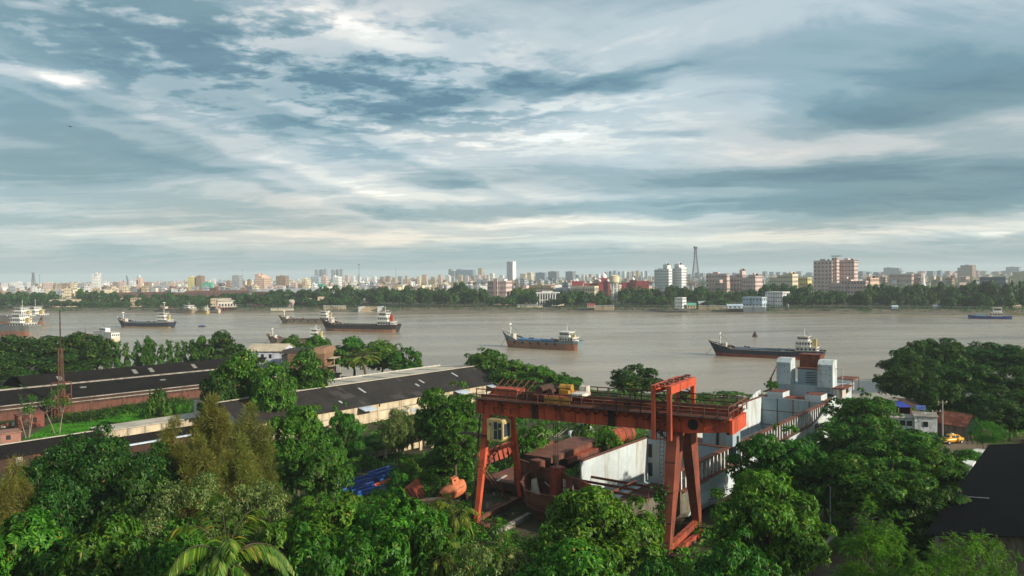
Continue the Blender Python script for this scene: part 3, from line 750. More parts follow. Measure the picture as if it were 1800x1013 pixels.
# ------------------------------------------------------------------ gantry crane
GANTRY_LEG = []
def gantry():
    u = Vector((.863, -.505, 0)).normalized(); v = Vector((-u.y, u.x, 0))
    P0 = atD(842, 700, 95); z1 = P0.z; z0 = z1 - 1.88
    Lb = 30.2; gauge = 4.6; gw = .95
    P0 = Vector((P0.x, P0.y, 0))
    W = lambda s, q, z: P0 + u * s + v * q + UZ * z
    t = thing('gantry_crane', 'rusty orange double-girder gantry crane straddling the building berth', 'crane', W(0, gauge / 2, GZ), math.atan2(u.y, u.x))
    for q, lab in ((0, 'near girder, orange with dark joint bands'), (gauge, 'far girder, mostly hidden')):
        mb = MB(); mb.obox(W(0, q, z0), u * (Lb - 4.2), v * gw, UZ * (z1 - z0))
        # cantilever end tapers up
        mb.hexa([W(Lb - 4.198, q, z0), W(Lb, q, z0 + .45), W(Lb, q + gw, z0 + .45), W(Lb - 4.198, q + gw, z0), W(Lb - 4.198, q, z1 - .002), W(Lb, q, z1 - .002), W(Lb, q + gw, z1 - .002), W(Lb - 4.198, q + gw, z1 - .002)])
        g = mb.build('girder', M['orange'], t, True); g['label'] = lab
        mb = MB(); mb.obox(W(-.1, q - .15, z1 + .004), u * (Lb + .2), v * (gw + .3), UZ * .08); mb.build('top_flange', M['rust'], t, True)
        mb = MB(); mb.obox(W(0, q + gw / 2 - .1, z1 + .09), u * Lb, v * .2, UZ * .35); mb.build('rail', M['rust'], t, True)
        for s, w in ((7.25, .9), (16.8, .9)):
            mb = MB(); mb.obox(W(s, q - .03, z0 - .02), u * w, v * (gw + .06), UZ * (z1 - z0 + .01)); mb.build('splice_plate', M['rust_dark'], t, True)
        mb = MB()
        for s in np.arange(1.5, Lb - 5, 1.85):
            mb.obox(W(s, q - .02, z0 + .1), u * .05, v * .018, UZ * (z1 - z0 - .2))
        mb.build('stiffener_seam', M['rust_red'], t, True)
    mb = MB(); mb.obox(W(Lb + .003, -.1, z0 + .2), u * .3, v * (gauge + gw + .2), UZ * (z1 - z0 - .4)); mb.build('end_tie', M['orange'], t, True)
    mb = MB(); mb.obox(W(-.35, -.1, z0 + .1), u * .34, v * (gauge + gw + .2), UZ * (z1 - z0 - .1)); mb.build('end_tie', M['rust_red'], t, True)
    mb = MB(); mb.obox(W(25.6, -.06, z0 + .3), u * .9, v * .05, UZ * 1.2); c = W(24.05, -.06, z0 + .95)
    mb = MB(); mb.tube(W(26.4, -.045, z0 + .95), W(26.4, .03, z0 + .95), .58, n=14); mb.build('manhole', M['dark'], t, True)
    # walkways and railings
    for q0, q1, qq in ((-1.0, -.16, -.95), (gauge + gw + .16, gauge + gw + 1.0, gauge + gw + .95)):
        mb = MB(); mb.obox(W(0, q0, z1 - .02), u * Lb, v * (q1 - q0), UZ * .06)
        for s in np.arange(1, Lb, 2.4): mb.bar(W(s, qq, z1 - .06), W(s, 0 if qq < 0 else gauge + gw, z1 - .7), .08)
        mb.build('walkway', M['rust_dark'], t, True)
        for s in np.arange(.3, Lb, 1.38):
            if qq < 0 and 22.0 < s < 25.0: continue
            mb = MB(); mb.bar(W(s, qq, z1 + .04), W(s, qq, z1 + 1.3), .13); mb.build('railing_post', M['rust_dark'], t, True)
        for z in (.62, 1.28):
            mb = MB(); mb.bar(W(.2, qq, z1 + z), W(Lb - .2, qq, z1 + z), .11); mb.build('handrail', M['rust_dark'], t, True)
    mb = MB()
    for q in np.linspace(-.9, gauge + gw + .9, 5): mb.bar(W(Lb + .15, q, z1), W(Lb + .15, q, z1 + 1.3), .1)
    for z in (.65, 1.28): mb.bar(W(Lb + .15, -.9, z1 + z), W(Lb + .15, gauge + gw + .9, z1 + z), .09)
    mb.build('end_railing', M['rust'], t, True)
    # slender left legs (pin frame)
    s = 1.15
    for q0, q1 in ((-2.6, .05), (gauge + gw + 2.4, gauge + .85)):
        a, b = .37, .27
        top = W(s, q1, z0 - .01); bot = W(s, q0, GZ + .55)
        mb = MB(); mb.hexa([bot - u * a * .7 - v * b, bot + u * a * .7 - v * b, bot + u * a * .7 + v * b, bot - u * a * .7 + v * b, top - u * a * 1.2 - v * b, top + u * a * 1.2 - v * b, top + u * a * 1.2 + v * b, top - u * a * 1.2 + v * b])
        mb.build('leg', M['orange'], t, True)
        mb = MB(); mb.obox(W(s - 1.6, q0 - .45, GZ + .05), u * 3.2, v * .9, UZ * .5); mb.build('wheel_bogie', M['rust'], t, True)
    zz = z0 - 4.6
    mb = MB(); mb.bar(W(s, -1.0, zz), W(s, gauge + gw + .9, zz), .42, .42); mb.build('cross_tie', M['orange'], t, True)
    mb = MB(); mb.bar(W(s, -2.6, GZ + .8), W(s, gauge + gw + 2.4, GZ + .8), .4, .4); mb.build('sill_beam', M['rust'], t, True)
    # dark conduit and ladder up the near left leg
    mb = MB(); mb.tube(W(s - .75, -2.7, GZ), W(s - .75, -.35, z0), .11, n=6); mb.build('conduit', M['rust_dark'], t, True)
    mb = MB()
    pa, pb = W(s + .1, -1.6, z0 - 6.4), W(s + .3, 3.6, z0 - 2.4)
    mb.bar(pa, pb, .1); mb.bar(pa + u * .6, pb + u * .6, .1)
    for k in range(12): c = pa.lerp(pb, k / 12 + .04); mb.obox(c, u * .6, v * .2, UZ * .04)
    pa2, pb2 = W(s + .1, 3.6, z0 - 11.2), W(s + .1, -1.6, z0 - 6.4)
    mb.bar(pa2, pb2, .1); mb.bar(pa2 + u * .6, pb2 + u * .6, .1)
    for z in (.5, 1.0): mb.bar(pa + UZ * z, pb + UZ * z, .05); mb.bar(pa2 + UZ * z, pb2 + UZ * z, .05)
    mb.build('stair', M['rust'], t, True)
    # driver's cab
    cb = MB(); c0 = W(2.05, -1.5, z0 - 2.75)
    prof = [(0, 0), (1.95, 0), (2.15, .25), (2.15, 2.25), (1.95, 2.5), (0, 2.5)]
    cb.prism([c0 + u * x + UZ * z for x, z in prof], v * 1.9); cab = cb.build('driver_cab', M['cabin'], t, True)
    for (x, z, w, h) in ((.95, .25, .45, 1.0), (.95, 1.35, .45, .9), (1.52, .25, .45, 1.15), (1.55, 1.6, .4, .55)):
        mb = MB(); mb.obox(c0 + u * x - v * .03 + UZ * z, u * w, v * .025, UZ * h); mb.build('window', M['glass'], cab, True)
    mb = MB(); mb.obox(c0 + u * 2.155 + v * .3 + UZ * .5, u * .02, v * 1.3, UZ * 1.5); mb.build('window', M['glass'], cab, True)
    mb = MB(); mb.tube(c0 + u * .42 - v * .03 + UZ * 1.95, c0 + u * .42 - v * .003 + UZ * 1.95, .16, n=10); mb.build('lamp_fitting', M['rust'], cab, True)
    mb = MB()
    for x in (.1, 1.9): mb.bar(c0 + u * x + v * .3 + UZ * 2.5, c0 + u * x + v * .3 + UZ * 3.4, .09)
    mb.build('hanger', M['rust_dark'], t, True)
    mb = MB(); mb.obox(W(-2.2, -1.2, z0 - 2.4), u * 4.1, v * .9, UZ * .08); mb.build('cab_landing', M['rust_dark'], t, True)
    mb = MB()
    for x in (.3, 1.5, 2.6): mb.bar(W(1.9 + x, -.05, z0 + .3), W(1.9 + x, -.3, z0 + .9), .07); mb.bar(W(1.9 + x, -.3, z0 + .9), W(2.6 + x, -.3, z0 + 1.0), .07)
    mb.build('pipe_bracket', M['rust_dark'], t, True)
    # wide tapered right legs
    sR = 24.3
    def wide(qt0, qt1, qb0, qb1, st=1.0):
        mb = MB()
        mb.hexa([W(sR - .42, qb0, GZ + .75), W(sR + .42, qb0, GZ + .75), W(sR + .42, qb1, GZ + .75), W(sR - .42, qb1, GZ + .75), W(sR - .6, qt0, z0 - .01), W(sR + .6, qt0, z0 - .01), W(sR + .6, qt1, z0 - .01), W(sR - .6, qt1, z0 - .01)])
        mb.build('leg', M['shaded_leg_red'], t, True)
        mb = MB()
        for k in (.25, .5, .75):
            za = GZ + .75 + (z0 - GZ - .76) * k; f = lambda a, b: a + (b - a) * k
            hw = .42 + .18 * k + .03
            mb.obox(W(sR - hw, f(qb0, qt0) - .03, za), u * hw * 2, v * (f(qb1, qt1) - f(qb0, qt0) + .06), UZ * .12)
        mb.build('leg_seam', M['rust'], t, True)
        mb = MB(); mb.obox(W(sR - 1.7, (qb0 + qb1) / 2 - .5, GZ + .05), u * 3.4, v * 1.0, UZ * .7); mb.build('wheel_bogie', M['rust_dark'], t, True)
    wide(-.6, 2.0, -2.9, -2.0); wide(gauge + gw - 2.0, gauge + gw + .6, gauge + gw + 2.0, gauge + gw + 2.9)
    mb = MB(); mb.bar(W(sR, -2.4, GZ + 1.1), W(sR, gauge + gw + 2.4, GZ + 1.1), .6, .6); mb.build('sill_beam', M['rust_red'], t, True)
    GANTRY_LEG.extend([W(sR - .5, -2.75, GZ + .6), W(sR - .8, -1.5, z0 - 5.5)])
    for q0, q1 in ((-3.0, -.75),):      # ladder up the right leg
        mb = MB(); pa, pb = W(sR - .6, q0, GZ + .8), W(sR - .95, q1, z0)
        for o_ in (-.22, .22): mb.bar(pa + u * o_, pb + u * o_, .06)
        for k in range(28): c = pa.lerp(pb, (k + .5) / 28); mb.bar(c - u * .22, c + u * .22, .045)
        mb.build('ladder', M['rust_dark'], t, True)
    for k in range(9):                  # festoon cable looping under the walkway
        mb = MB(); pr = None
        for j in range(7):
            f = j / 6; c = W(11.5 + k * 1.15 + f * 1.15, -.22, z1 - .12 - 1.1 * 4 * f * (1 - f) * (.5 + .08 * (k % 3)))
            if pr is not None: mb.tube(pr, c, .045, n=4, cap=False)
            pr = c
        mb.build('festoon_cable', M['dark'], t, True)
    for s_ in np.arange(.6, Lb - 1, 2.45):   # vertical web stiffeners on the near girder
        mb = MB(); mb.obox(W(s_, -.09, z0 + .06), u * .07, v * .088, UZ * (z1 - z0 - .55 - (.35 if s_ > Lb - 4.5 else 0))); o_ = mb.build('web_stiffener', M['rust_red'], t, True)
        if s_ > Lb - 4.5: o_.location.z += .35
    # portal over the rails
    zt = z1 + 2.7
    for q in (-1.5, gauge + gw + .9):
        for ss, dm in ((22.4, 'rust_red'), (24.1, 'orange')):
            zb = z0 - .7 if q < 0 else z0 + .4
            mb = MB(); mb.obox(W(ss, q, zb), u * .42, v * .5, UZ * (zt - .45 - zb)); mb.build('portal_post', M[dm], t, True)
        mb = MB(); n = 5; zb = (z0 - .7 if q < 0 else z0 + .4)
        for k in range(n):
            za, zc = zb + (zt - .6 - zb) * k / n, zb + (zt - .6 - zb) * (k + 1) / n
            sa, sb = (22.8, 24.2) if k % 2 else (24.2, 22.8)
            mb.bar(W(sa, q + .3, za), W(sb, q + .3, zc), .16, .12); mb.bar(W(22.8, q + .3, zc), W(24.2, q + .3, zc), .12, .12)
        mb.build('lattice_bracing', M['rust_dark'], t, True)
    for ss in (22.4, 24.1):
        mb = MB(); mb.obox(W(ss - .01, -1.52, zt - .44), u * .52, v * (gauge + gw + 2.94), UZ * .85); mb.build('portal_beam', M['orange'], t, True)
    mb = MB()
    for k, q in enumerate(np.linspace(-1.3, gauge + gw + 1.2, 8)):
        mb.bar(W(22.9, q, zt + .3), W(24.1, q + (.6 if k % 2 else -.3), zt + .3), .12)
        mb.obox(W(22.95 + .5 * random.random(), q, zt + .45), u * .6, v * .5, UZ * .18)
    mb.build('portal_top_bracing', M['rust'], t, True)
    # trolley with hoist
    sT = 7.1
    tr = MB(); tr.obox(W(sT, .1, z1 + .5), u * 5.2, v * (gauge + gw - .2), UZ * .4); trolley = tr.build('hoist_trolley', M['rust_red'], t, True)
    mb = MB(); mb.obox(W(sT + 3.2, 1.0, z1 + .91), u * 1.2, v * 1.6, UZ * .6); mb.tube(W(sT + 3.0, 1.9, z1 + 1.7), W(sT + 4.5, 1.9, z1 + 1.7), .42, n=12); mb.build('motor_housing', M['yellow'], trolley, True)
    mb = MB(); mb.tube(W(sT + .8, .6, z1 + 1.35), W(sT + .8, 3.6, z1 + 1.35), .5, n=12); mb.tube(W(sT + 2.2, .6, z1 + 1.25), W(sT + 2.2, 3.4, z1 + 1.25), .4, n=12); mb.build('rope_drum', M['rust_dark'], trolley, True)
    mb = MB()
    for k in range(16): mb.obox(W(sT - 1.4 + k * .22, -.35, z1 + .45), u * .1, v * .12, UZ * (.5 + .35 * random.random()))
    mb.build('cable_loop', M['rust_dark'], trolley, True)
    mb = MB(); mb.obox(W(sT + 4.9, .3, z1 + .95), u * 1.6, v * 2.2, UZ * .35); mb.obox(W(sT + 5.0, 2.7, z1 + .95), u * .9, v * 1.0, UZ * .9); mb.build('gear_cover', M['offwhite'], trolley, True)
    mb = MB(); mb.obox(W(sT + 2.2, -.7, z1 + .2), u * 3.2, v * .12, UZ * .75); mb.build('side_guard', M['yellow'], trolley, True)
    mb = MB(); mb.obox(W(1.5, .6, z1 + .5), u * 3.4, v * 2.0, UZ * .75)
    mb.build('machinery_box', M['rust_red'], t, True)
    mb = MB()
    for s_ in np.arange(1.2, 6, .9): mb.bar(W(s_, .4, z1 + .4), W(s_ + .5, 3, z1 + 2.1), .07)
    mb.build('pipe_rack', M['rust'], t, True)
    hk = W(sT + 2.0, 2.4, 0)
    mb = MB()
    for dx in (-.22, 0, .22): mb.tube((hk.x + dx, hk.y, z0 - 4.6), (hk.x + dx, hk.y, z1 + .6), .035, n=5)
    mb.build('hoist_rope', M['rust_dark'], t, True)
    mb = MB(); mb.box(hk.x - .35, hk.x + .35, hk.y - .2, hk.y + .2, z0 - 5.6, z0 - 4.6); mb.tube((hk.x, hk.y, z0 - 6.3), (hk.x, hk.y, z0 - 5.6), .08, n=6); mb.tube((hk.x, hk.y, z0 - 6.3), (hk.x + .35, hk.y, z0 - 6.1), .09, n=6); mb.build('hook_block', M['rust_dark'], t, True)
gantry()

# ------------------------------------------------------------------ ship on the building berth
def berth_ship():
    K = 1.095      # ship scale
    AX, RX, UZ = (Vector(q) * K for q in (globals()['AX'], globals()['RX'], globals()['UZ']))
    C0 = Vector((8.27, 96.3, 0)) + RX * 5.25
    W = lambda s, q, z: C0 + AX * s + RX * q + Vector((0, 0, 32 - (32 - z) * K))
    rz = math.atan2(AX.y, AX.x); p0 = W(20, 0, 0); p0.z = GZ
    t = thing('unfinished_ship', 'unfinished pale blue-grey cargo ship hull on the building berth under the crane', 'ship', p0, rz)
    keep(C0, AX, -9, 85, -9.2, 9.2)
    dz, cz = 9.0, 11.0
    def sect(s, hb, kb, z=dz, sgn=1):
        return [W(s, sgn * hb, z), W(s, sgn * (hb * .97 + .0), z - 1.4), W(s, sgn * (hb * .75 + kb * .25), z - 2.5), W(s, sgn * (kb * .8 + hb * .2), 5.8), W(s, sgn * kb * .7, 5.2)]
    st = [(4, 6.15, 5.6), (10, 6.3, 5.9), (40, 6.3, 5.9), (56, 6.3, 5.9), (64, 5.9, 4.6), (70, 5.2, 3.0), (75, 4.5, 1.6)]
    for sg in (1, -1):
        # side shell plates, each strake length its own plate
        cuts = [4, 10, 16, 22, 28, 34, 40, 46, 52, 58, 64, 70, 75]
        def interp(s):
            for (a, h0, k0), (b, h1, k1) in zip(st, st[1:]):
                if a <= s <= b: f = (s - a) / (b - a); return h0 + (h1 - h0) * f, k0 + (k1 - k0) * f
        for c0, c1 in zip(cuts, cuts[1:]):
            mb = MB(); secs = []
            for s in (c0 + .015, (c0 + c1) / 2, c1 - .015):
                h, k = interp(min(75, max(4, s))); secs.append(sect(s, h, k, dz, sg))
            mb.loft(secs if sg > 0 else secs[::-1]); mb.build('hull_plate', M['hullwhite'], t, True)
        bs = [(-7, .9, .12), (-6, 2.2, .4), (-4, 3.9, 1.2), (-1, 5.3, 2.9), (2, 5.95, 4.6), (4, 6.15, 5.6)]
        for (a, h0, k0), (b, h1, k1) in zip(bs, bs[1:]):
            if sg < 0 and a > -5: pass
            mb = MB(); up = lambda s: dz + max(0, -s) * .045
            secs = [sect(a + .01, h0, k0, up(a), sg), sect((a + b) / 2, (h0 + h1) / 2 + .08, (k0 + k1) / 2, up((a + b) / 2), sg), sect(b - .01, h1, k1, up(b), sg)]
            mb.loft(secs if sg > 0 else secs[::-1]); mb.build('bow_plate', M['olive_plate'], t, True)
    mb = MB(); mb.prism([W(-7.1, .9, 9.3), W(-7.1, -.9, 9.3), W(-7, -.1, 5.2), W(-7, .1, 5.2)], AX * .15); mb.build('stem_bar', M['olive_plate'], t, True)
    # decks
    for q0, q1 in ((5.35, 6.25), (-6.25, -5.5)):
        mb = MB(); mb.obox(W(2, q0, dz - .12), AX * 56, RX * (q1 - q0), UZ * .1); mb.build('side_deck', M['rust'], t, True)
    mb = MB()
    for s in (-6, -4, -2, 0, 2):
        h = {-6: 2., -4: 3.7, -2: 4.7, 0: 5.4, 2: 5.8}[s]; mb.bar(W(s, -h, dz - .1), W(s, h, dz - .1), .12, .3)
    mb.bar(W(-6.6, 0, dz - .05), W(3, 0, dz - .05), .15, .35)
    mb.build('deck_beam', M['rust'], t, True)
    # hold: floor, sides, bulkheads
    for s0, s1 in ((0, 15.6), (19.2, 56.4)):
        mb = MB(); mb.obox(W(s0, -5.2, 5.3), AX * (s1 - s0), RX * 10.4, UZ * .1); mb.build('hold_floor', M['rust_dark'], t, True)
        n = int((s1 - s0) / 4.6); ds = (s1 - s0) / n
        for k in range(n):
            mb = MB(); mb.obox(W(s0 + k * ds + .01, -5.45, 5.35), AX * (ds - .02), RX * .2, UZ * (cz - 5.35)); mb.build('coaming_panel', M['hullwhite'], t, True)
    mb = MB(); mb.obox(W(0, -5.6, cz + .003), AX * 57, RX * .45, UZ * .12); mb.build('coaming_top_rail', M['rust'], t, True)
    mb = MB(); mb.obox(W(15.6, -5.2, 5.3), AX * .25, RX * 10.4, UZ * (cz - 5.3)); b1 = mb.build('bulkhead', M['hullblue'], t, True)
    for z in (6.2, 8.6):
        mb = MB(); mb.obox(W(15.57, -5.1, z), AX * .025, RX * .55, UZ * 1.7); mb.build('door_opening', M['dark'], b1, True)
    mb = MB(); mb.obox(W(19.0, -5.2, 5.3), AX * .2, RX * 10.4, UZ * (cz - 5.3)); mb.build('bulkhead', M['hullblue'], t, True)
    for k in range(4):
        mb = MB(); mb.obox(W(56.45, -5.2 + k * 2.6 + .012, 5.3), AX * .25, RX * 2.576, UZ * (cz - 5.3)); mb.build('bulkhead_panel', M['hullblue'], t, True)
    mb = MB()
    for k in (1, 2, 3): mb.obox(W(56.40, -5.2 + k * 2.6 - .06, 5.3), AX * .05, RX * .12, UZ * (cz - 5.3))
    for z in (6.4, 8.8): mb.obox(W(56.41, -5.2, z), AX * .04, RX * 10.4, UZ * .1)
    mb.build('bulkhead_seam', M['rust'], t, True)
    mb = MB(); mb.obox(W(15.55, -5.6, cz + .003), AX * 3.7, RX * 11.2, UZ * .12); mb.build('cross_deck', M['rust'], t, True)
    # housings on the cross deck
    for (s, q, w, l, h, m_) in ((15.9, -5.2, 2.9, 2.6, 2.2, 'hullblue'), (16.2, 2.0, 1.7, 2.6, 2.9, 'hullblue'), (16.2, 4.15, 1.7, 2.4, 2.9, 'hullblue')):
        mb = MB(); mb.obox(W(s, q, cz + .125), AX * l, RX * w, UZ * h); hs = mb.build('deck_housing', M[m_], t, True)
        mb = MB(); mb.obox(W(s - .03, q + w * .55, cz + 1.5 if h > 2.5 else cz + .4), AX * .027, RX * .45, UZ * .6); mb.build('vent_opening', M['dark'], hs, True)
        mb = MB(); mb.obox(W(s + l * .5, q + w + .003, cz + .3), AX * .7, RX * .025, UZ * .9); mb.build('door_opening', M['dark'], hs, True)
    # starboard coaming: open frames
    for s0, s1 in ((-0.5, 15.3), (19.5, 56)):
        n = int((s1 - s0) / 1.05)
        mb = MB(); mb.obox(W(s0, 5.05, dz - .3), AX * (s1 - s0), RX * .08, UZ * (cz - dz + .3)); mb.build('coaming_web', M['rust_dark'], t, True)
        for k in range(n + 1):
            s = s0 + (s1 - s0) * k / n
            mb = MB(); mb.obox(W(s - .1, 5.135, dz), AX * .2, RX * .5, UZ * (cz - dz - .01)); mb.build('frame_bracket', M['white'], t, True)
        mb = MB(); mb.obox(W(s0, 5.0, cz), AX * (s1 - s0), RX * .75, UZ * .12); mb.build('coaming_top_rail', M['rust'], t, True)
        mb = MB(); mb.obox(W(s0, 5.135, dz + .95), AX * (s1 - s0), RX * .2, UZ * .08); mb.build('coaming_stringer', M['offwhite'], t, True)
        mb = MB()
        for k in range(n):
            s = s0 + (s1 - s0) * (k + .5) / n
            for z in (dz + .25, dz + 1.2): mb.obox(W(s - .2, 5.132, z), AX * .4, RX * .012, UZ * .5)
        mb.build('lightening_hole', M['dark'], t, True, kind='stuff')
    # curved bulwark sweeping up to the poop
    mb = MB(); pr = [(46, dz - .05), (58.5, dz - .05), (58.5, 11.9), (56.5, 11.75), (54.5, 11.2), (52.5, 10.4), (50.5, 9.75), (48.5, 9.3)]
    mb.prism([W(s, 6.12, z) for s, z in pr], RX * .16); mb.build('swept_bulwark', M['hullwhite'], t, True)
    mb = MB(); mb.prism([W(s, -6.28, z) for s, z in pr], RX * .16); mb.build('swept_bulwark', M['hullwhite'], t, True)
    for k in range(4):
        mb = MB(); mb.obox(W(47.3 + k * 1.0, 6.3, dz - 1.0 - k * .12), AX * .35, RX * .12, UZ * 1.1); mb.build('fairlead_slot', M['dark'], t, True)
    # poop: rusty deck, side plating
    mb = MB(); mb.hexa([W(56.7, -6.2, cz - .3), W(56.7, 6.2, cz - .3), W(75, 4.4, cz - .3), W(75, -4.4, cz - .3), W(56.7, -6.2, cz - .1), W(56.7, 6.2, cz - .1), W(75, 4.4, cz - .1), W(75, -4.4, cz - .1)]); mb.build('poop_deck', M['rust'], t, True)
    for sg in (1, -1):
        mb = MB(); mb.hexa([W(58.5, sg * 6.2, dz), W(75, sg * 4.45, dz), W(75, sg * 4.3, dz), W(58.5, sg * 6.05, dz), W(58.5, sg * 6.2, cz - .31), W(75, sg * 4.45, cz - .31), W(75, sg * 4.3, cz - .31), W(58.5, sg * 6.05, cz - .31)]); mb.build('poop_side', M['hullwhite'], t, True)
    mb = MB(); mb.obox(W(74.9, -4.4, 5.6), AX * .15, RX * 8.8, UZ * 5.1); mb.build('transom', M['hullwhite'], t, True)
    for q0, w in ((-4.6, 2.6), (1.6, 2.6)):
        mb = MB(); mb.obox(W(57.4, q0, cz - .09), AX * 3.4, RX * w, UZ * .9); hb = mb.build('hatch_trunk', M['hullwhite'], t, True)
        mb = MB(); mb.obox(W(57.5, q0 + .1, cz + .815), AX * 3.2, RX * (w - .2), UZ * .06); mb.build('hatch_lid', M['rust_mid'], hb, True)
    mb = MB(); mb.obox(W(56.8, -1.9, cz - .09), AX * 3.0, RX * 3.4, UZ * .12); mb.build('rusty_deck_plate', M['rust_mid'], t, True)
    # deckhouse and the two tall trunks
    mb = MB(); mb.obox(W(62, -4.7, cz - .09), AX * 8, RX * 9.4, UZ * 1.75); dh = mb.build('deckhouse', M['hullblue'], t, True)
    for q in (-4.6, .6, 3.4):
        mb = MB(); mb.obox(W(61.97, q, cz + .15), AX * .027, RX * (1.5 if q != .6 else .9), UZ * .4); mb.build('slot_opening', M['dark'], dh, True)
    mb = MB()
    for z in (.5, .9, 1.3): mb.obox(W(61.975, 2.0, cz + z), AX * .02, RX * 2.4, UZ * .07)
    mb.build('rust_weld_line', M['rust'], dh, True)
    for q0, lab in ((-4.65, 'port'), (2.3, 'starboard')):
        mb = MB(); zb = cz + 1.67; zt = 17.1
        c = [W(62.1, q0, zb), W(62.1, q0 + 2.45, zb), W(64.6, q0 + 2.45, zb), W(64.6, q0, zb)]
        mid = [W(62.1, q0, zt - .7), W(62.1, q0 + 2.45, zt - .7), W(64.6, q0 + 2.45, zt - .7), W(64.6, q0, zt - .7)]
        top = [W(62.8, q0 + .0, zt), W(62.8, q0 + 2.45, zt), W(64.6, q0 + 2.45, zt), W(64.6, q0, zt)]
        mb.hexa(c + mid); mb.hexa([p + UZ * .002 for p in mid] + top)
        tk = mb.build('tall_trunk', M['hullwhite'], t, True)
        mb = MB()
        for z in (13.6, 14.6, 15.5, 16.0):
            for dq in (.5, 1.3, 1.9):
                if random.random() < .7: mb.obox(W(62.07, q0 + dq, z + random.uniform(-.2, .2)), AX * .025, RX * .14, UZ * .14)
        mb.build('lifting_lug', M['rust_dark'], tk, True, kind='stuff')
    mb = MB(); mb.obox(W(64.0, -1.6, cz + 1.67), AX * 2.5, RX * 3.2, UZ * 2.6); ct = mb.build('centre_house', M['hullblue'], t, True)
    for k in range(5):
        mb = MB(); mb.obox(W(63.9, -.2, cz + 1.95 + k * .42), AX * .1, RX * 1.6, UZ * .1); mb.build('louvre_bar', M['dark'], ct, True)
    mb = MB(); mb.obox(W(63.8, -1.8, cz + 4.28), AX * 3.2, RX * 3.6, UZ * .14); mb.build('house_top', M['rust'], t, True)
    for k in range(3):
        mb = MB(); mb.obox(W(65.6, -1.75 + k * 1.15, cz + 4.43), AX * 2.4, RX * 1.12, UZ * 2.1); mb.build('red_housing_panel', M['rust_mid'], t, True)
    mb = MB(); mb.obox(W(65.5, -1.9, cz + 6.54), AX * 2.7, RX * 3.8, UZ * .1); mb.build('red_housing_lid', M['rust_mid'], t, True)
    # davit, wing deck, canopy
    mb = MB(); mb.tube(W(63, -6.0, cz), W(63, -6.0, cz + 2.4), .22, n=8); mb.tube(W(63, -6.0, cz + 2.3), W(65.5, -5.6, cz + 4.6), .14, n=6); mb.build('davit', M['rust_red'], t, True)
    mb = MB(); mb.obox(W(61.5, -6.9, cz + .1), AX * 3, RX * 1.4, UZ * .12); mb.build('wing_platform', M['rust_dark'], t, True)
    mb = MB(); mb.tube(W(64, 5.8, cz), W(64, 5.8, cz + 4.6), .09, n=6); mb.tube(W(64, 5.8, cz + 4.55), W(63.8, 4.3, cz + 4.7), .07, n=6); mb.build('lamp_post', M['galv'], t, True)
    mb = MB(); mb.obox(W(62, 4.72, cz + 1.5), AX * 5.5, RX * 2.0, UZ * .14); mb.build('wing_deck', M['rust_mid'], t, True)
    mb = MB(); mb.obox(W(62.2, 4.72, cz - .09), AX * 2.2, RX * 1.5, UZ * 1.58); mb.build('wing_house', M['offwhite'], t, True)
    mb = MB(); mb.obox(W(69, 3.2, cz + 2.2), AX * 4.5, RX * 3.0, UZ * .12)
    for s, q in ((69.1, 6.1), (73.3, 6.1), (73.3, 3.3)): mb.bar(W(s, q, cz - .1), W(s, q, cz + 2.2), .1)
    mb.build('stern_canopy', M['rust_mid'], t, True)
    mb = MB(); mb.obox(W(70.5, 2.5, cz - .09), AX * 3.8, RX * 2.6, UZ * 1.3); mb.build('stern_locker', M['hullblue'], t, True)
    # handrail stubs along the deck edge
    for s in np.arange(-3, 56, 3.1):
        h = 6.2 if s > 4 else 6.15 - (4 - s) ** 2 * .028; ll = -min(5.5, h - .1); zl = cz if s > 0 else dz
        for q, z in ((h - .1, dz), (ll, zl)): mb = MB(); mb.bar(W(s, q, z - .1), W(s, q, z + .8), .08); mb.build('stanchion', M['rust'], t, True)
    mb = MB()
    for k in range(3):
        p = W(8 + k * 4, 6.3, dz - 2.2 + k * .1); mb.bar(p, p + AX * 3 + RX * .9, .07); mb.bar(p + AX * 3, p + AX * 3 + RX * 1.0, .07)
    mb.build('scaffold_bracket', M['rust_dark'], t, True)
    # keel blocks carry the hull
    for s in range(-3, 74, 5):
        mb = MB(); mb.obox(W(s, -1.5, 5.0), AX * .8, RX * 3, UZ * .25); mb.build('keel_block', M['wood'], t, True)
    return W
SHIP_W = berth_ship()

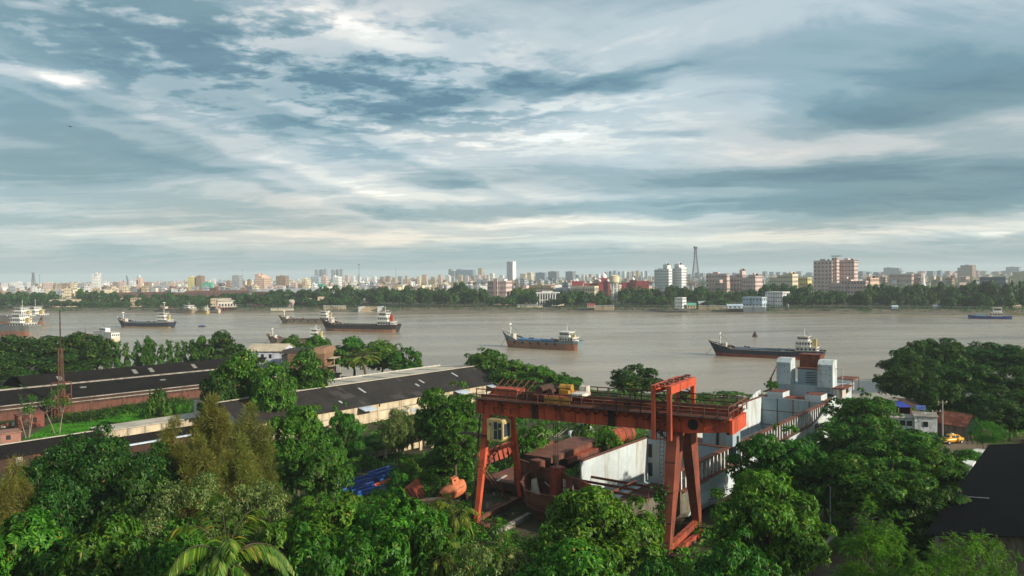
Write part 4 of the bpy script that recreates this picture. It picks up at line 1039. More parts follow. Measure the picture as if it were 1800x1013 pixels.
# ------------------------------------------------------------------ rusty fabrication pieces in the yard
def yard_items():
    # open bow block: bulkhead with two box columns and a curved bulwark
    A = at(905, 803, 7.6); B = at(1046, 851, 7.6); A.z = B.z = 0
    d = (B - A); Ln = d.length; d.normalize(); n = Vector((-d.y, d.x, 0))
    if n.y > 0: n = -n                      # towards the viewer
    W = lambda s, q, z: A + d * s + n * q + UZ * z
    t = thing('bow_block', 'rusty open bow block with two box columns beside the ship', 'ship block', W(Ln / 2, 2, GZ), math.atan2(d.y, d.x))
    keep(A, d, -2, Ln + 1, -4, 9)
    cuts = np.linspace(0, Ln - 2.2, 6)
    for a, b in zip(cuts, cuts[1:]):
        mb = MB(); mb.obox(W(a + .006, 0, 3.0), d * (b - a - .012), n * .2, UZ * (7.6 - 3.0 - .06 * random.random())); mb.build('wall_plate', M['rust'], t, True)
    mb = MB(); mb.prism([W(Ln - 2.2, 0, 3), W(Ln, 0, 3), W(Ln, 0, 5.5), W(Ln - .7, 0, 7.4), W(Ln - 2.2, 0, 7.5)], n * .2); mb.build('end_plate', M['rust_red'], t, True)
    for s, m_ in ((4.8, 'rust'), (9.2, 'rust_red')):
        mb = MB(); mb.obox(W(s, -.5, 3), d * 1.5, n * 1.4, UZ * 5.25); mb.build('box_column', M[m_], t, True)
    mb = MB(); mb.obox(W(11.1, .21, 5.4), d * .5, n * .03, UZ * 1.6); mb.build('pale_opening', M['offwhite'], t, True)
    mb = MB(); mb.bar(W(7.6, .5, 5.9), W(9.2, .6, 5.5), .12); mb.build('pipe', M['galv'], t, True)
    mb = MB(); mb.obox(W(0, -.02, 5.9), d * (Ln - 1), n * .3, UZ * .1); mb.build('stringer', M['rust_dark'], t, True)
    rim = [at(px, py, 6.6) for px, py in ((937, 825), (921, 835), (914, 848), (921, 861), (943, 869), (978, 873), (1012, 876))]
    cen = sum(rim, Vector()) / len(rim) + n * -2.5
    secs = [[q, q.lerp(Vector((cen.x, cen.y, 6.6)), .05), Vector((q.x, q.y, 5.2)).lerp(Vector((cen.x, cen.y, 5.2)), .10), Vector((q.x, q.y, 4.2)).lerp(Vector((cen.x, cen.y, 4.2)), .2), Vector((q.x, q.y, 2.6)).lerp(Vector((cen.x, cen.y, 2.6)), .42)] for q in rim]
    for a, b in zip(secs, secs[1:]):
        mb = MB(); mb.loft([a, b]); mb.build('curved_bulwark', M['rust'], t, True)
    mb = MB(); fl = [Vector((q[2].x, q[2].y, 4.5)) for q in secs]; mb.face(fl + [W(Ln - .3, .2, 4.5), W(.1, .2, 4.5)]); mb.build('deck_floor', M['rust'], t, True)
    mb = MB(); q = at(932, 868, 4.6); mb.hexa([q, q + Vector((1.2, -.3, 0)), q + Vector((1.25, -.15, 0)), q + Vector((.05, .15, 0)), q + Vector((.2, .3, 1.7)), q + Vector((.8, .2, 1.9)), q + Vector((.85, .35, 1.9)), q + Vector((.25, .45, 1.7))]); mb.build('white_panel', M['offwhite'], t, True)
    # stacked hatch-cover panels
    def panel(p, q, w, z, label, m_='rust', th=.7, name='hatch_cover_panel'):
        a = Vector((q.x - p.x, q.y - p.y, 0)); L_ = a.length; a.normalize(); r = Vector((a.y, -a.x, 0)); o = Vector((p.x, p.y, 0))
        t = thing(name, label, 'steel panel', o + UZ * GZ, math.atan2(a.y, a.x))
        mb = MB(); mb.obox(o + UZ * z, a * L_, r * w, UZ * .1); mb.build('top_plate', M[m_], t, True)
        for k in range(int(L_ / 1.5) + 1):
            mb = MB(); mb.obox(o + a * (k * (L_ - .1) / int(L_ / 1.5)) + UZ * (z - th), a * .1, r * w, UZ * (th - .003)); mb.build('rib', M['rust_dark'], t, True)
        for q_ in (0, w - .1):
            mb = MB(); mb.obox(o + r * (q_ + (-.004 if q_ == 0 else .004)) + UZ * (z - th), a * L_, r * .1, UZ * (th - .002)); mb.build('edge_beam', M['rust'], t, True)
        mb = MB()
        for s in (.12, .88): mb.obox(o + a * L_ * s + r * .2 + UZ * (GZ - .02), a * .3, r * (w - .4), UZ * (z - th - GZ))
        mb.build('trestle', M['rust_dark'], t, True)
        keep(o, a, -.8, L_ + .8, -.5, w + .5)
    p = at(922, 800, 5.2); q = at(1010, 768, 5.2); panel(p, q, 4.6, 5.2, 'rusty hatch-cover panel, longer of the pair behind the bow block')
    p = at(965, 803, 4.3); q = at(1040, 778, 4.3); panel(p, q, 3.4, 4.3, 'lower rusty hatch-cover panel nearest the ship hull', 'rust_red')
    p = at(892, 791, 4.0); q = at(950, 772, 4.0); panel(p, q, 2.8, 4.0, 'small buckled rusty panel beside the grey scrap heap', 'rust')
    p = at(846, 842, 4.2); q = at(912, 818, 4.2); panel(p, q, 6.6, 4.2, 'broad rusty deck section between the left crane legs', 'rust', 1.0, 'deck_section')
    # upright bulkhead section behind it
    p = at(846, 838, GZ); q = at(906, 818, GZ); a = (q - p); L_ = a.length; a.normalize(); r = Vector((a.y, -a.x, 0))
    t = thing('bulkhead_section', 'upright orange ribbed bulkhead section behind the crane legs', 'steel panel', p, math.atan2(a.y, a.x))
    mb = MB(); mb.hexa([p + UZ * 1.6, p + a * L_ + UZ * 1.6, p + a * L_ - r * .12 + UZ * 1.6, p - r * .12 + UZ * 1.6, p - r * .5 + UZ * 3.3, p + a * L_ - r * .5 + UZ * 3.9, p + a * L_ - r * .62 + UZ * 3.9, p - r * .62 + UZ * 3.3]); mb.build('plate', M['rust_red'], t, True)
    for k in range(7):
        c = p + a * (L_ * (k + .5) / 7); mb = MB(); mb.hexa([c + UZ * 1.6, c + a * .1 + UZ * 1.6, c + a * .1 + r * .3 + UZ * 1.6, c + r * .3 + UZ * 1.6, c - r * .45 + UZ * 3.2, c + a * .1 - r * .45 + UZ * 3.2, c + a * .1 - r * .2 + UZ * 3.2, c - r * .2 + UZ * 3.2]); mb.build('rib', M['rust_dark'], t, True)
    # white board on the deck section
    p = at(872, 846, 4.32); q = at(888, 836, 4.32); a = (q - p); 
    mb = MB(); rr = Vector((a.y, -a.x, 0)).normalized() * .35; mb.obox(Vector(p) + UZ * 0, a, rr, UZ * .08)
    tag(mb.build('white_board', M['offwhite']), 'narrow white board lying on the rusty deck section', 'board')
    # red plates and beige slab left of the lifeboat
    for i, (px, py, px2, py2, h, m_, lab) in enumerate(((727, 884, 752, 872, 1.6, 'rust_red', 'ribbed red plate leaning, left of the lifeboat'), (668, 868, 704, 860, 1.0, 'orange', 'orange steel plate under the blue truss'))):
        p = at(px, py, GZ); q = at(px2, py2, GZ); a = q - p; L_ = a.length; a.normalize(); r = Vector((a.y, -a.x, 0))
        t = thing('steel_plate', lab, 'steel plate', p, math.atan2(a.y, a.x))
        mb = MB(); mb.hexa([p, p + a * L_, p + a * L_ - r * .15, p - r * .15, p - r * 1.5 + UZ * h, p + a * L_ - r * 1.5 + UZ * h * 1.4, p + a * L_ - r * 1.65 + UZ * h * 1.4, p - r * 1.65 + UZ * h]); mb.build('plate', M[m_], t, True)
        for k in range(5):
            c = p + a * (L_ * (k + .5) / 5); mb = MB(); mb.hexa([c, c + a * .08, c + a * .08 + r * .2, c + r * .2, c - r * 1.45 + UZ * h, c + a * .08 - r * 1.45 + UZ * h, c + a * .08 - r * 1.2 + UZ * h, c - r * 1.2 + UZ * h]); mb.build('rib', M['rust_dark'], t, True)
    p = at(742, 893, GZ); mb = MB(); 
    pts = [(0, 0), (2.6, .3), (3.2, 1.0), (2.4, 1.7), (.6, 1.4), (-.4, .7)]
    mb.prism([p + Vector((x, y, 0)) for x, y in pts], (0, 0, .9)); tag(mb.build('beige_slab', weathered('beige_fibreglass', (.42, .25, .14), (.2, .12, .07), .5, 1., .8)), 'beige broken slab lying before the lifeboat', 'slab')
    # orange lifeboat, tilted bow-down
    o = at(800, 880, GZ + .2); t = thing('lifeboat', 'faded orange enclosed lifeboat standing tilted beside the crane leg', 'lifeboat', o, R(24))
    of = weathered('faded_orange_grp', (.56, .17, .07), (.34, .12, .06), .35, .9, .7)
    secs = []
    for f, hb, zk, zt in ((0, .15, .9, 1.5), (.08, .6, .45, 1.75), (.25, 1.0, .1, 1.95), (.5, 1.15, 0, 2.0), (.75, 1.1, .05, 2.0), (.92, .85, .25, 1.9), (1, .5, .6, 1.8)):
        x = f * 4.3 - 2.1
        secs.append([(x, 0, zk), (x, hb * .7, zk + .25), (x, hb, zk + .9), (x, hb * .95, zt * .82), (x, hb * .5, zt), (x, 0, zt + .06), (x, -hb * .5, zt), (x, -hb * .95, zt * .82), (x, -hb, zk + .9), (x, -hb * .7, zk + .25)])
    mb = MB(); mb.loft(secs, 0, True); mb.face(secs[0]); mb.face(secs[-1][::-1]); hb_ = mb.build('hull', of, t, smooth=True); hb_.rotation_euler = (0, R(-20), 0); hb_.location = (0, 0, .35); hb_.scale = (.86, .95, .95)
    mb = MB(); mb.hexa([(.2, -.6, 1.96), (1.5, -.6, 1.96), (1.5, .6, 1.96), (.2, .6, 1.96), (.4, -.5, 2.75), (1.35, -.5, 2.75), (1.35, .5, 2.75), (.4, .5, 2.75)]); cn = mb.build('conning_cabin', of, hb_)
    for x, y in ((.19, 0), (1.45, 0)):
        mb = MB(); mb.box(x - .02 + .12, x + .14, -.3, .3, 2.35, 2.55); mb.build('window', M['rust_dark'], hb_)
    for y in (-1, 1):
        mb = MB(); mb.box(.65, .95, y * .55 - .02, y * .55 + .02, 2.35, 2.55); mb.build('window', M['rust_dark'], hb_)
    mb = MB()
    for k in range(8):
        x = -1.6 + k * .42; mb.tube((x, 1.13, 1.45 - .15 * (k % 2)), (x + .42, 1.13, 1.45 - .15 * ((k + 1) % 2)), .03, n=5); mb.tube((x, -1.13, 1.45 - .15 * (k % 2)), (x + .42, -1.13, 1.45 - .15 * ((k + 1) % 2)), .03, n=5)
    mb.build('grab_line', M['wood'], hb_)
    mb = MB(); mb.box(-1.7, -1.4, -1, 1, -.2, .5); mb.box(1.2, 1.5, -1, 1, -.2, 1.0); mb.build('cradle', M['rust_dark'], t)
    # blue steel trusses
    def truss(px0, py0, px1, py1, z, hgt, wid, label):
        p = at(px0, py0, z); q = at(px1, py1, z); a = q - p; L_ = a.length; a.normalize(); r = Vector((a.y, -a.x, 0))
        t = thing('blue_truss', label, 'truss', Vector((p.x, p.y, GZ)), math.atan2(a.y, a.x), 'blue steel trusses in the scrub')
        for oq, oz in ((0, 0), (wid, 0), (0, hgt), (wid, hgt)):
            mb = MB(); mb.bar(p + r * oq + UZ * oz, p + a * L_ + r * oq + UZ * oz, .26, .22); mb.build('chord', M['blue'], t, True)
        mb = MB(); n = max(4, int(L_ / 1.1))
        for k in range(n):
            s0, s1 = L_ * k / n, L_ * (k + 1) / n
            for oq in (0, wid):
                mb.bar(p + a * s0 + r * oq, p + a * s1 + r * oq + UZ * hgt, .07)
            for j in (0, .5): mb.bar(p + a * (s0 + (s1 - s0) * j) + UZ * hgt * .5, p + a * (s0 + (s1 - s0) * j) + r * wid + UZ * hgt * .5, .16, .05)
            mb.bar(p + a * s0, p + a * s0 + r * wid, .08)
        mb.build('web_bracing', M['blue'], t, True)
        mb = MB()
        for s in (.15, .85): mb.bar(p + a * L_ * s - UZ * (z - GZ) + r * wid / 2, p + a * L_ * s + r * wid / 2, .3)
        mb.build('support_post', M['wood'], t, True)
        keep(p, a, -.5, L_ + .5, -.5, wid + .5)
    truss(588, 858, 686, 832, 3.4, .55, 1.7, 'blue steel truss lying on top of the pile in the scrub')
    truss(618, 868, 700, 846, 3.0, .4, 1.3, 'blue steel truss lowest and nearest in the pile')
    truss(648, 838, 684, 826, 4.0, .5, 1.4, 'short blue steel truss at the back of the pile')
    # ruined low wall with cream piers in the scrub
    p = at(672, 806, GZ); q = at(762, 786, GZ); a = q - p; L_ = a.length; a.normalize(); r = Vector((a.y, -a.x, 0))
    t = thing('ruined_shelter', 'low ruined shelter with brown slab roof and cream piers in the scrub', 'shelter', p, math.atan2(a.y, a.x))
    mb = MB(); mb.obox(p - r * 2 + UZ * 2.1, a * L_, r * 3.0, UZ * .18); mb.build('roof_slab', M['rust_dark'], t, True)
    for s in (.02, .35, .7, .93):
        mb = MB(); mb.obox(p + a * L_ * s, a * .5, r * .3, UZ * 2.08); mb.build('pier', M['cream'], t, True)
    mb = MB(); mb.obox(p - r * 1.9, a * L_, r * .25, UZ * 2.0); mb.build('rear_wall', M['cream'], t, True)
    keep(p, a, -.5, L_ + .5, -2.5, 1.2)
    # skid beams on the ground below the crane
    for i, (x0, y0, x1, y1, lab) in enumerate(((862, 902, 905, 882, 'timber skid beam by the near left crane foot'), (868, 940, 930, 905, 'concrete rail beam in front of the left crane foot'), (1190, 968, 1240, 930, 'rusty rail beam at the right crane feet'))):
        p = at(x0, y0, GZ + .3); q = at(x1, y1, GZ + .3)
        t = thing('skid_beam', lab, 'beam', Vector((p.x, p.y, GZ)), math.atan2((q - p).y, (q - p).x))
        mb = MB(); mb.bar(p, q, .55, .5); mb.build('beam', (M['wood'], M['concrete'], M['rust_red'])[i], t, True)
        mb = MB()
        for s in (.1, .5, .9): c = p.lerp(q, s); mb.obox(c - Vector((.4, .4, .3)), (.8, 0, 0), (0, .8, 0), (0, 0, .08))
        mb.build('packing_block', M['wood'], t, True)
    # steel offcuts scattered below the crane
    lab = ['rusty steel offcuts heaped by the near crane foot', 'rusty steel offcuts heaped under the deck section', 'rusty steel offcuts heaped left of the lifeboat', 'rusty offcuts heaped behind the hatch covers']
    for (px, py), l in zip(((862, 908), (885, 868), (770, 895), (905, 805)), lab):
        c = at(px, py, GZ); t = thing('scrap_heap', l, 'scrap heap', c)
        for k in range(22):
            a_ = random.uniform(0, 6.3); q = Vector((random.gauss(0, 1.6), random.gauss(0, 1.3), 0)); h = max(.05, .9 - q.length * .25) * random.random()
            ln = random.uniform(.5, 2.6); mb = MB(); dv = Vector((math.cos(a_), math.sin(a_), random.uniform(-.2, .35))) * ln
            mb.bar(q + UZ * h, q + UZ * (h + .05) + dv, random.uniform(.06, .35), .06); mb.build('offcut', random.choice([M['rust'], M['rust_dark'], M['rust_red'], M['wood']]), t)
    # pale scrap: bundled bamboo and white drums beyond the panels
    c = at(952, 778, GZ); t = thing('bamboo_heap', 'pale heap of bundled bamboo poles behind the rusty panels', 'bamboo heap', c)
    bam = weathered('dry_bamboo', (.40, .36, .25), (.2, .17, .12), .4, 1., .8)
    for k in range(46):
        q = Vector((random.gauss(0, 1.5), random.gauss(0, 1.2), 0)); a_ = random.gauss(.8, .35)
        mb = MB(); mb.tube(q + UZ * .3, q + Vector((math.cos(a_) * 2.2, math.sin(a_) * .8, random.uniform(.6, 2.4))), .06, .03, 5); mb.build('pole', bam, t)
    keep((c.x, c.y), (1, 0, 0), -3.5, 4.5, -3, 3)
    for i, (px, py) in enumerate(((1004, 770), (1014, 771), (1024, 768))):
        c = at(px, py, GZ); t = thing('white_drum', ('leftmost white drum in the yard scrub', 'middle white drum in the yard scrub', 'rightmost white drum in the yard scrub')[i], 'drum', c, group='white drums in the scrub')
        mb = MB(); mb.lathe((0, 0, 0), [(.02, 0), (.55, 0), (.58, .1), (.55, .5), (.58, .55), (.55, .6), (.55, 1.1), (.45, 1.25), (.15, 1.35), (.02, 1.35)], 12); mb.build('body', M['white'], t, smooth=True)
        mb = MB(); mb.tube((0, 0, 1.352), (0, 0, 1.45), .13, n=8); mb.build('cap', M['dark'], t)
    c = at(1030, 764, GZ); t = thing('scrap_cabin', 'small blue-white scrapped cabin beyond the drums', 'cabin', c, .5)
    mb = MB(); mb.box(-1.2, 1.2, -.9, .9, 0, 2.4); mb.build('body', M['hullwhite'], t)
    mb = MB(); mb.box(-.7, .2, -.93, -.903, 1.1, 1.9); mb.build('window', M['dark'], t)
    mb = MB(); mb.box(-1.35, 1.35, -1.05, 1.05, 2.403, 2.52); mb.build('roof', M['galv'], t)
    # rusty tank shells beside the far crane leg
    c = at(1092, 778, GZ); t = thing('tank_section', 'dark red tank section lying beyond the ship hold', 'tank', c, .64)
    mb = MB(); mb.tube((-2.4, 0, 1.3), (2.4, 0, 1.3), 1.3, n=18); mb.build('shell', M['rust_red'], t)
    for x in (-1.6, 0, 1.6):
        mb = MB(); mb.tube((x - .08, 0, 1.3), (x + .08, 0, 1.3), 1.36, n=18); mb.build('hoop', M['rust'], t)
yard_items()

# ------------------------------------------------------------------ huts, taxi, poles on the right
def right_cluster():
    # white and blue flat-roofed hut
    o = at(1612, 768, GZ); t = thing('flat_roofed_hut', 'white flat-roofed hut with blue bands and a solar panel on top', 'hut', o, R(-24))
    wb = weathered('white_limewash', (.62, .62, .62), (.3, .28, .26), .4, .5, .9); bb = weathered('blue_band_paint', (.02, .06, .30), (.05, .06, .12), .4, .8, .8)
    mb = MB(); mb.box(-4.2, -.6, -2, 2, 0, 3.4); mb.build('low_wing', weathered('pale_green_wall', (.45, .52, .48), (.25, .25, .22), .4, .5, .9), t)
    for x in (-3.9, -2.8, -1.7):
        mb = MB(); mb.box(x, x + .85, -2.03, -2.003, 2.2, 3.1); mb.build('window', M['dark'], t)
    mb = MB(); mb.box(-4.4, -.55, -2.2, 2.2, 3.403, 3.6); mb.build('wing_roof_slab', M['concrete'], t)
    mb = MB(); mb.box(-.5, 3.0, -2.4, 2.2, 0, 4.0); mb.build('main_room', wb, t)
    mb = MB(); mb.box(-.7, 3.2, -2.6, 2.4, 4.003, 4.15); mb.build('roof_slab', M['concrete'], t)
    mb = MB(); mb.box(-.53, 3.03, -2.43, 2.23, .2, 1.2); mb.build('blue_band', bb, t)
    mb = MB(); mb.box(.8, 1.6, -2.46, -2.433, 2.3, 3.2); mb.build('window', M['dark'], t)
    mb = MB(); mb.box(3.005, 3.03, -1.6, .2, 1.5, 3.0); mb.build('blue_shutter', bb, t)
    mb = MB(); mb.hexa([(-.2, -.6, 4.9), (1.4, -.6, 4.9), (1.4, .5, 5.5), (-.2, .5, 5.5), (-.2, -.6, 4.97), (1.4, -.6, 4.97), (1.4, .5, 5.57), (-.2, .5, 5.57)]); sp = mb.build('solar_panel', weathered('solar_cells', (.06, .10, .28), None, 0, 1, .3), t)
    for x in (0, 1.2):
        mb = MB(); mb.bar((x, 0, 4.15), (x, 0, 5.15), .06); mb.build('panel_post', M['galv'], sp)
    keep((o.x, o.y), (1, 0, 0), -6, 5, -4, 4)
    # tiled hut
    o = at(1682, 766, GZ); t = thing('tiled_hut', 'hut with patched red-tile gable roof and green plank gable', 'hut', o, R(28))
    gp = weathered('green_planks', (.16, .24, .21), (.08, .1, .09), .4, 1., .9)
    mb = MB(); mb.box(-1.7, 1.7, -2.6, 2.6, 0, 2.3); mb.build('wall', M['wood'], t)
    mb = MB(); mb.prism([(-1.75, -2.62, 0), (1.75, -2.62, 0), (1.75, -2.62, 2.3), (0, -2.62, 3.9), (-1.75, -2.62, 2.3)], (0, -.06, 0)); gb = mb.build('gable_front', gp, t)
    for k in range(7):
        mb = MB(); x = -1.6 + k * .5; mb.box(x, x + .05, -2.715, -2.685, .1, 2.4 + max(0, 1.2 - abs(x) * .8)); mb.build('plank_joint', M['wood'], gb)
    tm = [weathered('clay_tile_%d' % i, c, (.12, .06, .04), .4, 1.5, .85) for i, c in enumerate(((.34, .09, .045), (.26, .075, .04), (.42, .14, .08)))]
    for sg in (1, -1):
        for row in range(6):
            for c in range(9):
                y0 = -3.0 + c * .66; x0 = .02 + row * .36; z = lambda x: 3.98 - x * .86
                mb = MB(); mb.hexa([(sg * x0, y0, z(x0) + .02), (sg * x0, y0 + .64, z(x0) + .02), (sg * (x0 + .4), y0 + .64, z(x0 + .4) + .05), (sg * (x0 + .4), y0, z(x0 + .4) + .05), (sg * x0, y0, z(x0) + .08), (sg * x0, y0 + .64, z(x0) + .08), (sg * (x0 + .4), y0 + .64, z(x0 + .4) + .12), (sg * (x0 + .4), y0, z(x0 + .4) + .12)])
                mb.build('roof_tile', random.choice(tm), t)
    mb = MB(); mb.tube((0, -3.05, 4.02), (0, 3.0, 4.02), .14, n=6); mb.build('ridge_tile', tm[1], t)
    mb = MB(); mb.hexa([(1.9, -2.2, 2.1), (3.6, -2.2, 1.7), (3.6, 1.5, 1.7), (1.9, 1.5, 2.1), (1.9, -2.2, 2.2), (3.6, -2.2, 1.8), (3.6, 1.5, 1.8), (1.9, 1.5, 2.2)]); mb.build('lean_to_roof', M['concrete'], t)
    for y in (-2, 1.2):
        mb = MB(); mb.bar((3.4, y, 0), (3.4, y, 1.75), .1); mb.build('post', M['wood'], t)
    keep((o.x, o.y), (1, 0, 0), -4, 5, -4, 4)
    # blue tarpaulin shack under the big trees
    o = at(1588, 742, GZ); t = thing('tarpaulin_shack', 'dark shack roofed with bright blue tarpaulin under the big trees', 'shack', o, .2)
    tp = weathered('blue_tarpaulin', (.012, .03, .26), (.02, .03, .14), .4, 1., .6)
    mb = MB(); mb.hexa([(-2.8, -2.4, 3.4), (0, -2.4, 3.25), (0, .4, 3.9), (-2.8, .4, 4.0), (-2.8, -2.4, 3.46), (0, -2.4, 3.31), (0, .4, 3.96), (-2.8, .4, 4.06)]); mb.build('tarpaulin', tp, t)
    mb = MB(); mb.hexa([(.03, -2.4, 3.25), (3.2, -2.4, 3.1), (3.2, 2.2, 4.1), (.03, 2.2, 4.3), (.03, -2.4, 3.31), (3.2, -2.4, 3.16), (3.2, 2.2, 4.16), (.03, 2.2, 4.36)]); mb.build('sheet_roof', M['rust_dark'], t)
    for x, y in ((-2.7, -2.1), (0, -2.1), (2.8, -2.1), (-2.7, 1.9), (2.8, 1.9)):
        mb = MB(); mb.bar((x, y, 0), (x, y, 3.2 if y < 0 else 4.0), .14); mb.build('post', M['wood'], t)
    mb = MB(); mb.box(-2.6, 2.6, 1.2, 1.3, 0, 3.3); mb.build('back_wall', M['rust_dark'], t)
    for k in range(7):
        mb = MB(); x = .3 + k * .35; mb.box(x, x + .16, -1.6, -1.4, 0, 2.2 + .3 * (k % 2)); mb.build('stacked_plank', weathered('orange_timber', (.34, .16, .06), (.15, .08, .04), .4, 1., .9), t)
    # taxi
    o = at(1673, 779, GZ); t = thing('taxi', 'yellow rounded taxi car parked before the tiled hut', 'car', o, R(196))
    ty = weathered('taxi_yellow', (.62, .30, .012), None, 0, .8, .35, 0, False, 0, .06, .5)
    secs = []
    for x, hb, z0, z1 in ((-2.1, .55, .45, .75), (-1.95, .72, .32, .92), (-1.2, .8, .3, .98), (0, .82, .3, 1.0), (1.1, .8, .3, .98), (1.8, .74, .32, .9), (2.08, .6, .42, .72)):
        secs.append([(x, -hb * .9, z0), (x, -hb, (z0 + z1) / 2), (x, -hb * .92, z1), (x, hb * .92, z1), (x, hb, (z0 + z1) / 2), (x, hb * .9, z0)])
    mb = MB(); mb.loft(secs, 0, True); mb.face(secs[0]); mb.face(secs[-1][::-1]); body = mb.build('body', ty, t, smooth=True)
    secs = []
    for x, hb, zt in ((-1.45, .70, 1.0), (-1.0, .66, 1.42), (-.5, .64, 1.54), (.25, .64, 1.54), (.7, .66, 1.4), (1.15, .72, 1.0)):
        secs.append([(x, -hb - .06, .97), (x, -hb, (.97 + zt) / 2), (x, -hb * .85, zt), (x, hb * .85, zt), (x, hb, (.97 + zt) / 2), (x, hb + .06, .97)])
    mb = MB(); mb.loft(secs, 0, True); cabn = mb.build('cabin', ty, t, smooth=True)
    for sg in (-1, 1):
        for x0, x1 in ((-.95, -.2), (-.12, .62)):
            mb = MB(); mb.hexa([(x0, sg * .70, 1.05), (x1, sg * .70, 1.05), (x1, sg * .725, 1.05), (x0, sg * .725, 1.05), (x0 + .08, sg * .62, 1.4), (x1 - .06, sg * .62, 1.4), (x1 - .06, sg * .655, 1.4), (x0 + .08, sg * .655, 1.4)]); mb.build('side_window', M['glass'], cabn)
    for x0, x1 in ((-1.36, -1.1), (1.06, .80)):
        mb = MB(); sgx = -1 if x0 < 0 else 1
        mb.hexa([(x0 + sgx * .03, -.55, 1.06), (x0 + sgx * .03, .55, 1.06), (x0 + sgx * .01, .55, 1.06), (x0 + sgx * .01, -.55, 1.06), (x1 + sgx * .06, -.48, 1.38), (x1 + sgx * .06, .48, 1.38), (x1 + sgx * .03, .48, 1.38), (x1 + sgx * .03, -.48, 1.38)]); mb.build('windscreen', M['glass'], cabn)
    for x in (-1.3, 1.3):
        for y in (-.75, .75):
            mb = MB(); mb.tube((x, y - .09, .31), (x, y + .09, .31), .31, n=14); wh = mb.build('wheel', M['black_tyre'], t)
            mb = MB(); mb.tube((x, y + (.092 if y > 0 else -.105), .31), (x, y + (.105 if y > 0 else -.092), .31), .17, n=10); mb.build('hub_cap', M['galv'], wh)
    for x in (-2.14, 2.12):
        mb = MB(); mb.box(x - .05, x + .05, -.72, .72, .4, .52); mb.build('bumper', M['galv'], t)
    for y in (-.55, .55):
        mb = MB(); mb.tube((2.0, y, .72), (2.1, y, .72), .12, n=10); mb.build('headlight', M['white'], t)
        mb = MB(); mb.box(-2.1, -2.02, y - .08, y + .08, .66, .78); mb.build('tail_light', M['rust_red'], t)
    mb = MB(); mb.box(-.25, .05, -.22, .22, 1.545, 1.68); mb.build('roof_sign', M['white'], t)
    # white parked vans behind the black roof
    for i, (px, py, lab, rz) in enumerate(((1722, 812, 'white parked van farther along the black roof', .9), (1704, 834, 'white parked van nearer, half hidden by the black roof', .9))):
        o = at(px, py, GZ); t = thing('parked_van', lab, 'van', o, rz, 'vans parked beside the black roof')
        secs = []
        for x, z0, z1 in ((-2.2, .4, 1.75), (-2.1, .3, 1.9), (.6, .3, 1.92), (1.2, .3, 1.3), (2.0, .32, 1.05), (2.15, .45, .8)):
            secs.append([(x, -.8, z0), (x, -.84, .9 * (1 if z1 > 1 else .7)), (x, -.72, z1), (x, .72, z1), (x, .84, .9 * (1 if z1 > 1 else .7)), (x, .8, z0)])
        mb = MB(); mb.loft(secs, 0, True); mb.face(secs[0]); mb.face(secs[-1][::-1]); mb.build('body', M['white'], t)
        for sg in (-1, 1):
            mb = MB(); mb.box(-1.7, .7, sg * .80 - .02, sg * .80 + .02, 1.2, 1.65); mb.build('side_window', M['glass'], t)
            for x in (-1.35, 1.3):
                mb = MB(); mb.tube((x, sg * .72 - .1, .32), (x, sg * .72 + .1, .32), .32, n=12); mb.build('wheel', M['black_tyre'], t)
        mb = MB(); mb.hexa([(.72, -.64, 1.84), (.72, .64, 1.84), (.70, .64, 1.84), (.70, -.64, 1.84), (1.22, -.66, 1.34), (1.22, .66, 1.34), (1.20, .66, 1.34), (1.20, -.66, 1.34)]); mb.build('windscreen', M['glass'], t)
    # poles with wires
    def pole(px, py, pyt, label, arm=True, r=.13, mat='galv'):
        o = at(px, py, GZ); zt = atD(px, pyt, o.y).z - GZ
        t = thing('utility_pole', label, 'pole', o)
        mb = MB(); mb.tube((0, 0, 0), (0, 0, zt), r, r * .7, 8); mb.build('shaft', M[mat], t)
        if arm:
            mb = MB(); mb.bar((-.8, 0, zt - .4), (.8, 0, zt - .4), .1); mb.build('cross_arm', M['wood'], t)
            for x in (-.7, 0, .7):
                mb = MB(); mb.tube((x, 0, zt - .35), (x, 0, zt - .1), .06, n=6); mb.build('insulator', M['white'], t)
        return o + UZ * (zt - .4)
    a = pole(1657, 772, 704, 'tallest grey pole beside the flat-roofed hut', True, .14, 'concrete')
    b = pole(1646, 764, 720, 'brown pole behind the flat-roofed hut corner', True, .1, 'wood')
    c = pole(1626, 770, 724, 'slim white pole in front of the flat-roofed hut', False, .08, 'white')
    d = pole(1460, 962, 856, 'slim grey pole beside the path at the berth', False, .09, 'galv')
    e = pole(1470, 880, 852, 'short grey pole with brackets right of the berth path', True, .07, 'galv')
    tw = thing('overhead_wires', 'thin sagging wires between the poles right of the berth', 'wires', (0, 0, 0))
    def wire(p, q, sag=.6):
        pr = None; mb = MB()
        for k in range(9):
            f = k / 8; w = p.lerp(q, f) - UZ * sag * 4 * f * (1 - f)
            if pr is not None: mb.tube(pr, w, .03, n=4, cap=False)
            pr = w
        mb.build('wire', M['dark'], tw)
    wire(a, b, .3); wire(b, c, .3); wire(b, at(1600, 745, 6), .4); wire(d, at(1405, 930, 5), .8); wire(d, at(1398, 942, 4.4), .8); wire(e, at(1405, 952, 4.4), .9); wire(e, d, .2)
    # platform stair by the berth
    o = at(1478, 905, GZ); t = thing('access_platform', 'small railed steel platform half hidden by trees right of the berth', 'platform', o, .65)
    mb = MB(); mb.box(-1.6, 1.6, -.9, .9, 2.6, 2.75); mb.build('deck', M['rust'], t)
    for x in (-1.5, 1.5):
        for y in (-.8, .8):
            mb = MB(); mb.bar((x, y, 0), (x, y, 3.75), .1); mb.build('post', M['galv'], t)
    mb = MB()
    for z in (3.2, 3.7):
        for y in (-.8, .8): mb.bar((-1.5, y, z), (1.5, y, z), .06)
    mb.build('handrail', M['galv'], t)
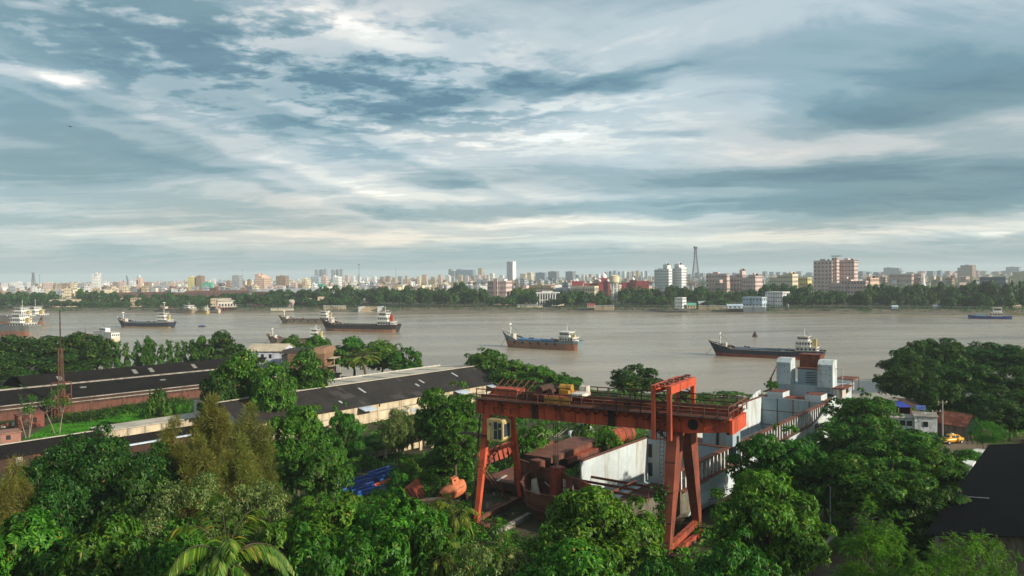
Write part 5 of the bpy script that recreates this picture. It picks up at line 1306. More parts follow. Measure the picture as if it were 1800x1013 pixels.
    # path and retaining wall at the bottom
    p = at(1418, 1008, GZ); q = at(1462, 962, GZ); a_ = q - p; L_ = a_.length; a_.normalize(); r = Vector((a_.y, -a_.x, 0))
    t = thing('retaining_wall', 'low brown retaining wall beside the earth path at the bottom', 'wall', p, math.atan2(a_.y, a_.x))
    for k in range(8):
        mb = MB(); mb.obox(p - a_ * 6 + a_ * (L_ + 6) * k / 8 + a_ * .02, a_ * ((L_ + 6) / 8 - .04), r * .35, UZ * 1.2); mb.build('wall_block', weathered('brown_wall_stone', (.19, .125, .075), (.09, .06, .04), .5, .8, .9), t, True)
    mb = MB(); mb.obox(p - a_ * 6 - r * .05 + UZ * 1.203, a_ * (L_ + 6), r * .45, UZ * .12); mb.build('coping', M['concrete'], t, True)
    mb = MB(); c0, c1 = p - a_ * 14 + r * .5, q + a_ * 30 + r * .5
    mb.face([c0 + UZ * .012, c0 + r * 5 + UZ * .012, c1 + r * 6 + UZ * .012, c1 + UZ * .012]); tag(mb.build('path', weathered('earth_path', (.085, .058, .038), (.05, .04, .03), .4, .5, .95)), kind='structure')
    keep(p, a_, -14, L_ + 26, -.6, 6)
    mb = MB(); p0 = at(1712, 800, GZ); p1 = at(1700, 748, GZ); p2 = at(1650, 782, GZ)
    mb.face([at(1640, 800, GZ) + UZ * .012, at(1740, 812, GZ) + UZ * .012, at(1745, 752, GZ) + UZ * .012, at(1690, 752, GZ) + UZ * .012]); tag(mb.build('earth_yard_road', weathered('yard_earth', (.14, .10, .065), (.08, .06, .04), .4, .3, .95)), kind='structure')
    keep(at(1640, 790, GZ), (1, 0, 0), 0, 16, -10, 10)
right_cluster()

def person(px, py, shirt, trousers, label, pose=0):
    o = at(px, py, GZ); t = thing('person', label, 'person', o, random.uniform(0, 6))
    vs = [(0, 0, .92), (0, 0, 1.15), (0, 0, 1.38), (0, 0, 1.5), (0, .02, 1.62), (.09, 0, .88), (.11, .06, .48), (.11, -.02, .06), (.12, .12, .03), (-.09, 0, .88), (-.11, -.08, .48), (-.11, -.18, .07), (-.12, -.05, .03),
          (.19, 0, 1.36), (.25, -.02, 1.08), (.24, .12, .86), (-.19, 0, 1.36), (-.25, .02, 1.08), (-.24, .16, .88)]
    rad = [.13, .12, .15, .055, .10, .085, .06, .045, .04, .085, .06, .045, .04, .06, .045, .035, .06, .045, .035]
    es = [(0, 1), (1, 2), (2, 3), (3, 4), (0, 5), (5, 6), (6, 7), (7, 8), (0, 9), (9, 10), (10, 11), (11, 12), (2, 13), (13, 14), (14, 15), (2, 16), (16, 17), (17, 18)]
    me = bpy.data.meshes.new('body'); me.from_pydata(vs, es, [])
    ob = link('body', me, t); md = ob.modifiers.new('skin', 'SKIN')
    for d, rr in zip(me.skin_vertices[0].data, rad): d.radius = (rr, rr)
    me.skin_vertices[0].data[0].use_root = True
    sb = ob.modifiers.new('sub', 'SUBSURF'); sb.levels = 1; sb.render_levels = 1
    mat = bpy.data.materials.new('clothing'); q = NT(mat); s = q.nd('ShaderNodeSeparateXYZ'); q.L.new(q.coord('Object'), s.inputs[0])
    c = q.ramp(s.outputs[2], [(0, (.03, .02, .015)), (.08, trousers), (.86, trousers), (.9, shirt)])
    # z is in metres: scale to 0-1 over 1.75 m
    mm = q.nd('ShaderNodeMath', operation='DIVIDE'); mm.inputs[1].default_value = 1.0; q.L.new(s.outputs[2], mm.inputs[0])
    g = q.nd('ShaderNodeMath', operation='GREATER_THAN'); g.inputs[1].default_value = 1.46; q.L.new(s.outputs[2], g.inputs[0])
    col = q.mix(g.outputs[0], q.ramp(mm.outputs[0], [(.05, (.03, .02, .015)), (.07, trousers), (.91, trousers), (.93, shirt)]), (.16, .08, .05))
    q.base(col); q.b.inputs['Roughness'].default_value = .8
    me.materials.append(mat)
    mb = MB(); mb.lathe((0, .0, 1.60), [(.108, -.02), (.118, .05), (.09, .11), (.03, .135), (.005, .138)], 10); mb.build('hair', M['dark'], t, smooth=True)
person(1701, 782, (.03, .03, .035), (.02, .02, .025), 'person in dark clothes walking right of the taxi')
person(1709, 780, (.45, .14, .10), (.10, .06, .05), 'person in reddish top standing beside the walker')

# ------------------------------------------------------------------ vessels on the river
def hullmat(name, col, stain, amt=.5): return weathered('hull_' + name, col, stain, amt, .35, .75, 0, True, .1, .2)
HM = {
 'navy': hullmat('navy', (.018, .026, .045), (.07, .05, .04), .3), 'black': hullmat('black', (.022, .022, .024), (.09, .06, .04), .4),
 'red': hullmat('red_boot', (.24, .045, .03), (.12, .05, .035), .5), 'rust': hullmat('rust_boot', (.26, .115, .06), (.16, .10, .07), .6),
 'grey': hullmat('grey', (.15, .17, .17), (.16, .11, .07), .5), 'bluegrey': hullmat('bluegrey', (.13, .21, .25), (.2, .12, .07), .55),
 'tan': hullmat('tan', (.25, .21, .15), (.14, .09, .06), .5), 'ochre': hullmat('ochre', (.26, .19, .09), (.14, .1, .06), .5), 'blue': hullmat('blue', (.02, .05, .24), (.04, .05, .1), .4),
 'cream': hullmat('cream', (.52, .46, .33), (.3, .2, .12), .5), 'yellow': hullmat('yellow', (.46, .38, .12), (.25, .18, .1), .5),
}
tarp = {'blue': weathered('hatch_tarp_blue', (.05, .16, .30), (.03, .09, .18), .5, .5, .8), 'slate': weathered('hatch_tarp_slate', (.07, .10, .14), (.05, .05, .06), .5, .5, .8), 'dark': weathered('hatch_dark', (.035, .035, .036), (.08, .06, .045), .5, .5, .85), 'brown': weathered('hatch_brown', (.14, .10, .07), (.07, .05, .04), .5, .5, .85)}
def vessel(bow, stern, label, up='black', low='rust', hatch='dark', B=None, fb=1.0, house=3, name='cargo_ship', cat='ship', side=None, chain=True, band=.5, house_mat='white', top='cabin', fender=5, lifeboat=False, hs=1.0):
    b = at(*bow, 0); s = at(*stern, 0)
    d = (b - s); L_ = d.length * 1.06; d.normalize()
    t = thing(name, label, cat, s, math.atan2(d.y, d.x), 'cargo vessels anchored in the river' if cat == 'ship' else None)
    B = B or L_ * .17; h = L_ * .072 * fb
    st = [(-.015, .34, .18, 1.22), (.03, .43, .34, 1.2), (.12, .49, .46, 1.16), (.215, .5, .5, 1.12), (.24, .5, .5, 1.0), (.5, .5, .5, .98), (.76, .5, .49, 1.02), (.80, .49, .46, 1.28), (.88, .41, .30, 1.5), (.95, .22, .09, 1.8), (1.0, .03, .0, 2.08)]
    secs = []
    for f, hd, hw, z in st:
        x = f * L_; zt = z * h; xw = x - (max(0, f - .76) / .24) ** 1.5 * .075 * L_ + (.02 * L_ if f < .02 else 0)
        pl = band * h * (1 + .25 * max(0, f - .8) / .2)
        fm = pl / zt
        xm = xw + (x - xw) * fm; hm = hw + (hd - hw) * fm
        secs.append([(x, hd * B, zt), (xm, hm * B, pl), (xw, hw * B, -.4), (xw, -hw * B, -.4), (xm, -hm * B, pl), (x, -hd * B, zt)])
    mb = MB(); mb.loft(secs, 0, False, [0, 1, 1, 1, 0]); mb.face(secs[0], 0)
    mb.build('hull', [HM[up], HM[low]], t)
    mb = MB(); dk = [[(f * L_, hd * B * .97, z * h - .28 * h), (f * L_, -hd * B * .97, z * h - .28 * h)] for f, hd, hw, z in st]
    mb.loft(dk); mb.build('deck', M['rust'] if hatch != 'blue' else M['offwhite'], t)
    mb = MB()
    for sg in (1, -1):
        for (f0, h0, _, z0), (f1, h1, _, z1) in zip(st, st[1:]): mb.bar((f0 * L_, sg * h0 * B, z0 * h + .03), (f1 * L_, sg * h1 * B, z1 * h + .03), .16, .12)
    mb.build('rubbing_rail', M['offwhite'] if up in ('navy', 'grey') else M['rust'], t)
    # hatch covers
    n = 3
    for k in range(n):
        x0 = L_ * (.245 + k * .51 / n) + .1; x1 = L_ * (.245 + (k + 1) * .51 / n) - .1
        mb = MB(); w = B * .37; z0 = h * .7; z1 = h * 1.10
        mb.prism([(x0, -w, z0), (x0, w, z0), (x0, w, z1), (x0, w * .5, z1 + .32), (x0, -w * .5, z1 + .32), (x0, -w, z1)], (x1 - x0, 0, 0)); mb.build('hatch_cover', tarp[hatch], t)
    # forecastle gear
    mb = MB(); xm = L_ * .89; zm = h * 1.3
    mb.tube((xm, 0, zm), (xm, 0, zm + h * 1.9), .20, .14, 6); mb.box(xm - .1, xm + .1, -B * .13, B * .13, zm + h * 1.6, zm + h * 1.75); mb.box(xm - .25, xm + .25, -.35, .35, zm + h * 1.0, zm + h * 1.25); mb.build('bow_mast', M['white'], t)
    mb = MB(); mb.box(L_ * .83, L_ * .865, -B * .16, B * .16, h * 1.1, h * 1.75); mb.tube((L_ * .92, -.5, h * 1.55), (L_ * .92, .5, h * 1.55), .3, n=8); mb.build('windlass', M['offwhite'] if up != 'grey' else M['yellow'], t)
    mb = MB()
    for f, hd, hw, z in st[7:]: mb.bar((f * L_, hd * B * .95, z * h), (f * L_, hd * B * .95, z * h + .9), .05); mb.bar((f * L_, -hd * B * .95, z * h), (f * L_, -hd * B * .95, z * h + .9), .05)
    for (f0, h0, _, z0), (f1, h1, _, z1) in zip(st[7:], st[8:]):
        for sg in (1, -1): mb.bar((f0 * L_, sg * h0 * B * .95, z0 * h + .9), (f1 * L_, sg * h1 * B * .95, z1 * h + .9), .05)
    mb.build('bow_rail', M['white'], t)
    # stern house in tiers
    z = h * .95; x0, x1 = L_ * .045, L_ * .215; w = B * .36
    hm_ = M[house_mat]
    for k in range(house):
        hh = h * hs * (.66 if k < house - 1 else .60)
        mb = MB(); mb.hexa([(x0, -w, z), (x1, -w, z), (x1, w, z), (x0, w, z), (x0, -w, z + hh), (x1 - .15, -w, z + hh), (x1 - .15, w, z + hh), (x0, w, z + hh)]); tier = mb.build('deckhouse' if k < house - 1 else 'wheelhouse', hm_, t)
        mb = MB(); nn = 5 if k < house - 1 else 7
        for q in range(nn):
            xx = x0 + (x1 - x0 - .2) * (q + .5) / nn; ww = (x1 - x0) / nn * (.3 if k < house - 1 else .4)
            for sg in (1, -1): mb.box(xx - ww, xx + ww, sg * w - .03, sg * w + .03, z + hh * .42, z + hh * .8)
        for q in range(5):
            yy = -w + 2 * w * (q + .5) / 5; ww = 2 * w / 5 * .36
            mb.box(x1 - .16, x1 + .02, yy - ww, yy + ww, z + hh * .42, z + hh * .8); mb.box(x0 - .02, x0 + .02, yy - ww, yy + ww, z + hh * .42, z + hh * .8)
        mb.build('window_row', M['glass'], tier, kind='stuff')
        mb = MB(); ov = .35; mb.box(x0 - ov, x1 + ov * .8, -w - ov, w + ov, z + hh + .004, z + hh + .12); mb.build('deck_edge', hm_ if k % 2 else M['offwhite'], tier)
        mb = MB()
        for q in range(8):
            xx = x0 - ov + (x1 - x0 + 2 * ov) * q / 7
            for sg in (1, -1): mb.bar((xx, sg * (w + ov - .05), z + hh + .1), (xx, sg * (w + ov - .05), z + hh + .95), .05)
        for sg in (1, -1): mb.bar((x0 - ov, sg * (w + ov - .05), z + hh + .95), (x1 + ov * .7, sg * (w + ov - .05), z + hh + .95), .05)
        mb.build('railing', hm_, tier)
        z += hh + .12; x0 += L_ * (.018 if k else .05); w *= .86; x1 -= L_ * .012 * k
    mb = MB(); mb.hexa([(L_ * .055, -.7, h * 1.3), (L_ * .09, -.7, h * 1.3), (L_ * .09, .7, h * 1.3), (L_ * .055, .7, h * 1.3), (L_ * .05, -.55, z - h * .35), (L_ * .085, -.55, z - h * .35), (L_ * .085, .55, z - h * .35), (L_ * .05, .55, z - h * .35)]); mb.build('funnel', M[top], t)
    mb = MB(); xm = L_ * .15; mb.tube((xm, 0, z - .1), (xm, 0, z + h * 1.0), .12, .07, 6); mb.bar((xm, -.9, z + h * .6), (xm, .9, z + h * .6), .09); mb.box(xm - .3, xm + .3, -.1, .1, z + h * .75, z + h * .82); mb.build('signal_mast', M['white'], t)
    rg = random.Random(int(L_ * 977)); mb = MB()
    for k in range(34):                   # winches, vents, drums, ropes, planks about the decks
        f = rg.choice((rg.uniform(.23, .27), rg.uniform(.76, .95), rg.uniform(.25, .76), rg.uniform(.0, .05))); y = rg.uniform(-.42, .42) * B * (1 if f < .8 else .5)
        zt = h * (1.12 if .25 < f < .76 and abs(y) < B * .35 else .78 if f < .76 else 1.05 if f < .85 else 1.3); s_ = rg.uniform(.25, .8)
        mb.box(f * L_ - s_, f * L_ + s_ * rg.uniform(.3, 1.4), y - s_ * .4, y + s_ * .4, zt, zt + s_ * rg.uniform(.5, 1.3), rg.randrange(4))
    mb.build('deck_gear', [M['rust'], M['offwhite'], M['rust_dark'], M['wood']], t, kind='stuff')
    mb = MB(); mb.tube((L_ * .885, 0, h * 3.0), (L_ * .16, 0, z + h * .8), .04, n=4, cap=False)
    for sg in (1, -1): mb.tube((L_ * .885, 0, h * 2.9), (L_ * .80, sg * B * .45, h * 1.3), .035, n=4, cap=False); mb.tube((L_ * .15, 0, z + h * .7), (L_ * .02, sg * B * .38, h * 1.2), .035, n=4, cap=False)
    mb.build('rigging', M['dark'], t, kind='stuff')
    for k in range(fender):
        f = .25 + .52 * k / max(1, fender - 1)
        for sg in (1, -1):
            mb = MB(); mb.lathe((0, 0, 0), [(.22, -.1), (.5, -.12), (.58, 0), (.5, .12), (.22, .1), (.22, -.1)], 10); o = mb.build('tyre_fender', M['black_tyre'], t); o.location = (f * L_, sg * (B * .5 + .1), h * .72); o.rotation_euler = (R(90), 0, 0)
    for sg in (1, -1):
        mb = MB(); xx = L_ * .90; mb.tube((xx, sg * B * .28, h * 1.05), (xx + .05, sg * (B * .33), h * 1.05), .32, n=8); mb.build('anchor', M['dark'], t)
    if lifeboat:
        mb = MB(); mb.lathe((0, 0, 0), [(.02, -1.5), (.5, -1.0), (.6, 0), (.5, 1.0), (.02, 1.5)], 8); o = mb.build('lifeboat', M['orange'], t); o.rotation_euler = (0, R(90), 0); o.location = (L_ * .1, -B * .4, h * 2.3)
    if chain:
        mb = MB(); mb.tube((L_ * .965, 0, h * .9), (L_ * 1.03, .3, -.2), .07, n=5); mb.build('anchor_chain', M['dark'], t)
    return t
vessel((891, 609), (1019, 616.5), 'rust-sided cargo ship with bright blue hatch covers in mid river', 'bluegrey', 'rust', 'blue', fb=1.15, band=.82, house=2, fender=6)
vessel((1256, 624), (1447, 633), 'navy and red cargo ship with slate hatches beyond the unfinished hull', 'navy', 'red', 'slate', fb=.92, band=.42, fender=0)
vessel((571, 581), (699, 584), 'long black and brown cargo ship with orange-topped wheelhouse left of centre', 'black', 'rust', 'dark', fb=.95, band=.42, top='orange', fender=0)
vessel((495, 568), (588, 570), 'grey white-bowed cargo ship behind the long black one', 'tan', 'tan', 'brown', fb=.8, band=.4, fender=5)
vessel((474, 604), (572, 606), 'tan cargo ship half hidden behind riverside trees, left of centre', 'tan', 'ochre', 'brown', fb=1.0, band=.3, fender=3)
vessel((212, 575), (304, 576.5), 'black cargo ship with white house and ochre waterline, left', 'navy', 'ochre', 'slate', fb=.95, band=.25, fender=0)
vessel((-70, 587), (60, 590.5), 'grey cargo ship with rusty waterline nearest the left edge', 'grey', 'rust', 'slate', fb=1.08, band=.55, fender=0, house=3, hs=.68)
vessel((-60, 572), (60, 574), 'brown-hulled cargo ship with white mast behind the left-edge ship', 'grey', 'rust', 'brown', fb=1.08, band=.65, chain=False, fender=0, house=3, hs=.68)
vessel((-40, 570), (83, 571.5), 'grey cargo ship with sunlit brown stern, farthest of the left group', 'grey', 'rust', 'slate', fb=1.08, band=.5, chain=False, fender=0, house=3, hs=.68)

def launch():
    s = at(204, 600, 0); b = at(138, 592, 0); d = b - s; L_ = d.length; d.normalize()
    t = thing('river_launch', 'cream river launch with white cabin and rusty foredeck behind the left trees', 'boat', s, math.atan2(d.y, d.x))
    B = 5.2; secs = []
    for f, hb, z in ((0, .42, 1.9), (.1, .5, 1.8), (.5, .5, 1.5), (.8, .4, 1.7), (1, .04, 2.4)):
        secs.append([(f * L_, hb * B, z), (f * L_ * .97, hb * B * .85, -.3), (f * L_ * .97, -hb * B * .85, -.3), (f * L_, -hb * B, z)])
    mb = MB(); mb.loft(secs); mb.face(secs[0]); mb.build('hull', HM['cream'], t)
    mb = MB(); mb.loft([[q[0], q[3]] for q in secs]); o = mb.build('deck', M['rust'], t); o.location.z = -.25
    mb = MB(); mb.box(.6, L_ * .48, -2.1, 2.1, 1.5, 4.4); c = mb.build('cabin', M['white'], t)
    mb = MB()
    for k in range(6):
        x = 1.2 + (L_ * .48 - 1.6) * k / 6
        for sg in (1, -1): mb.box(x, x + .55, sg * 2.1 - .03, sg * 2.1 + .03, 2.7, 3.6)
    for k in range(4): mb.box(.57, .63, -1.7 + k * .95, -1.1 + k * .95, 2.7, 3.6)
    mb.build('window_row', M['glass'], c, kind='stuff')
    mb = MB(); mb.box(.3, L_ * .5, -2.4, 2.4, 4.403, 4.55); mb.build('cabin_roof', M['offwhite'], t)
    mb = MB(); mb.box(L_ * .2, L_ * .36, -1.2, 1.2, 4.56, 6.4); c = mb.build('wheelhouse', M['white'], t)
    mb = MB(); mb.box(L_ * .2 + .3, L_ * .36 - .3, -1.23, 1.23, 5.3, 6.0); mb.build('window_row', M['glass'], c, kind='stuff')
    mb = MB(); mb.tube((L_ * .3, 0, 6.4), (L_ * .3, 0, 8.6), .08, n=6); mb.tube((L_ * .8, 0, 1.5), (L_ * .8, 0, 6.5), .08, n=6); mb.build('mast', M['dark'], t)
    mb = MB(); mb.box(L_ * .52, L_ * .85, -1.5, 1.5, 1.4, 2.1); mb.build('hatch', M['rust_red'], t)
launch()

def river_bits():
    o = at(1327, 592, 0); t = thing('channel_buoy', 'dark conical channel buoy in mid river', 'buoy', o)
    mb = MB(); mb.lathe((0, 0, -.3), [(.02, 0), (1.25, 0), (1.3, .9), (1.0, 1.1), (.55, 2.2), (.3, 2.6), (.02, 2.65)], 12); mb.build('body', M['rust_dark'], t)
    mb = MB(); mb.tube((0, 0, 2.3), (0, 0, 3.0), .12, n=6); mb.build('lantern', M['dark'], t)
    for (px, py, lab, ln, m_) in ((355, 575, 'small dark covered boat alone in mid river, left', 4.4, 'blue'), (682, 548, 'small wooden boat with pale canopy by the far bank steps', 5.5, 'wood')):
        o = at(px, py, 0); t = thing('country_boat', lab, 'boat', o, .1)
        secs = []
        for f, hb, z in ((-.5, .06, 1.1), (-.35, .6, .7), (0, .85, .55), (.35, .6, .7), (.5, .06, 1.1)):
            secs.append([(f * ln, hb, z), (f * ln, hb * .6, -.2), (f * ln, -hb * .6, -.2), (f * ln, -hb, z)])
        mb = MB(); mb.loft(secs); mb.build('hull', M['rust_dark'] if m_ == 'blue' else M['wood'], t)
        secs = []
        for x in (-ln * .22, ln * .2): secs.append([(x, .75 * math.cos(a), .6 + .85 * math.sin(a)) for a in np.linspace(0, math.pi, 8)])
        mb = MB(); mb.loft(secs); mb.build('canopy', M['blue'] if m_ == 'blue' else M['cream'], t)
    # blue work pontoon at the right bank
    s = at(1778, 561, 0); b = at(1701, 560, 0); d = b - s; L_ = d.length; d.normalize()
    t = thing('work_pontoon', 'blue work vessel with white wheelhouse moored at the right far bank', 'boat', s, math.atan2(d.y, d.x))
    mb = MB(); secs = []
    for f, hb, z in ((0, .9, 1.9), (.1, 1, 1.7), (.6, 1, 1.7), (.9, .8, 2.0), (1, .4, 2.4)): secs.append([(f * L_, hb * 3.6, z), (f * L_ * .98, hb * 3.2, -.3), (f * L_ * .98, -hb * 3.2, -.3), (f * L_, -hb * 3.6, z)])
    mb.loft(secs); mb.face(secs[0]); mb.build('hull', HM['blue'], t)
    mb = MB(); mb.loft([[q[0], q[3]] for q in secs]); o = mb.build('deck', HM['blue'], t); o.location.z = -.2
    mb = MB(); mb.box(L_ * .2, L_ * .47, -2.6, 2.6, 1.5, 4.2); c = mb.build('deckhouse', M['offwhite'], t)
    mb = MB()
    for k in range(5): mb.box(L_ * .22 + k * 1.4, L_ * .22 + k * 1.4 + .8, -2.63, 2.63, 2.6, 3.5)
    mb.build('window_row', M['glass'], c, kind='stuff')
    mb = MB(); mb.box(L_ * .22, L_ * .42, -2.0, 2.0, 4.21, 7.4); c = mb.build('wheelhouse', M['white'], t)
    mb = MB(); mb.box(L_ * .22 + .4, L_ * .42 - .4, -2.03, 2.03, 5.6, 6.7); mb.build('window_row', M['glass'], c, kind='stuff')
    mb = MB(); mb.box(L_ * .2, L_ * .44, -2.5, 2.5, 7.41, 7.6); mb.build('awning', M['cream'], t)
    mb = MB()
    for k in range(14): mb.bar((L_ * .02 + k * L_ * .07, -3.3, 1.6), (L_ * .02 + k * L_ * .07, -3.3, 2.9), .08)
    mb.bar((0, -3.3, 2.9), (L_ * .95, -3.3, 2.9), .08); mb.build('railing', M['rust_red'], t)
    mb = MB(); mb.box(L_ * .55, L_ * .82, -2.4, 2.4, 1.6, 3.2); mb.build('winch_house', M['hullblue'], t)
    mb = MB(); mb.bar((L_ * .12, 0, 6.2), (-L_ * .35, 1, 2.0), .35); mb.bar((L_ * .12, 0, 5.2), (-L_ * .35, 1, 1.6), .2); mb.build('gangway_boom', M['yellow'], t)
    # vessels at the far jetty
    vessel((286, 549), (342, 551), 'old white passenger ship moored left of the far jetty', 'tan', 'tan', 'brown', fb=.75, band=.4, chain=False, name='passenger_ship', cat='boat', fender=0, house=2)
    vessel((342, 550.5), (366, 551.5), 'cream ship with yellow hull nearest, at the far jetty', 'yellow', 'yellow', 'dark', fb=1.0, band=.4, chain=False, name='survey_ship', cat='boat', fender=0)
    vessel((364, 549), (386, 550), 'white ship with red deckwork against the jetty piles', 'cream', 'rust', 'dark', fb=1.2, band=.4, chain=False, name='moored_tug', cat='boat', fender=0, top='rust_red', lifeboat=True)
    # jetty
    p = at(384, 549, 0); q = at(418, 548, 0); d = q - p; L_ = d.length; d.normalize(); n = Vector((-d.y, d.x, 0))
    t = thing('jetty', 'brown piled jetty with a long shed at the far bank, left', 'jetty', p, math.atan2(d.y, d.x))
    mb = MB(); mb.obox(p + UZ * 4.2, d * L_, n * 16, UZ * .5); mb.build('deck', M['concrete'], t, True)
    for k in range(8):
        for m_ in (.5, 6, 12):
            mb = MB(); c = p + d * (L_ * (k + .5) / 8) + n * m_; mb.tube((c.x, c.y, -2), (c.x, c.y, 4.2), .45, n=8); mb.build('pile', M['rust'], t, True)
    mb = MB(); mb.bar(p + UZ * 2.4, p + d * L_ + UZ * 2.4, .3, .4); mb.build('pile_brace', M['rust_dark'], t, True)
    mb = MB(); mb.obox(p + n * 5 + UZ * 4.71, d * L_ * .95, n * 10, UZ * 5.5); sh = mb.build('shed_wall', M['offwhite'], t, True)
    for k in range(6):
        mb = MB(); mb.obox(p + n * 4.95 + d * (1 + k * L_ * .155) + UZ * 5.2, d * 1.6, n * .045, UZ * 2.4); mb.build('door_opening', M['dark'], sh, True)
    mb = MB(); a0 = p + n * 4; mb.prism([a0 + UZ * 10.22, a0 + n * 12 + UZ * 10.22, a0 + n * 6 + UZ * 12.0], d * L_); mb.build('shed_roof', asb_pale, t, True)
    # bird
    o = atD(124, 223, 120); t = thing('bird', 'small dark bird gliding in the left sky', 'bird', o, 2.6)
    mb = MB(); secs = [[(x, r_ * math.cos(a), r_ * math.sin(a)) for a in np.linspace(0, 2 * math.pi, 7)[:-1]] for x, r_ in ((-.3, .01), (-.15, .06), (.05, .08), (.2, .05), (.28, .01))]
    mb.loft(secs, 0, True); mb.build('body', M['dark'], t)
    for sg in (1, -1):
        mb = MB(); mb.hexa([(.08, sg * .05, 0), (-.08, sg * .05, 0), (-.1, sg * .35, .1), (.06, sg * .35, .1), (.08, sg * .05, .02), (-.08, sg * .05, .02), (-.1, sg * .35, .115), (.06, sg * .35, .115)]); mb.hexa([(.06, sg * .351, .1), (-.1, sg * .351, .1), (-.14, sg * .62, .06), (-.08, sg * .62, .06), (.06, sg * .351, .115), (-.1, sg * .351, .115), (-.14, sg * .62, .07), (-.08, sg * .62, .07)]); mb.build('wing', M['dark'], t)
river_bits()

# ------------------------------------------------------------------ far bank and city
FZ = 3.6
ORD = ['first', 'second', 'third', 'fourth', 'fifth', 'sixth', 'seventh', 'eighth', 'ninth', 'tenth', 'eleventh', 'twelfth', 'thirteenth']
LANDMARKS = [(60, 'the dark tapering mast at far left'), (168, 'the lone white high-rise'), (345, 'the yellow and brown block pair'), (461, 'the peach apartment slab'), (565, 'the first three-tower cluster'), (593, 'the second three-tower cluster'), (632, 'the tall thin mast'), (812, 'the blue-grey skyline slab'), (898, 'the slim grey tower with sunlit side'), (1080, 'the white water tower'), (1178, 'the white twin high-rise'), (1222, 'the big lattice telecom tower'), (1290, 'the pink hospital complex'), (1390, 'the pale yellow low-rise'), (1467, 'the tall pink slab'), (1622, 'the white spire'), (1697, 'the brown slab on the horizon')]
def fcol(name, col): return weathered('facade_' + name, col, tuple(q * .6 for q in col), .35, .08, .9, 0, True, 0, .12)
FC = {'white': fcol('white', (.66, .66, .64)), 'cream': fcol('cream', (.60, .52, .36)), 'pink': fcol('pink', (.44, .315, .27)), 'peach': fcol('peach', (.54, .38, .29)), 'grey': fcol('grey', (.30, .32, .34)), 'dark_grey': fcol('darkgrey', (.17, .19, .21)), 'blue_grey': fcol('bluegrey', (.15, .22, .29)), 'brown': fcol('brown', (.27, .18, .12)), 'yellow': fcol('yellow', (.58, .50, .20)), 'brick_red': fcol('brickred', (.105, .050, .038)), 'green': fcol('green', (.08, .34, .24)), 'tan': fcol('tan', (.42, .33, .22)), 'pale_pink': fcol('palepink', (.56, .42, .38)), 'crimson': fcol('crimson', (.27, .040, .045)), 'pale_blue': fcol('paleblue', (.36, .44, .50))}
_wcache = {}
def building(x0, x1, yt, D, col, fl, cols, label, side=.22, name='apartment_building', roof=1, base=FZ, group=None, psi=26, balcony=False, win=True, bands=True, split=None, cat='building', root=None):
    """block standing at distance D, its photographed extent turned into metres; right-hand face shows"""
    pc = atD((x0 + x1) / 2, yt, D); tot = (x1 - x0) * D / F * 1.0
    az = math.atan2(pc.x, pc.y); ps = R(psi)
    w = tot * (1 - side) / math.cos(ps); dp = max(6., tot * side / math.sin(ps)); dp = min(dp, 40)
    h = pc.z - base
    rz = -az - ps
    e1 = Vector((math.cos(rz), math.sin(rz), 0)); e2 = Vector((-e1.y, e1.x, 0))
    lft = atD(x0, yt, D); o = Vector((lft.x, lft.y, base))
    if root is None: t = thing(name, label, cat, o, rz, group)
    else:
        t = bpy.data.objects.new(name, None); COL.objects.link(t); t.parent = root; t.location = o - root.location; t.rotation_euler = (0, 0, rz); t['label'] = label
    parts = split or [(0, 1, 1.0)]
    wm = FC[col]
    for (fa, fb, fh) in parts:
        mb = MB(); mb.box(w * fa + (.004 if fa else 0), w * fb, 0 if fh == 1 else .01, dp * (1 if fh == 1 else .98), 0, h * fh); mb.build('wall', wm, t)
    fhgt = h / fl
    if win:
        mb = MB(); ch = w / cols; nd_ = max(1, int(round(dp / (w / cols))))
        for k in range(fl):
            for c in range(cols):
                xx = (c + .5) * ch; hh = next((fh for fa, fb, fh in parts if fa <= xx / w <= fb), 1)
                if (k + 1) * fhgt > h * hh + .01: continue
                mb.box(xx - ch * .21, xx + ch * .21, -.06, -.004, k * fhgt + fhgt * .38, k * fhgt + fhgt * .70)
            hh = parts[-1][2]
            if (k + 1) * fhgt <= h * hh + .01:
                for c in range(nd_):
                    yy = (c + .5) * dp / nd_; mb.box(w + .004, w + .06, yy - dp / nd_ * .25, yy + dp / nd_ * .25, k * fhgt + fhgt * .34, k * fhgt + fhgt * .80)
        mb.build('windows', M['glass'], t, kind='stuff')
    if bands and fl > 2:
        mb = MB()
        for k in range(1, fl + 1):
            if balcony: mb.box(-.1, w + .35, -.55, -.07, k * fhgt - .18, k * fhgt + .02)
            else: mb.box(-.12, w + .14, -.14, dp + .1, k * fhgt - .16, k * fhgt - .02) if parts[0][2] == 1 and len(parts) == 1 else None
        if mb.v: mb.build('floor_ledge', wm, t)
    if roof:
        fa, fb, fh = max(parts, key=lambda p: p[2])
        zt = h * fh
        for q in ((0, .25), (dp - .25, dp)): mb = MB(); mb.box(w * fa, w * fb, q[0], q[1], zt + .003, zt + 1.0); mb.build('parapet', wm, t)
        mb = MB(); mb.box(w * (fa + (fb - fa) * .3), w * (fa + (fb - fa) * .55), dp * .3, dp * .7, zt + .003, zt + 2.6); mb.build('stair_head', wm, t)
        if roof > 1:
            mb = MB(); mb.tube((w * (fa + (fb - fa) * .75), dp * .5, zt + .003), (w * (fa + (fb - fa) * .75), dp * .5, zt + 2.2), 1.0, n=8); mb.build('water_tank', M['dark'], t)
    return t, w, dp, h

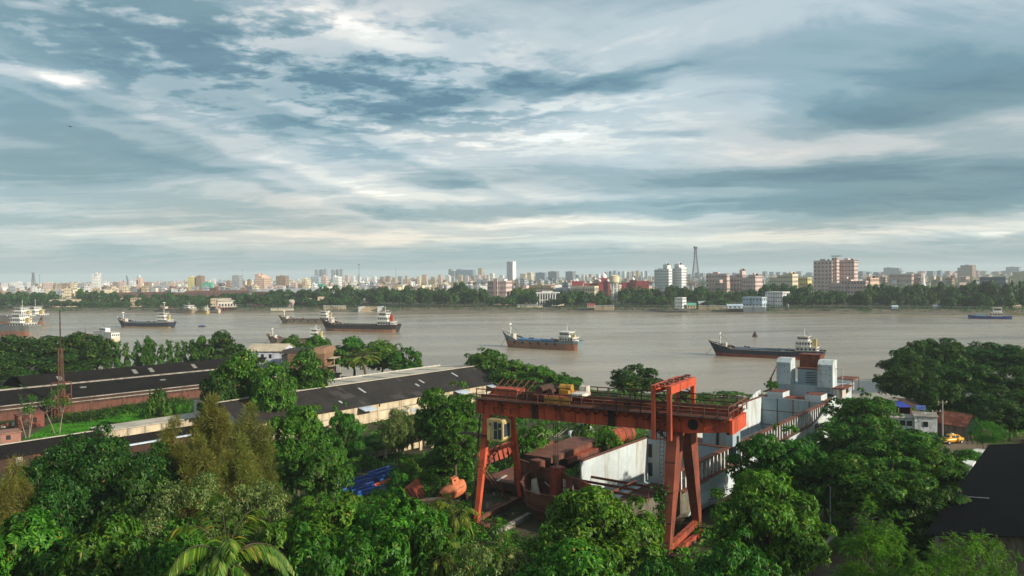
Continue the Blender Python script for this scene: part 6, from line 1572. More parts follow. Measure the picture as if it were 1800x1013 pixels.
def landmark_buildings():
    B = building
    B(161, 176, 481, 1500, 'white', 14, 4, 'lone white high-rise standing clear on the left skyline', .4, roof=2, split=[(0, .35, .96), (.35, .6, .88), (.6, 1, 1.0)])
    B(330, 344.5, 488, 1500, 'yellow', 9, 4, 'yellow block joined to the brown one, left skyline', .35)
    B(344.5, 359, 486, 1500, 'brown', 9, 4, 'brown block with sunlit side right of the yellow one', .4)
    B(355, 374, 498, 1450, 'green', 3, 5, 'low green netted building below the brown block', .2, win=False)
    B(408, 425, 485, 1600, 'grey', 8, 5, 'grey block with bright white right side, left skyline', .35)
    B(448, 476, 483, 1400, 'peach', 10, 7, 'peach apartment slab with stepped sunlit side', .45, roof=2, split=[(0, .4, 1.0), (.4, .75, .96), (.75, 1, .84)])
    B(485, 507, 486, 1600, 'brown', 9, 6, 'dark brown slab right of the peach apartment slab', .3)
    for i, (a, b) in enumerate(((553, 559.5), (561, 567), (568, 575.5), (582, 588.5), (590, 595), (596.5, 603.5))):
        B(a, b, 475 - (i % 3 == 2), 2600, 'grey' if i % 3 != 1 else 'dark_grey', 20, 3, ('left', 'middle', 'right')[i % 3] + ' slim tower of the ' + ('first' if i < 3 else 'second') + ' three-tower cluster', .4, name='tower_block', roof=2)
    B(520, 546, 491, 1700, 'cream', 6, 7, 'cream terraced blocks left of the pale green block', .3, split=[(0, .5, .8), (.5, 1, 1.0)])
    B(546, 564, 487, 1800, 'pale_blue', 8, 5, 'pale blue-grey block under the first three-tower cluster', .25)
    B(564, 577, 486, 1750, 'pale_pink', 8, 4, 'pale pink block between the two three-tower clusters', .35)
    B(585, 601, 486, 1700, 'white', 9, 5, 'white block with ribs below the second three-tower cluster', .4, split=[(0, .3, 1.0), (.3, .5, .85), (.5, 1, .97)])
    B(551, 572, 501, 1300, 'green', 3, 6, 'low turquoise building above the far flyover', .3)
    B(788, 802, 474, 3000, 'dark_grey', 14, 4, 'dark stepped end of the blue-grey skyline slab', .3, split=[(0, .5, 1.0), (.5, 1, .9)])
    B(802, 836, 474, 3000, 'blue_grey', 13, 9, 'wide blue-grey skyline slab left of the slim tower', .15, split=[(0, .3, 1.0), (.3, .38, .82), (.38, 1, .98)])
    B(840, 851, 472, 3000, 'tan', 13, 3, 'tan tower just right of the blue-grey slab', .4, roof=2)
    B(861, 870, 481, 2300, 'white', 8, 3, 'small white rounded-top block left of the slim tower', .4)
    t, w, dp, h = B(890.5, 906.5, 461, 2200, 'grey', 22, 5, 'slim tall grey tower with white-toned sunlit right side', .38, name='tower_block', roof=2, bands=False)
    mb = MB(); mb.box(w + .07, w + 1.2, .5, dp - .5, 0, h + 2); mb.build('sunlit_side_slab', FC['white'], t)  # white slab puts the sunlight on the right face into the colour
    B(914, 928, 482, 2300, 'cream', 8, 4, 'cream block right of the slim tower', .3)
    B(927, 939, 480, 2300, 'cream', 9, 4, 'yellowish ribbed block, second right of the slim tower', .45)
    B(941, 961, 480, 2500, 'blue_grey', 9, 6, 'blue-grey glass block, left of three grey slabs', .2)
    B(963, 983, 478, 2500, 'dark_grey', 10, 6, 'grey glass block, middle of three grey slabs', .25)
    B(994, 1012, 478, 2500, 'dark_grey', 10, 6, 'grey glass block, right of three grey slabs', .3)
    for i, x in enumerate(range(1062, 1138, 8)):
        B(x, x + 6.5, 479 - (i * 37 % 5) * .6, 3000, ('grey', 'dark_grey', 'grey', 'pale_blue', 'white', 'grey', 'peach', 'tan', 'white', 'pale_blue')[i], 14, 3, '%s from the left in the row of narrow towers above the crimson palace' % ORD[i], .4, name='tower_block', group='row of narrow far towers')
    # pink riverside office
    t, w, dp, h = B(857, 900, 494, 765, 'pale_pink', 5, 9, 'pink five-storey office with brown stair bay on the far bank', .25, roof=0)
    mb = MB(); mb.box(w * .34, w * .56, -1.2, 0, 0, h + 2.5); mb.build('stair_bay', FC['pink'], t)
    mb = MB()
    for k in range(5): mb.box(w * .5, w * .54, -1.26, -1.204, h * (k + .3) / 5, h * (k + .8) / 5)
    mb.build('stair_window', M['glass'], t)
    mb = MB(); mb.box(w * .6, w * .85, dp * .2, dp * .7, h + .003, h + 2); mb.build('roof_room', FC['white'], t)
    # white mansion with columns
    o = at(943, 538, FZ); D = 718; lft = atD(943, 530, D); rgt = atD(982, 530, D); top = atD(960, 516, D).z
    t = thing('colonnaded_mansion', 'white colonnaded mansion on the far bank lawn', 'building', (lft.x, lft.y, FZ), -.1)
    w = (rgt - lft).length; h = top - FZ
    mb = MB(); mb.box(0, w, 1.2, 12, 0, h); mb.build('wall', FC['white'], t)
    mb = MB(); mb.box(-.5, w + .5, -.4, 12.3, h + .003, h + .9); mb.build('cornice', FC['white'], t)
    mb = MB(); mb.box(w * .25, w * .75, .5, 3, h + .91, h + 2.2); mb.build('pediment', FC['white'], t)
    for k in range(9):
        mb = MB(); x = w * (.04 + .92 * k / 8); mb.tube((x, .1, 0), (x, .1, h), .42, n=8); mb.build('column', FC['white'], t)
    for k in range(8):
        x = w * (.1 + .8 * k / 7.); 
        for z0, z1 in ((.4, h * .42), (h * .52, h * .88)):
            mb = MB(); mb.box(x - .75, x + .75, 1.12, 1.196, z0, z1); mb.build('window', M['glass'], t)
    mb = MB(); mb.box(w + .01, w + 4.5, 2, 9, 0, h * .55); mb.build('side_wing', FC['cream'], t)
    B(930, 975, 503, 850, 'tan', 3, 12, 'long grey-tan low-rise with open verandas above the mansion', .15, roof=1)
    B(976, 1006, 506, 840, 'pale_blue', 2, 8, 'pale low flat block right of the veranda building', .2, roof=0)
    B(988, 1003, 498, 830, 'grey', 3, 4, 'grey boxy block left of the crimson-roofed hall', .3)
    B(1003, 1052, 503, 820, 'cream', 2, 14, 'cream arcaded range left of the water tower', .15, roof=0)
    # crimson palace with white domes
    D = 960
    o = atD(1005, 500, D); t = thing('crimson_palace', 'crimson palace with white onion domes behind the water tower', 'palace', (o.x, o.y, FZ), -.12)
    sc = D / F
    def blk(x0, x1, yt, y0=0, dep=14, m_='crimson', nm='range_wall'):
        a = (x0 - 1005) * sc; b = (x1 - 1005) * sc; z = atD(1070, yt, D).z - FZ
        mb = MB(); mb.box(a, b, y0, y0 + dep, 0, z); mb.build(nm, FC[m_], t)
        mb = MB(); n = max(2, int((b - a) / 3.2))
        for k in range(n):
            x = a + (b - a) * (k + .5) / n
            for q in (.35, .7): mb.box(x - .6, x + .6, y0 - .06, y0 - .004, z * q, z * q + 2.0)
        mb.build('arched_window_row', M['glass'], t)
        mb = MB(); mb.box(a - .4, b + .4, y0 - .5, y0 + dep + .4, z + .003, z + .7); mb.build('cornice', FC['crimson'] if m_ == 'crimson' else FC['cream'], t)
        return a, b, z, y0 + dep / 2
    def dome(x, z, r_, y):
        mb = MB(); mb.lathe((x, y, z), [(r_ * .85, 0), (r_, r_ * .35), (r_ * .93, r_ * .8), (r_ * .6, r_ * 1.3), (r_ * .2, r_ * 1.7), (.03, r_ * 2.2)], 12); mb.build('onion_dome', FC['white'], t, smooth=True)
    a = blk(1005, 1024, 495); dome(a[0] + 3, a[2] + .7, 1.5, 3); dome(a[0] + 6, a[2] + .7, 2.0, 5)
    blk(1026, 1050, 499, 1); 
    a = blk(1052, 1070, 490, -2, 18); dome((a[0] + a[1]) / 2, a[2] + .7, 3.6, 6); dome(a[0] + 1.2, a[2] - 3.5, 1.8, -3.6); dome(a[1] - 1.2, a[2] - 3.5, 1.8, -3.6)
    for x in (a[0] - .6, a[1] - 1.2):
        mb = MB(); mb.box(x - .3, x + 2.4, -4.8, -2.01, 0, a[2] - 3.5); mb.build('corner_turret', FC['crimson'], t)
    a = blk(1092, 1110, 498, 0); a = blk(1107, 1117, 494, -2, 16); dome((a[0] + a[1]) / 2, a[2] + .7, 2.0, 3); blk(1118, 1139, 496, 0)
    blk(1041, 1051, 493, 3, 8, 'cream', 'cream_pavilion'); dome((1046 - 1005) * sc, atD(1046, 493, D).z - FZ + .7, 1.6, 6)
    # water tower
    D = 735; c = atD(1080.5, 500, D); zt = atD(1080, 484.5, D).z; zb = atD(1080, 497, D).z; sc = D / F
    t = thing('water_tower', 'white water tower with cream cylindrical tank above the trees', 'water tower', (c.x, c.y, FZ))
    h0 = zb - FZ; r_ = 8.6 * sc
    mb = MB(); mb.lathe((0, 0, h0), [(r_ * .62, -1.2), (r_ * .95, .1), (r_, .6), (r_, zt - zb - 1.0), (r_ * 1.06, zt - zb - .9), (r_ * 1.06, zt - zb - .5), (r_ * .5, zt - zb + .35), (.05, zt - zb + .6)], 20); mb.build('tank', FC['cream'], t, smooth=False)
    for k in range(8):
        a_ = 2 * math.pi * (k + .5) / 8; x, y = r_ * .66 * math.cos(a_), r_ * .66 * math.sin(a_)
        mb = MB(); mb.bar((x * .9, y * .9, 0), (x, y, h0 - 1), .55, .55); mb.build('column', FC['white'], t)
    for z in np.linspace(.25, .95, 4):
        mb = MB()
        for k in range(8):
            a0, a1 = 2 * math.pi * (k + .5) / 8, 2 * math.pi * (k + 1.5) / 8; q = r_ * .65
            mb.bar((q * math.cos(a0), q * math.sin(a0), h0 * z), (q * math.cos(a1), q * math.sin(a1), h0 * z), .4, .45)
        mb.build('ring_beam', FC['white'], t)
    mb = MB(); mb.tube((0, 0, 0), (0, 0, h0), .8, n=10); mb.build('riser_pipe', FC['dark_grey'], t)
    # white twin high-rise
    def RT(px, D, name, lab, cat='building'):
        p = atD(px, 500, D); return thing(name, lab, cat, (p.x, p.y, FZ))
    rt = RT(1180, 900, 'white_high_rise', 'white twin high-rise with dark balconies left of the telecom tower')
    t, w, dp, h = B(1150, 1181, 470, 900, 'white', 11, 6, 'left half with dark balconies', .2, root=rt, name='wing', balcony=True, roof=2, split=[(0, .25, .93), (.25, .62, .96), (.62, .9, 1.06), (.9, 1, .95)])
    B(1180, 1207, 468, 905, 'white', 12, 5, 'right half with blank sunlit wall', .35, root=rt, name='wing', balcony=False, roof=2, split=[(0, .3, .93), (.3, .75, 1.04), (.75, 1, .96)])
    # telecom tower
    D = 905; c = atD(1223, 500, D); zt = atD(1223, 434, D).z; t = thing('telecom_tower', 'big grey lattice telecom tower with dishes at the top', 'tower', (c.x, c.y, FZ))
    h = zt - FZ; gm = FC['dark_grey']
    prof = lambda f: 6.2 * (1 - f) ** 1.35 + .65
    for sx, sy in ((-1, -1), (1, -1), (1, 1), (-1, 1)):
        mb = MB()
        for k in range(12): f0, f1 = k / 12, (k + 1) / 12; mb.bar((sx * prof(f0), sy * prof(f0), h * f0), (sx * prof(f1), sy * prof(f1), h * f1), .5)
        mb.build('leg', gm, t)
    mb = MB()
    for k in range(18):
        f0, f1 = k / 18, (k + 1) / 18; a, b = prof(f0), prof(f1)
        for (p, q) in (((-1, -1), (1, -1)), ((1, -1), (1, 1)), ((1, 1), (-1, 1)), ((-1, 1), (-1, -1))):
            mb.bar((p[0] * a, p[1] * a, h * f0), (q[0] * b, q[1] * b, h * f1), .26); mb.bar((q[0] * a, q[1] * a, h * f0), (p[0] * b, p[1] * b, h * f1), .18); mb.bar((p[0] * b, p[1] * b, h * f1), (q[0] * b, q[1] * b, h * f1), .18)
    mb.build('lattice_bracing', gm, t)
    for k, (z, a_) in enumerate(((.985, .5), (.985, 2.2), (.99, 3.9), (.96, 5.2), (.90, .2), (.88, 3.0), (.80, 5.6))):
        x, y = 1.6 * math.cos(a_), 1.6 * math.sin(a_); mb = MB(); mb.tube((x, y, h * z), (x * 1.5, y * 1.5, h * z), 1.2 if k < 4 else .6, .9 if k < 4 else .5, 10); mb.build('dish_antenna', gm, t)
    mb = MB(); mb.box(-2, 2, -2, 2, h * .945, h * .95); mb.build('platform', gm, t)
    # pink complex
    rt = RT(1290, 800, 'hospital_complex', 'dusty pink multi-block hospital complex right of the telecom tower')
    B(1241, 1281, 483, 800, 'pale_pink', 6, 7, 'cream-pink wing with square windows', .12, bands=False, root=rt, name='wing', roof=1)
    B(1246, 1282, 496, 770, 'pink', 4, 8, 'lower dusty-pink front block', .15, root=rt, name='wing', roof=0, split=[(0, .35, .96), (.35, .6, 1.12), (.6, 1, .96)])
    B(1279, 1310, 482, 805, 'pale_pink', 6, 5, 'middle pink block with stepped roof', .2, bands=False, root=rt, name='wing', roof=2, split=[(0, .5, .95), (.5, .8, 1.02), (.8, 1, 1.12)])
    B(1303, 1339, 485, 780, 'pale_pink', 6, 6, 'pink end block with sunlit side', .35, root=rt, name='wing', roof=2, split=[(0, .5, .94), (.5, 1, 1.0)])
    rt = RT(1390, 900, 'yellow_low_rise', 'pale yellow balconied low-rise left of the tall pink slab')
    B(1352, 1400, 484, 900, 'cream', 5, 10, 'left part with pink roof rooms', .2, root=rt, name='wing', roof=2, split=[(0, .35, .9), (.35, .7, 1.0), (.7, 1, 1.05)], balcony=True)
    B(1397, 1425, 488, 910, 'yellow', 4, 6, 'right part, lower', .25, root=rt, name='wing', roof=0, balcony=True)
    # tall pink slab
    rt = RT(1467, 800, 'pink_high_rise', 'tall pink slab with central capped stair tower, right of centre')
    t, w, dp, h = B(1430, 1464, 460, 800, 'pale_pink', 10, 5, 'left wing, shaded', .12, bands=False, root=rt, name='wing', roof=2, psi=14)
    B(1462, 1474.5, 453, 792, 'pale_pink', 12, 2, 'central stair tower', .35, bands=False, root=rt, name='wing', roof=0, psi=14)
    t, w, dp, h = B(1473, 1505.5, 459, 800, 'pale_pink', 10, 5, 'right wing, warm lit', .2, bands=False, root=rt, name='wing', roof=2, psi=14)
    o = atD(1461, 452, 792) - Vector(rt.location); e1 = Vector((math.cos(-.6), math.sin(-.6), 0)); e2 = Vector((-e1.y, e1.x, 0)); mb = MB(); mb.obox(o - e2 * 1 + UZ * .55, e1 * 9.2, e2 * 8, UZ * .65); mb.build('tower_cap', FC['dark_grey'], rt)
    # lower white-pink building
    rt = RT(1500, 690, 'banded_low_rise', 'white-banded pink low-rise with sunlit end, in front of the tall pink slab')
    B(1458, 1521, 494, 690, 'pale_pink', 5, 12, 'long banded part', .08, root=rt, name='wing', roof=1, balcony=True, psi=12, split=[(0, .3, .92), (.3, .6, 1.05), (.6, 1, 1.0)])
    B(1517, 1543, 489, 700, 'peach', 5, 5, 'sunlit peach end block', .55, root=rt, name='wing', roof=2, psi=34, split=[(0, .5, .95), (.5, 1, 1.0)])
    # riverside right houses
    B(1186, 1206, 523, 640, 'white', 3, 5, 'white two-storey house at the far bank edge right of centre', .35, roof=0, cat='house', name='house')
    B(1305, 1346, 522, 640, 'pale_blue', 2, 6, 'pale two-storey riverside hall with terrace', .2, roof=0, cat='house', name='house')
    B(1345, 1386, 513, 640, 'white', 4, 7, 'white four-storey riverside block with veranda strips', .3, roof=0, balcony=True)
    # green tarpaulin roof, and pavilions
    for (x0, x1, yt, yb, D, col, lab, nm) in ((1207, 1224, 533, 541, 636, 'green', 'bright green sheet roof beside the white house on the far bank', 'shed'), (1032, 1046, 534, 543, 672, 'crimson', 'small crimson-roofed pavilion at the far bank steps', 'pavilion'), (1278, 1306, 535, 545, 626, 'pale_blue', 'glazed low pavilion left of the riverside hall', 'pavilion'), (1228, 1275, 530, 541, 650, 'grey', 'wide pale gabled roof among trees left of the riverside hall', 'shed'), (1568, 1579, 540, 548, 590, 'pale_blue', 'small pale hut in the dark trees at the right far bank', 'hut'), (1640, 1648, 536, 544, 588, 'white', 'white hut left of two in the right far trees', 'hut'), (1650, 1660, 536, 546, 588, 'pale_blue', 'pale blue hut right of two in the far trees', 'hut'), (1780, 1795, 538, 546, 575, 'tan', 'tan hut behind the blue work vessel', 'hut'), (1770, 1780, 507, 516, 640, 'white', 'white rooftop block at the right edge', 'hut'), (1780, 1800, 510, 518, 650, 'pale_blue', 'turquoise house at the right edge of the far bank', 'house'), (505, 516, 527, 536, 755, 'pale_pink', 'pale ruined gatehouse on the left far bank', 'gatehouse'), (538, 548, 525, 534, 760, 'tan', 'small tan house right of the ruined gatehouse', 'house'), (558, 570, 522, 533, 765, 'peach', 'peach house below the long pale hall', 'house'), (638, 650, 525, 538, 745, 'pink', 'dark pink pavilion above the river steps', 'pavilion')):
        o = atD(x0, yb, D); w = (x1 - x0) * D / F; h = max(2.6, atD(x0, yt, D).z - FZ)
        t = thing(nm, lab, nm, (o.x, o.y, FZ), -.15)
        mb = MB(); mb.box(.3, w - .3, .3, w * .6, 0, h * .62); mb.build('wall', FC['tan' if col in ('green', 'crimson', 'grey') else col], t)
        mb = MB(); mb.prism([(0, 0, h * .62), (0, w * .6 + .3, h * .62), (0, w * .3, h)], (w, 0, 0)); mb.build('roof', FC[col], t)
        mb = MB()
        for k in range(3): mb.box(w * (.15 + k * .27), w * (.15 + k * .27) + w * .12, .23, .296, h * .15, h * .5)
        mb.build('window', M['glass'], t)
    # mills and warehouses, left bank
    B(205, 430, 514, 900, 'brick_red', 2, 34, 'very long dark brick mill on the left far bank', .02, roof=0, name='mill', psi=4, split=[(0, .36, 1.0), (.36, .5, .92), (.5, 1, 1.04)])
    B(86, 232, 527, 825, 'tan', 2, 22, 'long low ochre warehouse behind the left bank trees', .03, roof=0, name='warehouse', psi=4)
    B(229, 246, 524, 805, 'tan', 3, 4, 'ochre three-storey pump house on the left bank', .25, roof=0, name='pump_house')
    B(443, 470, 513, 800, 'brick_red', 3, 5, 'orange-red brick block among the left bank trees', .3, roof=0)
    B(452, 560, 508, 1050, 'grey', 1, 2, 'long grey flyover deck above the left bank trees', .02, roof=0, name='flyover', win=False, psi=4, cat='flyover')
    B(555, 610, 517, 830, 'tan', 2, 14, 'long pale hall with arched windows, left of centre bank', .1, roof=0, name='hall', psi=8)
    B(608, 623, 516, 820, 'peach', 2, 4, 'orange-yellow lit end pavilion of the long pale hall', .3, roof=0, name='pavilion')
    B(370, 416, 525, 800, 'tan', 2, 10, 'ochre jetty office range above the moored ships', .1, roof=0, name='office', psi=6)
    B(1562, 1602, 482, 1300, 'pink', 3, 12, 'long pink low-rise beyond the right trees', .1, roof=0, psi=8)
    B(1601, 1621, 481, 1320, 'peach', 3, 6, 'peach low-rise left of the white spire', .2, roof=0, psi=8)
    B(1553, 1582, 471, 3200, 'dark_grey', 9, 9, 'hazy grey slab on the horizon right of the pink slab', .15, split=[(0, .55, 1.0), (.55, 1, .97)])
    B(1683, 1711, 467, 2400, 'brown', 8, 9, 'brown slab standing alone on the right horizon', .2, split=[(0, .2, .85), (.2, 1, 1.0)])
    B(1768, 1791, 470, 3200, 'grey', 7, 8, 'hazy grey slab at the right edge of the horizon', .15)
    B(1722, 1765, 487, 900, 'dark_grey', 4, 14, 'dark unfinished concrete frame block at right', .1, roof=0, psi=8)
    B(1780, 1806, 478, 1100, 'cream', 1, 2, 'pale arched hangar roof at the right edge', .2, roof=0, win=False, name='hangar')
    # white spire and masts
    D = 1000; c = atD(1623, 495, D); zt = atD(1623, 479, D).z; t = thing('white_spire', 'slender white spire rising from the right far trees', 'spire', (c.x, c.y, FZ))
    h = zt - FZ
    mb = MB(); mb.lathe((0, 0, 0), [(4.2, 0), (4.0, h * .35), (2.6, h * .42), (1.6, h * .7), (.6, h * .93), (.05, h)], 8); mb.build('spire', FC['white'], t)
    mb = MB(); mb.box(-6, 6, -6, 6, 0, h * .3); mb.build('base_hall', FC['cream'], t)
    for (x, yt, yb, D, r_, lab, kind) in ((59, 482, 510, 1500, 1.6, 'dark tapering mast on the far left skyline', 'lat'), (70, 485, 505, 1500, .6, 'thin mast just right of the dark tapering one', 'pole'), (632, 466, 530, 1500, .9, 'tall thin mast between the tower clusters and the mid-rises', 'pole'), (696, 474, 490, 2500, 1.0, 'short mast above the central mid-rises', 'pole'), (1610, 487, 516, 700, .3, 'slim yellow floodlight pole in the right trees', 'pole'), (427, 475, 495, 1900, .5, 'faint mast right of the grey and white block', 'pole'), (631, 486, 528, 800, .4, 'dark pole rising from the bank trees below the tall mast', 'pole')):
        c = atD(x, yb, D); zt = atD(x, yt, D).z
        t = thing('far_mast', lab, 'mast', (c.x, c.y, FZ)); h = zt - FZ
        if kind == 'pole':
            mb = MB(); mb.tube((0, 0, 0), (0, 0, h), r_, r_ * .55, 6); mb.build('shaft', FC['dark_grey'], t); mb = MB(); mb.box(-r_ * 2, r_ * 2, -r_, r_, h, h + r_ * 2); mb.build('head', FC['dark_grey'], t)
        else:
            for sx, sy in ((-1, -1), (1, -1), (1, 1), (-1, 1)):
                mb = MB(); mb.bar((sx * 4, sy * 4, 0), (sx * 1, sy * 1, h), 1.0); mb.build('leg', FC['dark_grey'], t)
            mb = MB()
            for k in range(9):
                a, b = 4 - 3 * k / 9, 4 - 3 * (k + 1) / 9
                mb.bar((-a, -a, h * k / 9), (b, -b, h * (k + 1) / 9), .5); mb.bar((a, -a, h * k / 9), (-b, -b, h * (k + 1) / 9), .5)
            mb.build('lattice_bracing', FC['dark_grey'], t); mb = MB(); mb.tube((0, 0, h), (0, 0, h + 3), 2.2, 3.2, 8); mb.build('head', FC['dark_grey'], t)
    # dome temple left
    D = 1700; c = atD(245, 490, D); t = thing('pink_domed_tower', 'pink tower with pale dome on the left skyline', 'tower', (c.x, c.y, FZ)); zt = atD(245, 485, D).z - FZ
    mb = MB(); mb.box(-5, 5, -5, 5, 0, zt - 5); mb.build('wall', FC['peach'], t)
    mb = MB(); mb.lathe((0, 0, zt - 5), [(3.6, 0), (4.6, 1.5), (4.0, 4), (2, 6.5), (.05, 7.5)], 10); mb.build('dome', FC['pale_blue'], t)
    mb = MB(); mb.box(-4, -1, -5.06, -5.004, zt * .5, zt * .75); mb.build('window', M['glass'], t)
    D = 1600; c = atD(225, 492, D); t = thing('derrick_crane', 'dark leaning derrick crane on the left skyline', 'crane', (c.x, c.y, FZ)); h = atD(225, 485, D).z - FZ
    mb = MB(); mb.bar((2, 0, 0), (-2.5, 0, h), 2.4, 1.6); mb.build('jib', FC['dark_grey'], t)
    mb = MB(); mb.box(-5, 6, -4, 4, 0, h * .3); mb.build('cab', FC['dark_grey'], t)
    mb = MB(); mb.bar((6, 0, h * .3), (-2.5, 0, h), .5); mb.build('stay', FC['dark_grey'], t)
landmark_buildings()

# ---- remaining countable skyline blocks, each labelled by its place beside a landmark
def skyline_fill():
    rng = random.Random(5)
    items = []
    cols_l = ['white', 'cream', 'pale_pink', 'tan', 'peach', 'grey', 'brown', 'white', 'cream', 'pale_blue']
    def seg(x0, x1, ytop, jit, D0, D1, wmin, wmax, pal=cols_l, gap=6):
        x = x0
        while x < x1:
            w = rng.uniform(wmin, wmax)
            items.append((x, x + w, ytop + rng.uniform(-jit, jit), rng.uniform(D0, D1), rng.choice(pal)))
            x += w + rng.uniform(0, gap)
    seg(2, 52, 497.5, 2, 1500, 1900, 7, 12, ['white', 'white', 'cream', 'pale_blue'])
    seg(76, 158, 500, 2, 1400, 1800, 8, 15)
    seg(180, 325, 498, 2.5, 1500, 2200, 7, 14)
    seg(362, 450, 493, 2.5, 1800, 2600, 6, 11)
    seg(508, 552, 492, 2.5, 1900, 2500, 7, 12)
    seg(606, 790, 486, 2.2, 2000, 2800, 6, 11, ['tan', 'pale_pink', 'grey', 'cream', 'peach', 'white', 'brown', 'grey'])
    seg(770, 890, 484.5, 2, 2200, 2900, 6, 10)
    seg(1012, 1060, 483, 2, 2500, 3200, 5, 9, ['grey', 'white', 'dark_grey', 'tan'])
    seg(1208, 1300, 481, 2, 2600, 3400, 6, 12, ['grey', 'blue_grey', 'dark_grey', 'tan'])
    seg(1340, 1430, 478.5, 1.6, 3000, 4200, 8, 14, ['dark_grey', 'blue_grey', 'grey'])
    seg(1506, 1800, 477.5, 1.6, 2600, 3800, 9, 18, ['dark_grey', 'brown', 'grey', 'blue_grey', 'pink'])
    # lower town houses in front
    seg(5, 210, 508, 4, 1050, 1350, 8, 14, ['tan', 'tan', 'cream', 'white', 'brown', 'grey'], 10)
    seg(215, 450, 507, 4, 1050, 1400, 8, 14, ['white', 'cream', 'tan', 'grey', 'brown', 'tan'], 14)
    seg(470, 850, 501, 5, 1100, 1600, 8, 13, ['cream', 'tan', 'white', 'pale_pink', 'brown', 'grey'], 12)
    seg(905, 1060, 493, 3, 1300, 1700, 8, 13, ['tan', 'grey', 'cream', 'white', 'grey'], 10)
    seg(1545, 1720, 488, 3, 1200, 1600, 9, 16, ['tan', 'pink', 'cream', 'brown'], 12)
    word = {'pale_pink': 'pale pink', 'pale_blue': 'pale blue', 'dark_grey': 'dark grey', 'blue_grey': 'blue-grey', 'brick_red': 'brick-red'}
    cnt = {}
    info = []
    for it in items:
        cx = (it[0] + it[1]) / 2; lm = min(LANDMARKS, key=lambda l: abs(l[0] - cx))
        low = it[3] < 1450
        info.append((lm, 'right' if cx > lm[0] else 'left', low, abs(cx - lm[0]), it))
    info.sort(key=lambda q: (q[0][0], q[1], q[2], q[3]))
    ordw = ['nearest', 'second', 'third', 'fourth', 'fifth', 'sixth', 'seventh', 'eighth', 'ninth', 'tenth', 'eleventh', 'twelfth', 'thirteenth', 'fourteenth', 'fifteenth', 'sixteenth', 'seventeenth', 'eighteenth', 'nineteenth', 'twentieth']
    for lm, sd, low, _, (x0, x1, yt, D, col) in info:
        k = (lm[0], sd, low); n = cnt.get(k, 0); cnt[k] = n + 1
        o_ = ordw[n] if n < 20 else '%dth' % (n + 1)
        lab = '%s %s, %s to the %s of %s' % (word.get(col, col), 'low town house' if low else 'skyline block', o_, sd, lm[1])
        h = atD(x0, yt, D).z - FZ
        building(x0, x1, yt, D, col, max(2, int(h / 3.4)), max(2, int((x1 - x0) * D / F / 4.)), lab, rng.uniform(.25, .45), name='town_house' if low else 'apartment_block', roof=rng.choice((0, 1, 1, 2)), group='low town houses beyond the far bank' if low else 'blocks along the far skyline', bands=False)
skyline_fill()

# ---- uncountable town beyond, one mass
def distant_town():
    rng = random.Random(9); mb = MB()
    keys = ['white', 'cream', 'tan', 'pale_pink', 'grey', 'brown', 'dark_grey', 'brick_red']
    for k in range(5200):
        px = rng.uniform(-60, 1860); D = 1000 * math.exp(rng.uniform(.1, 1.75))
        if px > 1180 and rng.random() < .45: continue
        X = (px - 900) / F * D; w = rng.uniform(5, 13); d = rng.uniform(5, 12); h = rng.choice((4, 6, 7, 9, 10, 13)) * (1 + .12 * rng.random()) * (1.0 if D < 1900 else rng.choice((1.0, 1.15, 1.5)))
        a = rng.uniform(-.6, .1); e1 = Vector((math.cos(a), math.sin(a), 0)) * w; e2 = Vector((-math.sin(a), math.cos(a), 0)) * d
        mb.obox(Vector((X, D, FZ - .1)), e1, e2, UZ * h, rng.choice((0, 1, 2, 3, 4, 5, 5, 6, 7)))
    tag(mb.build('distant_town', [FC[k] for k in keys]), 'mass of small low houses spreading to the horizon', 'town', kind='stuff')
distant_town()

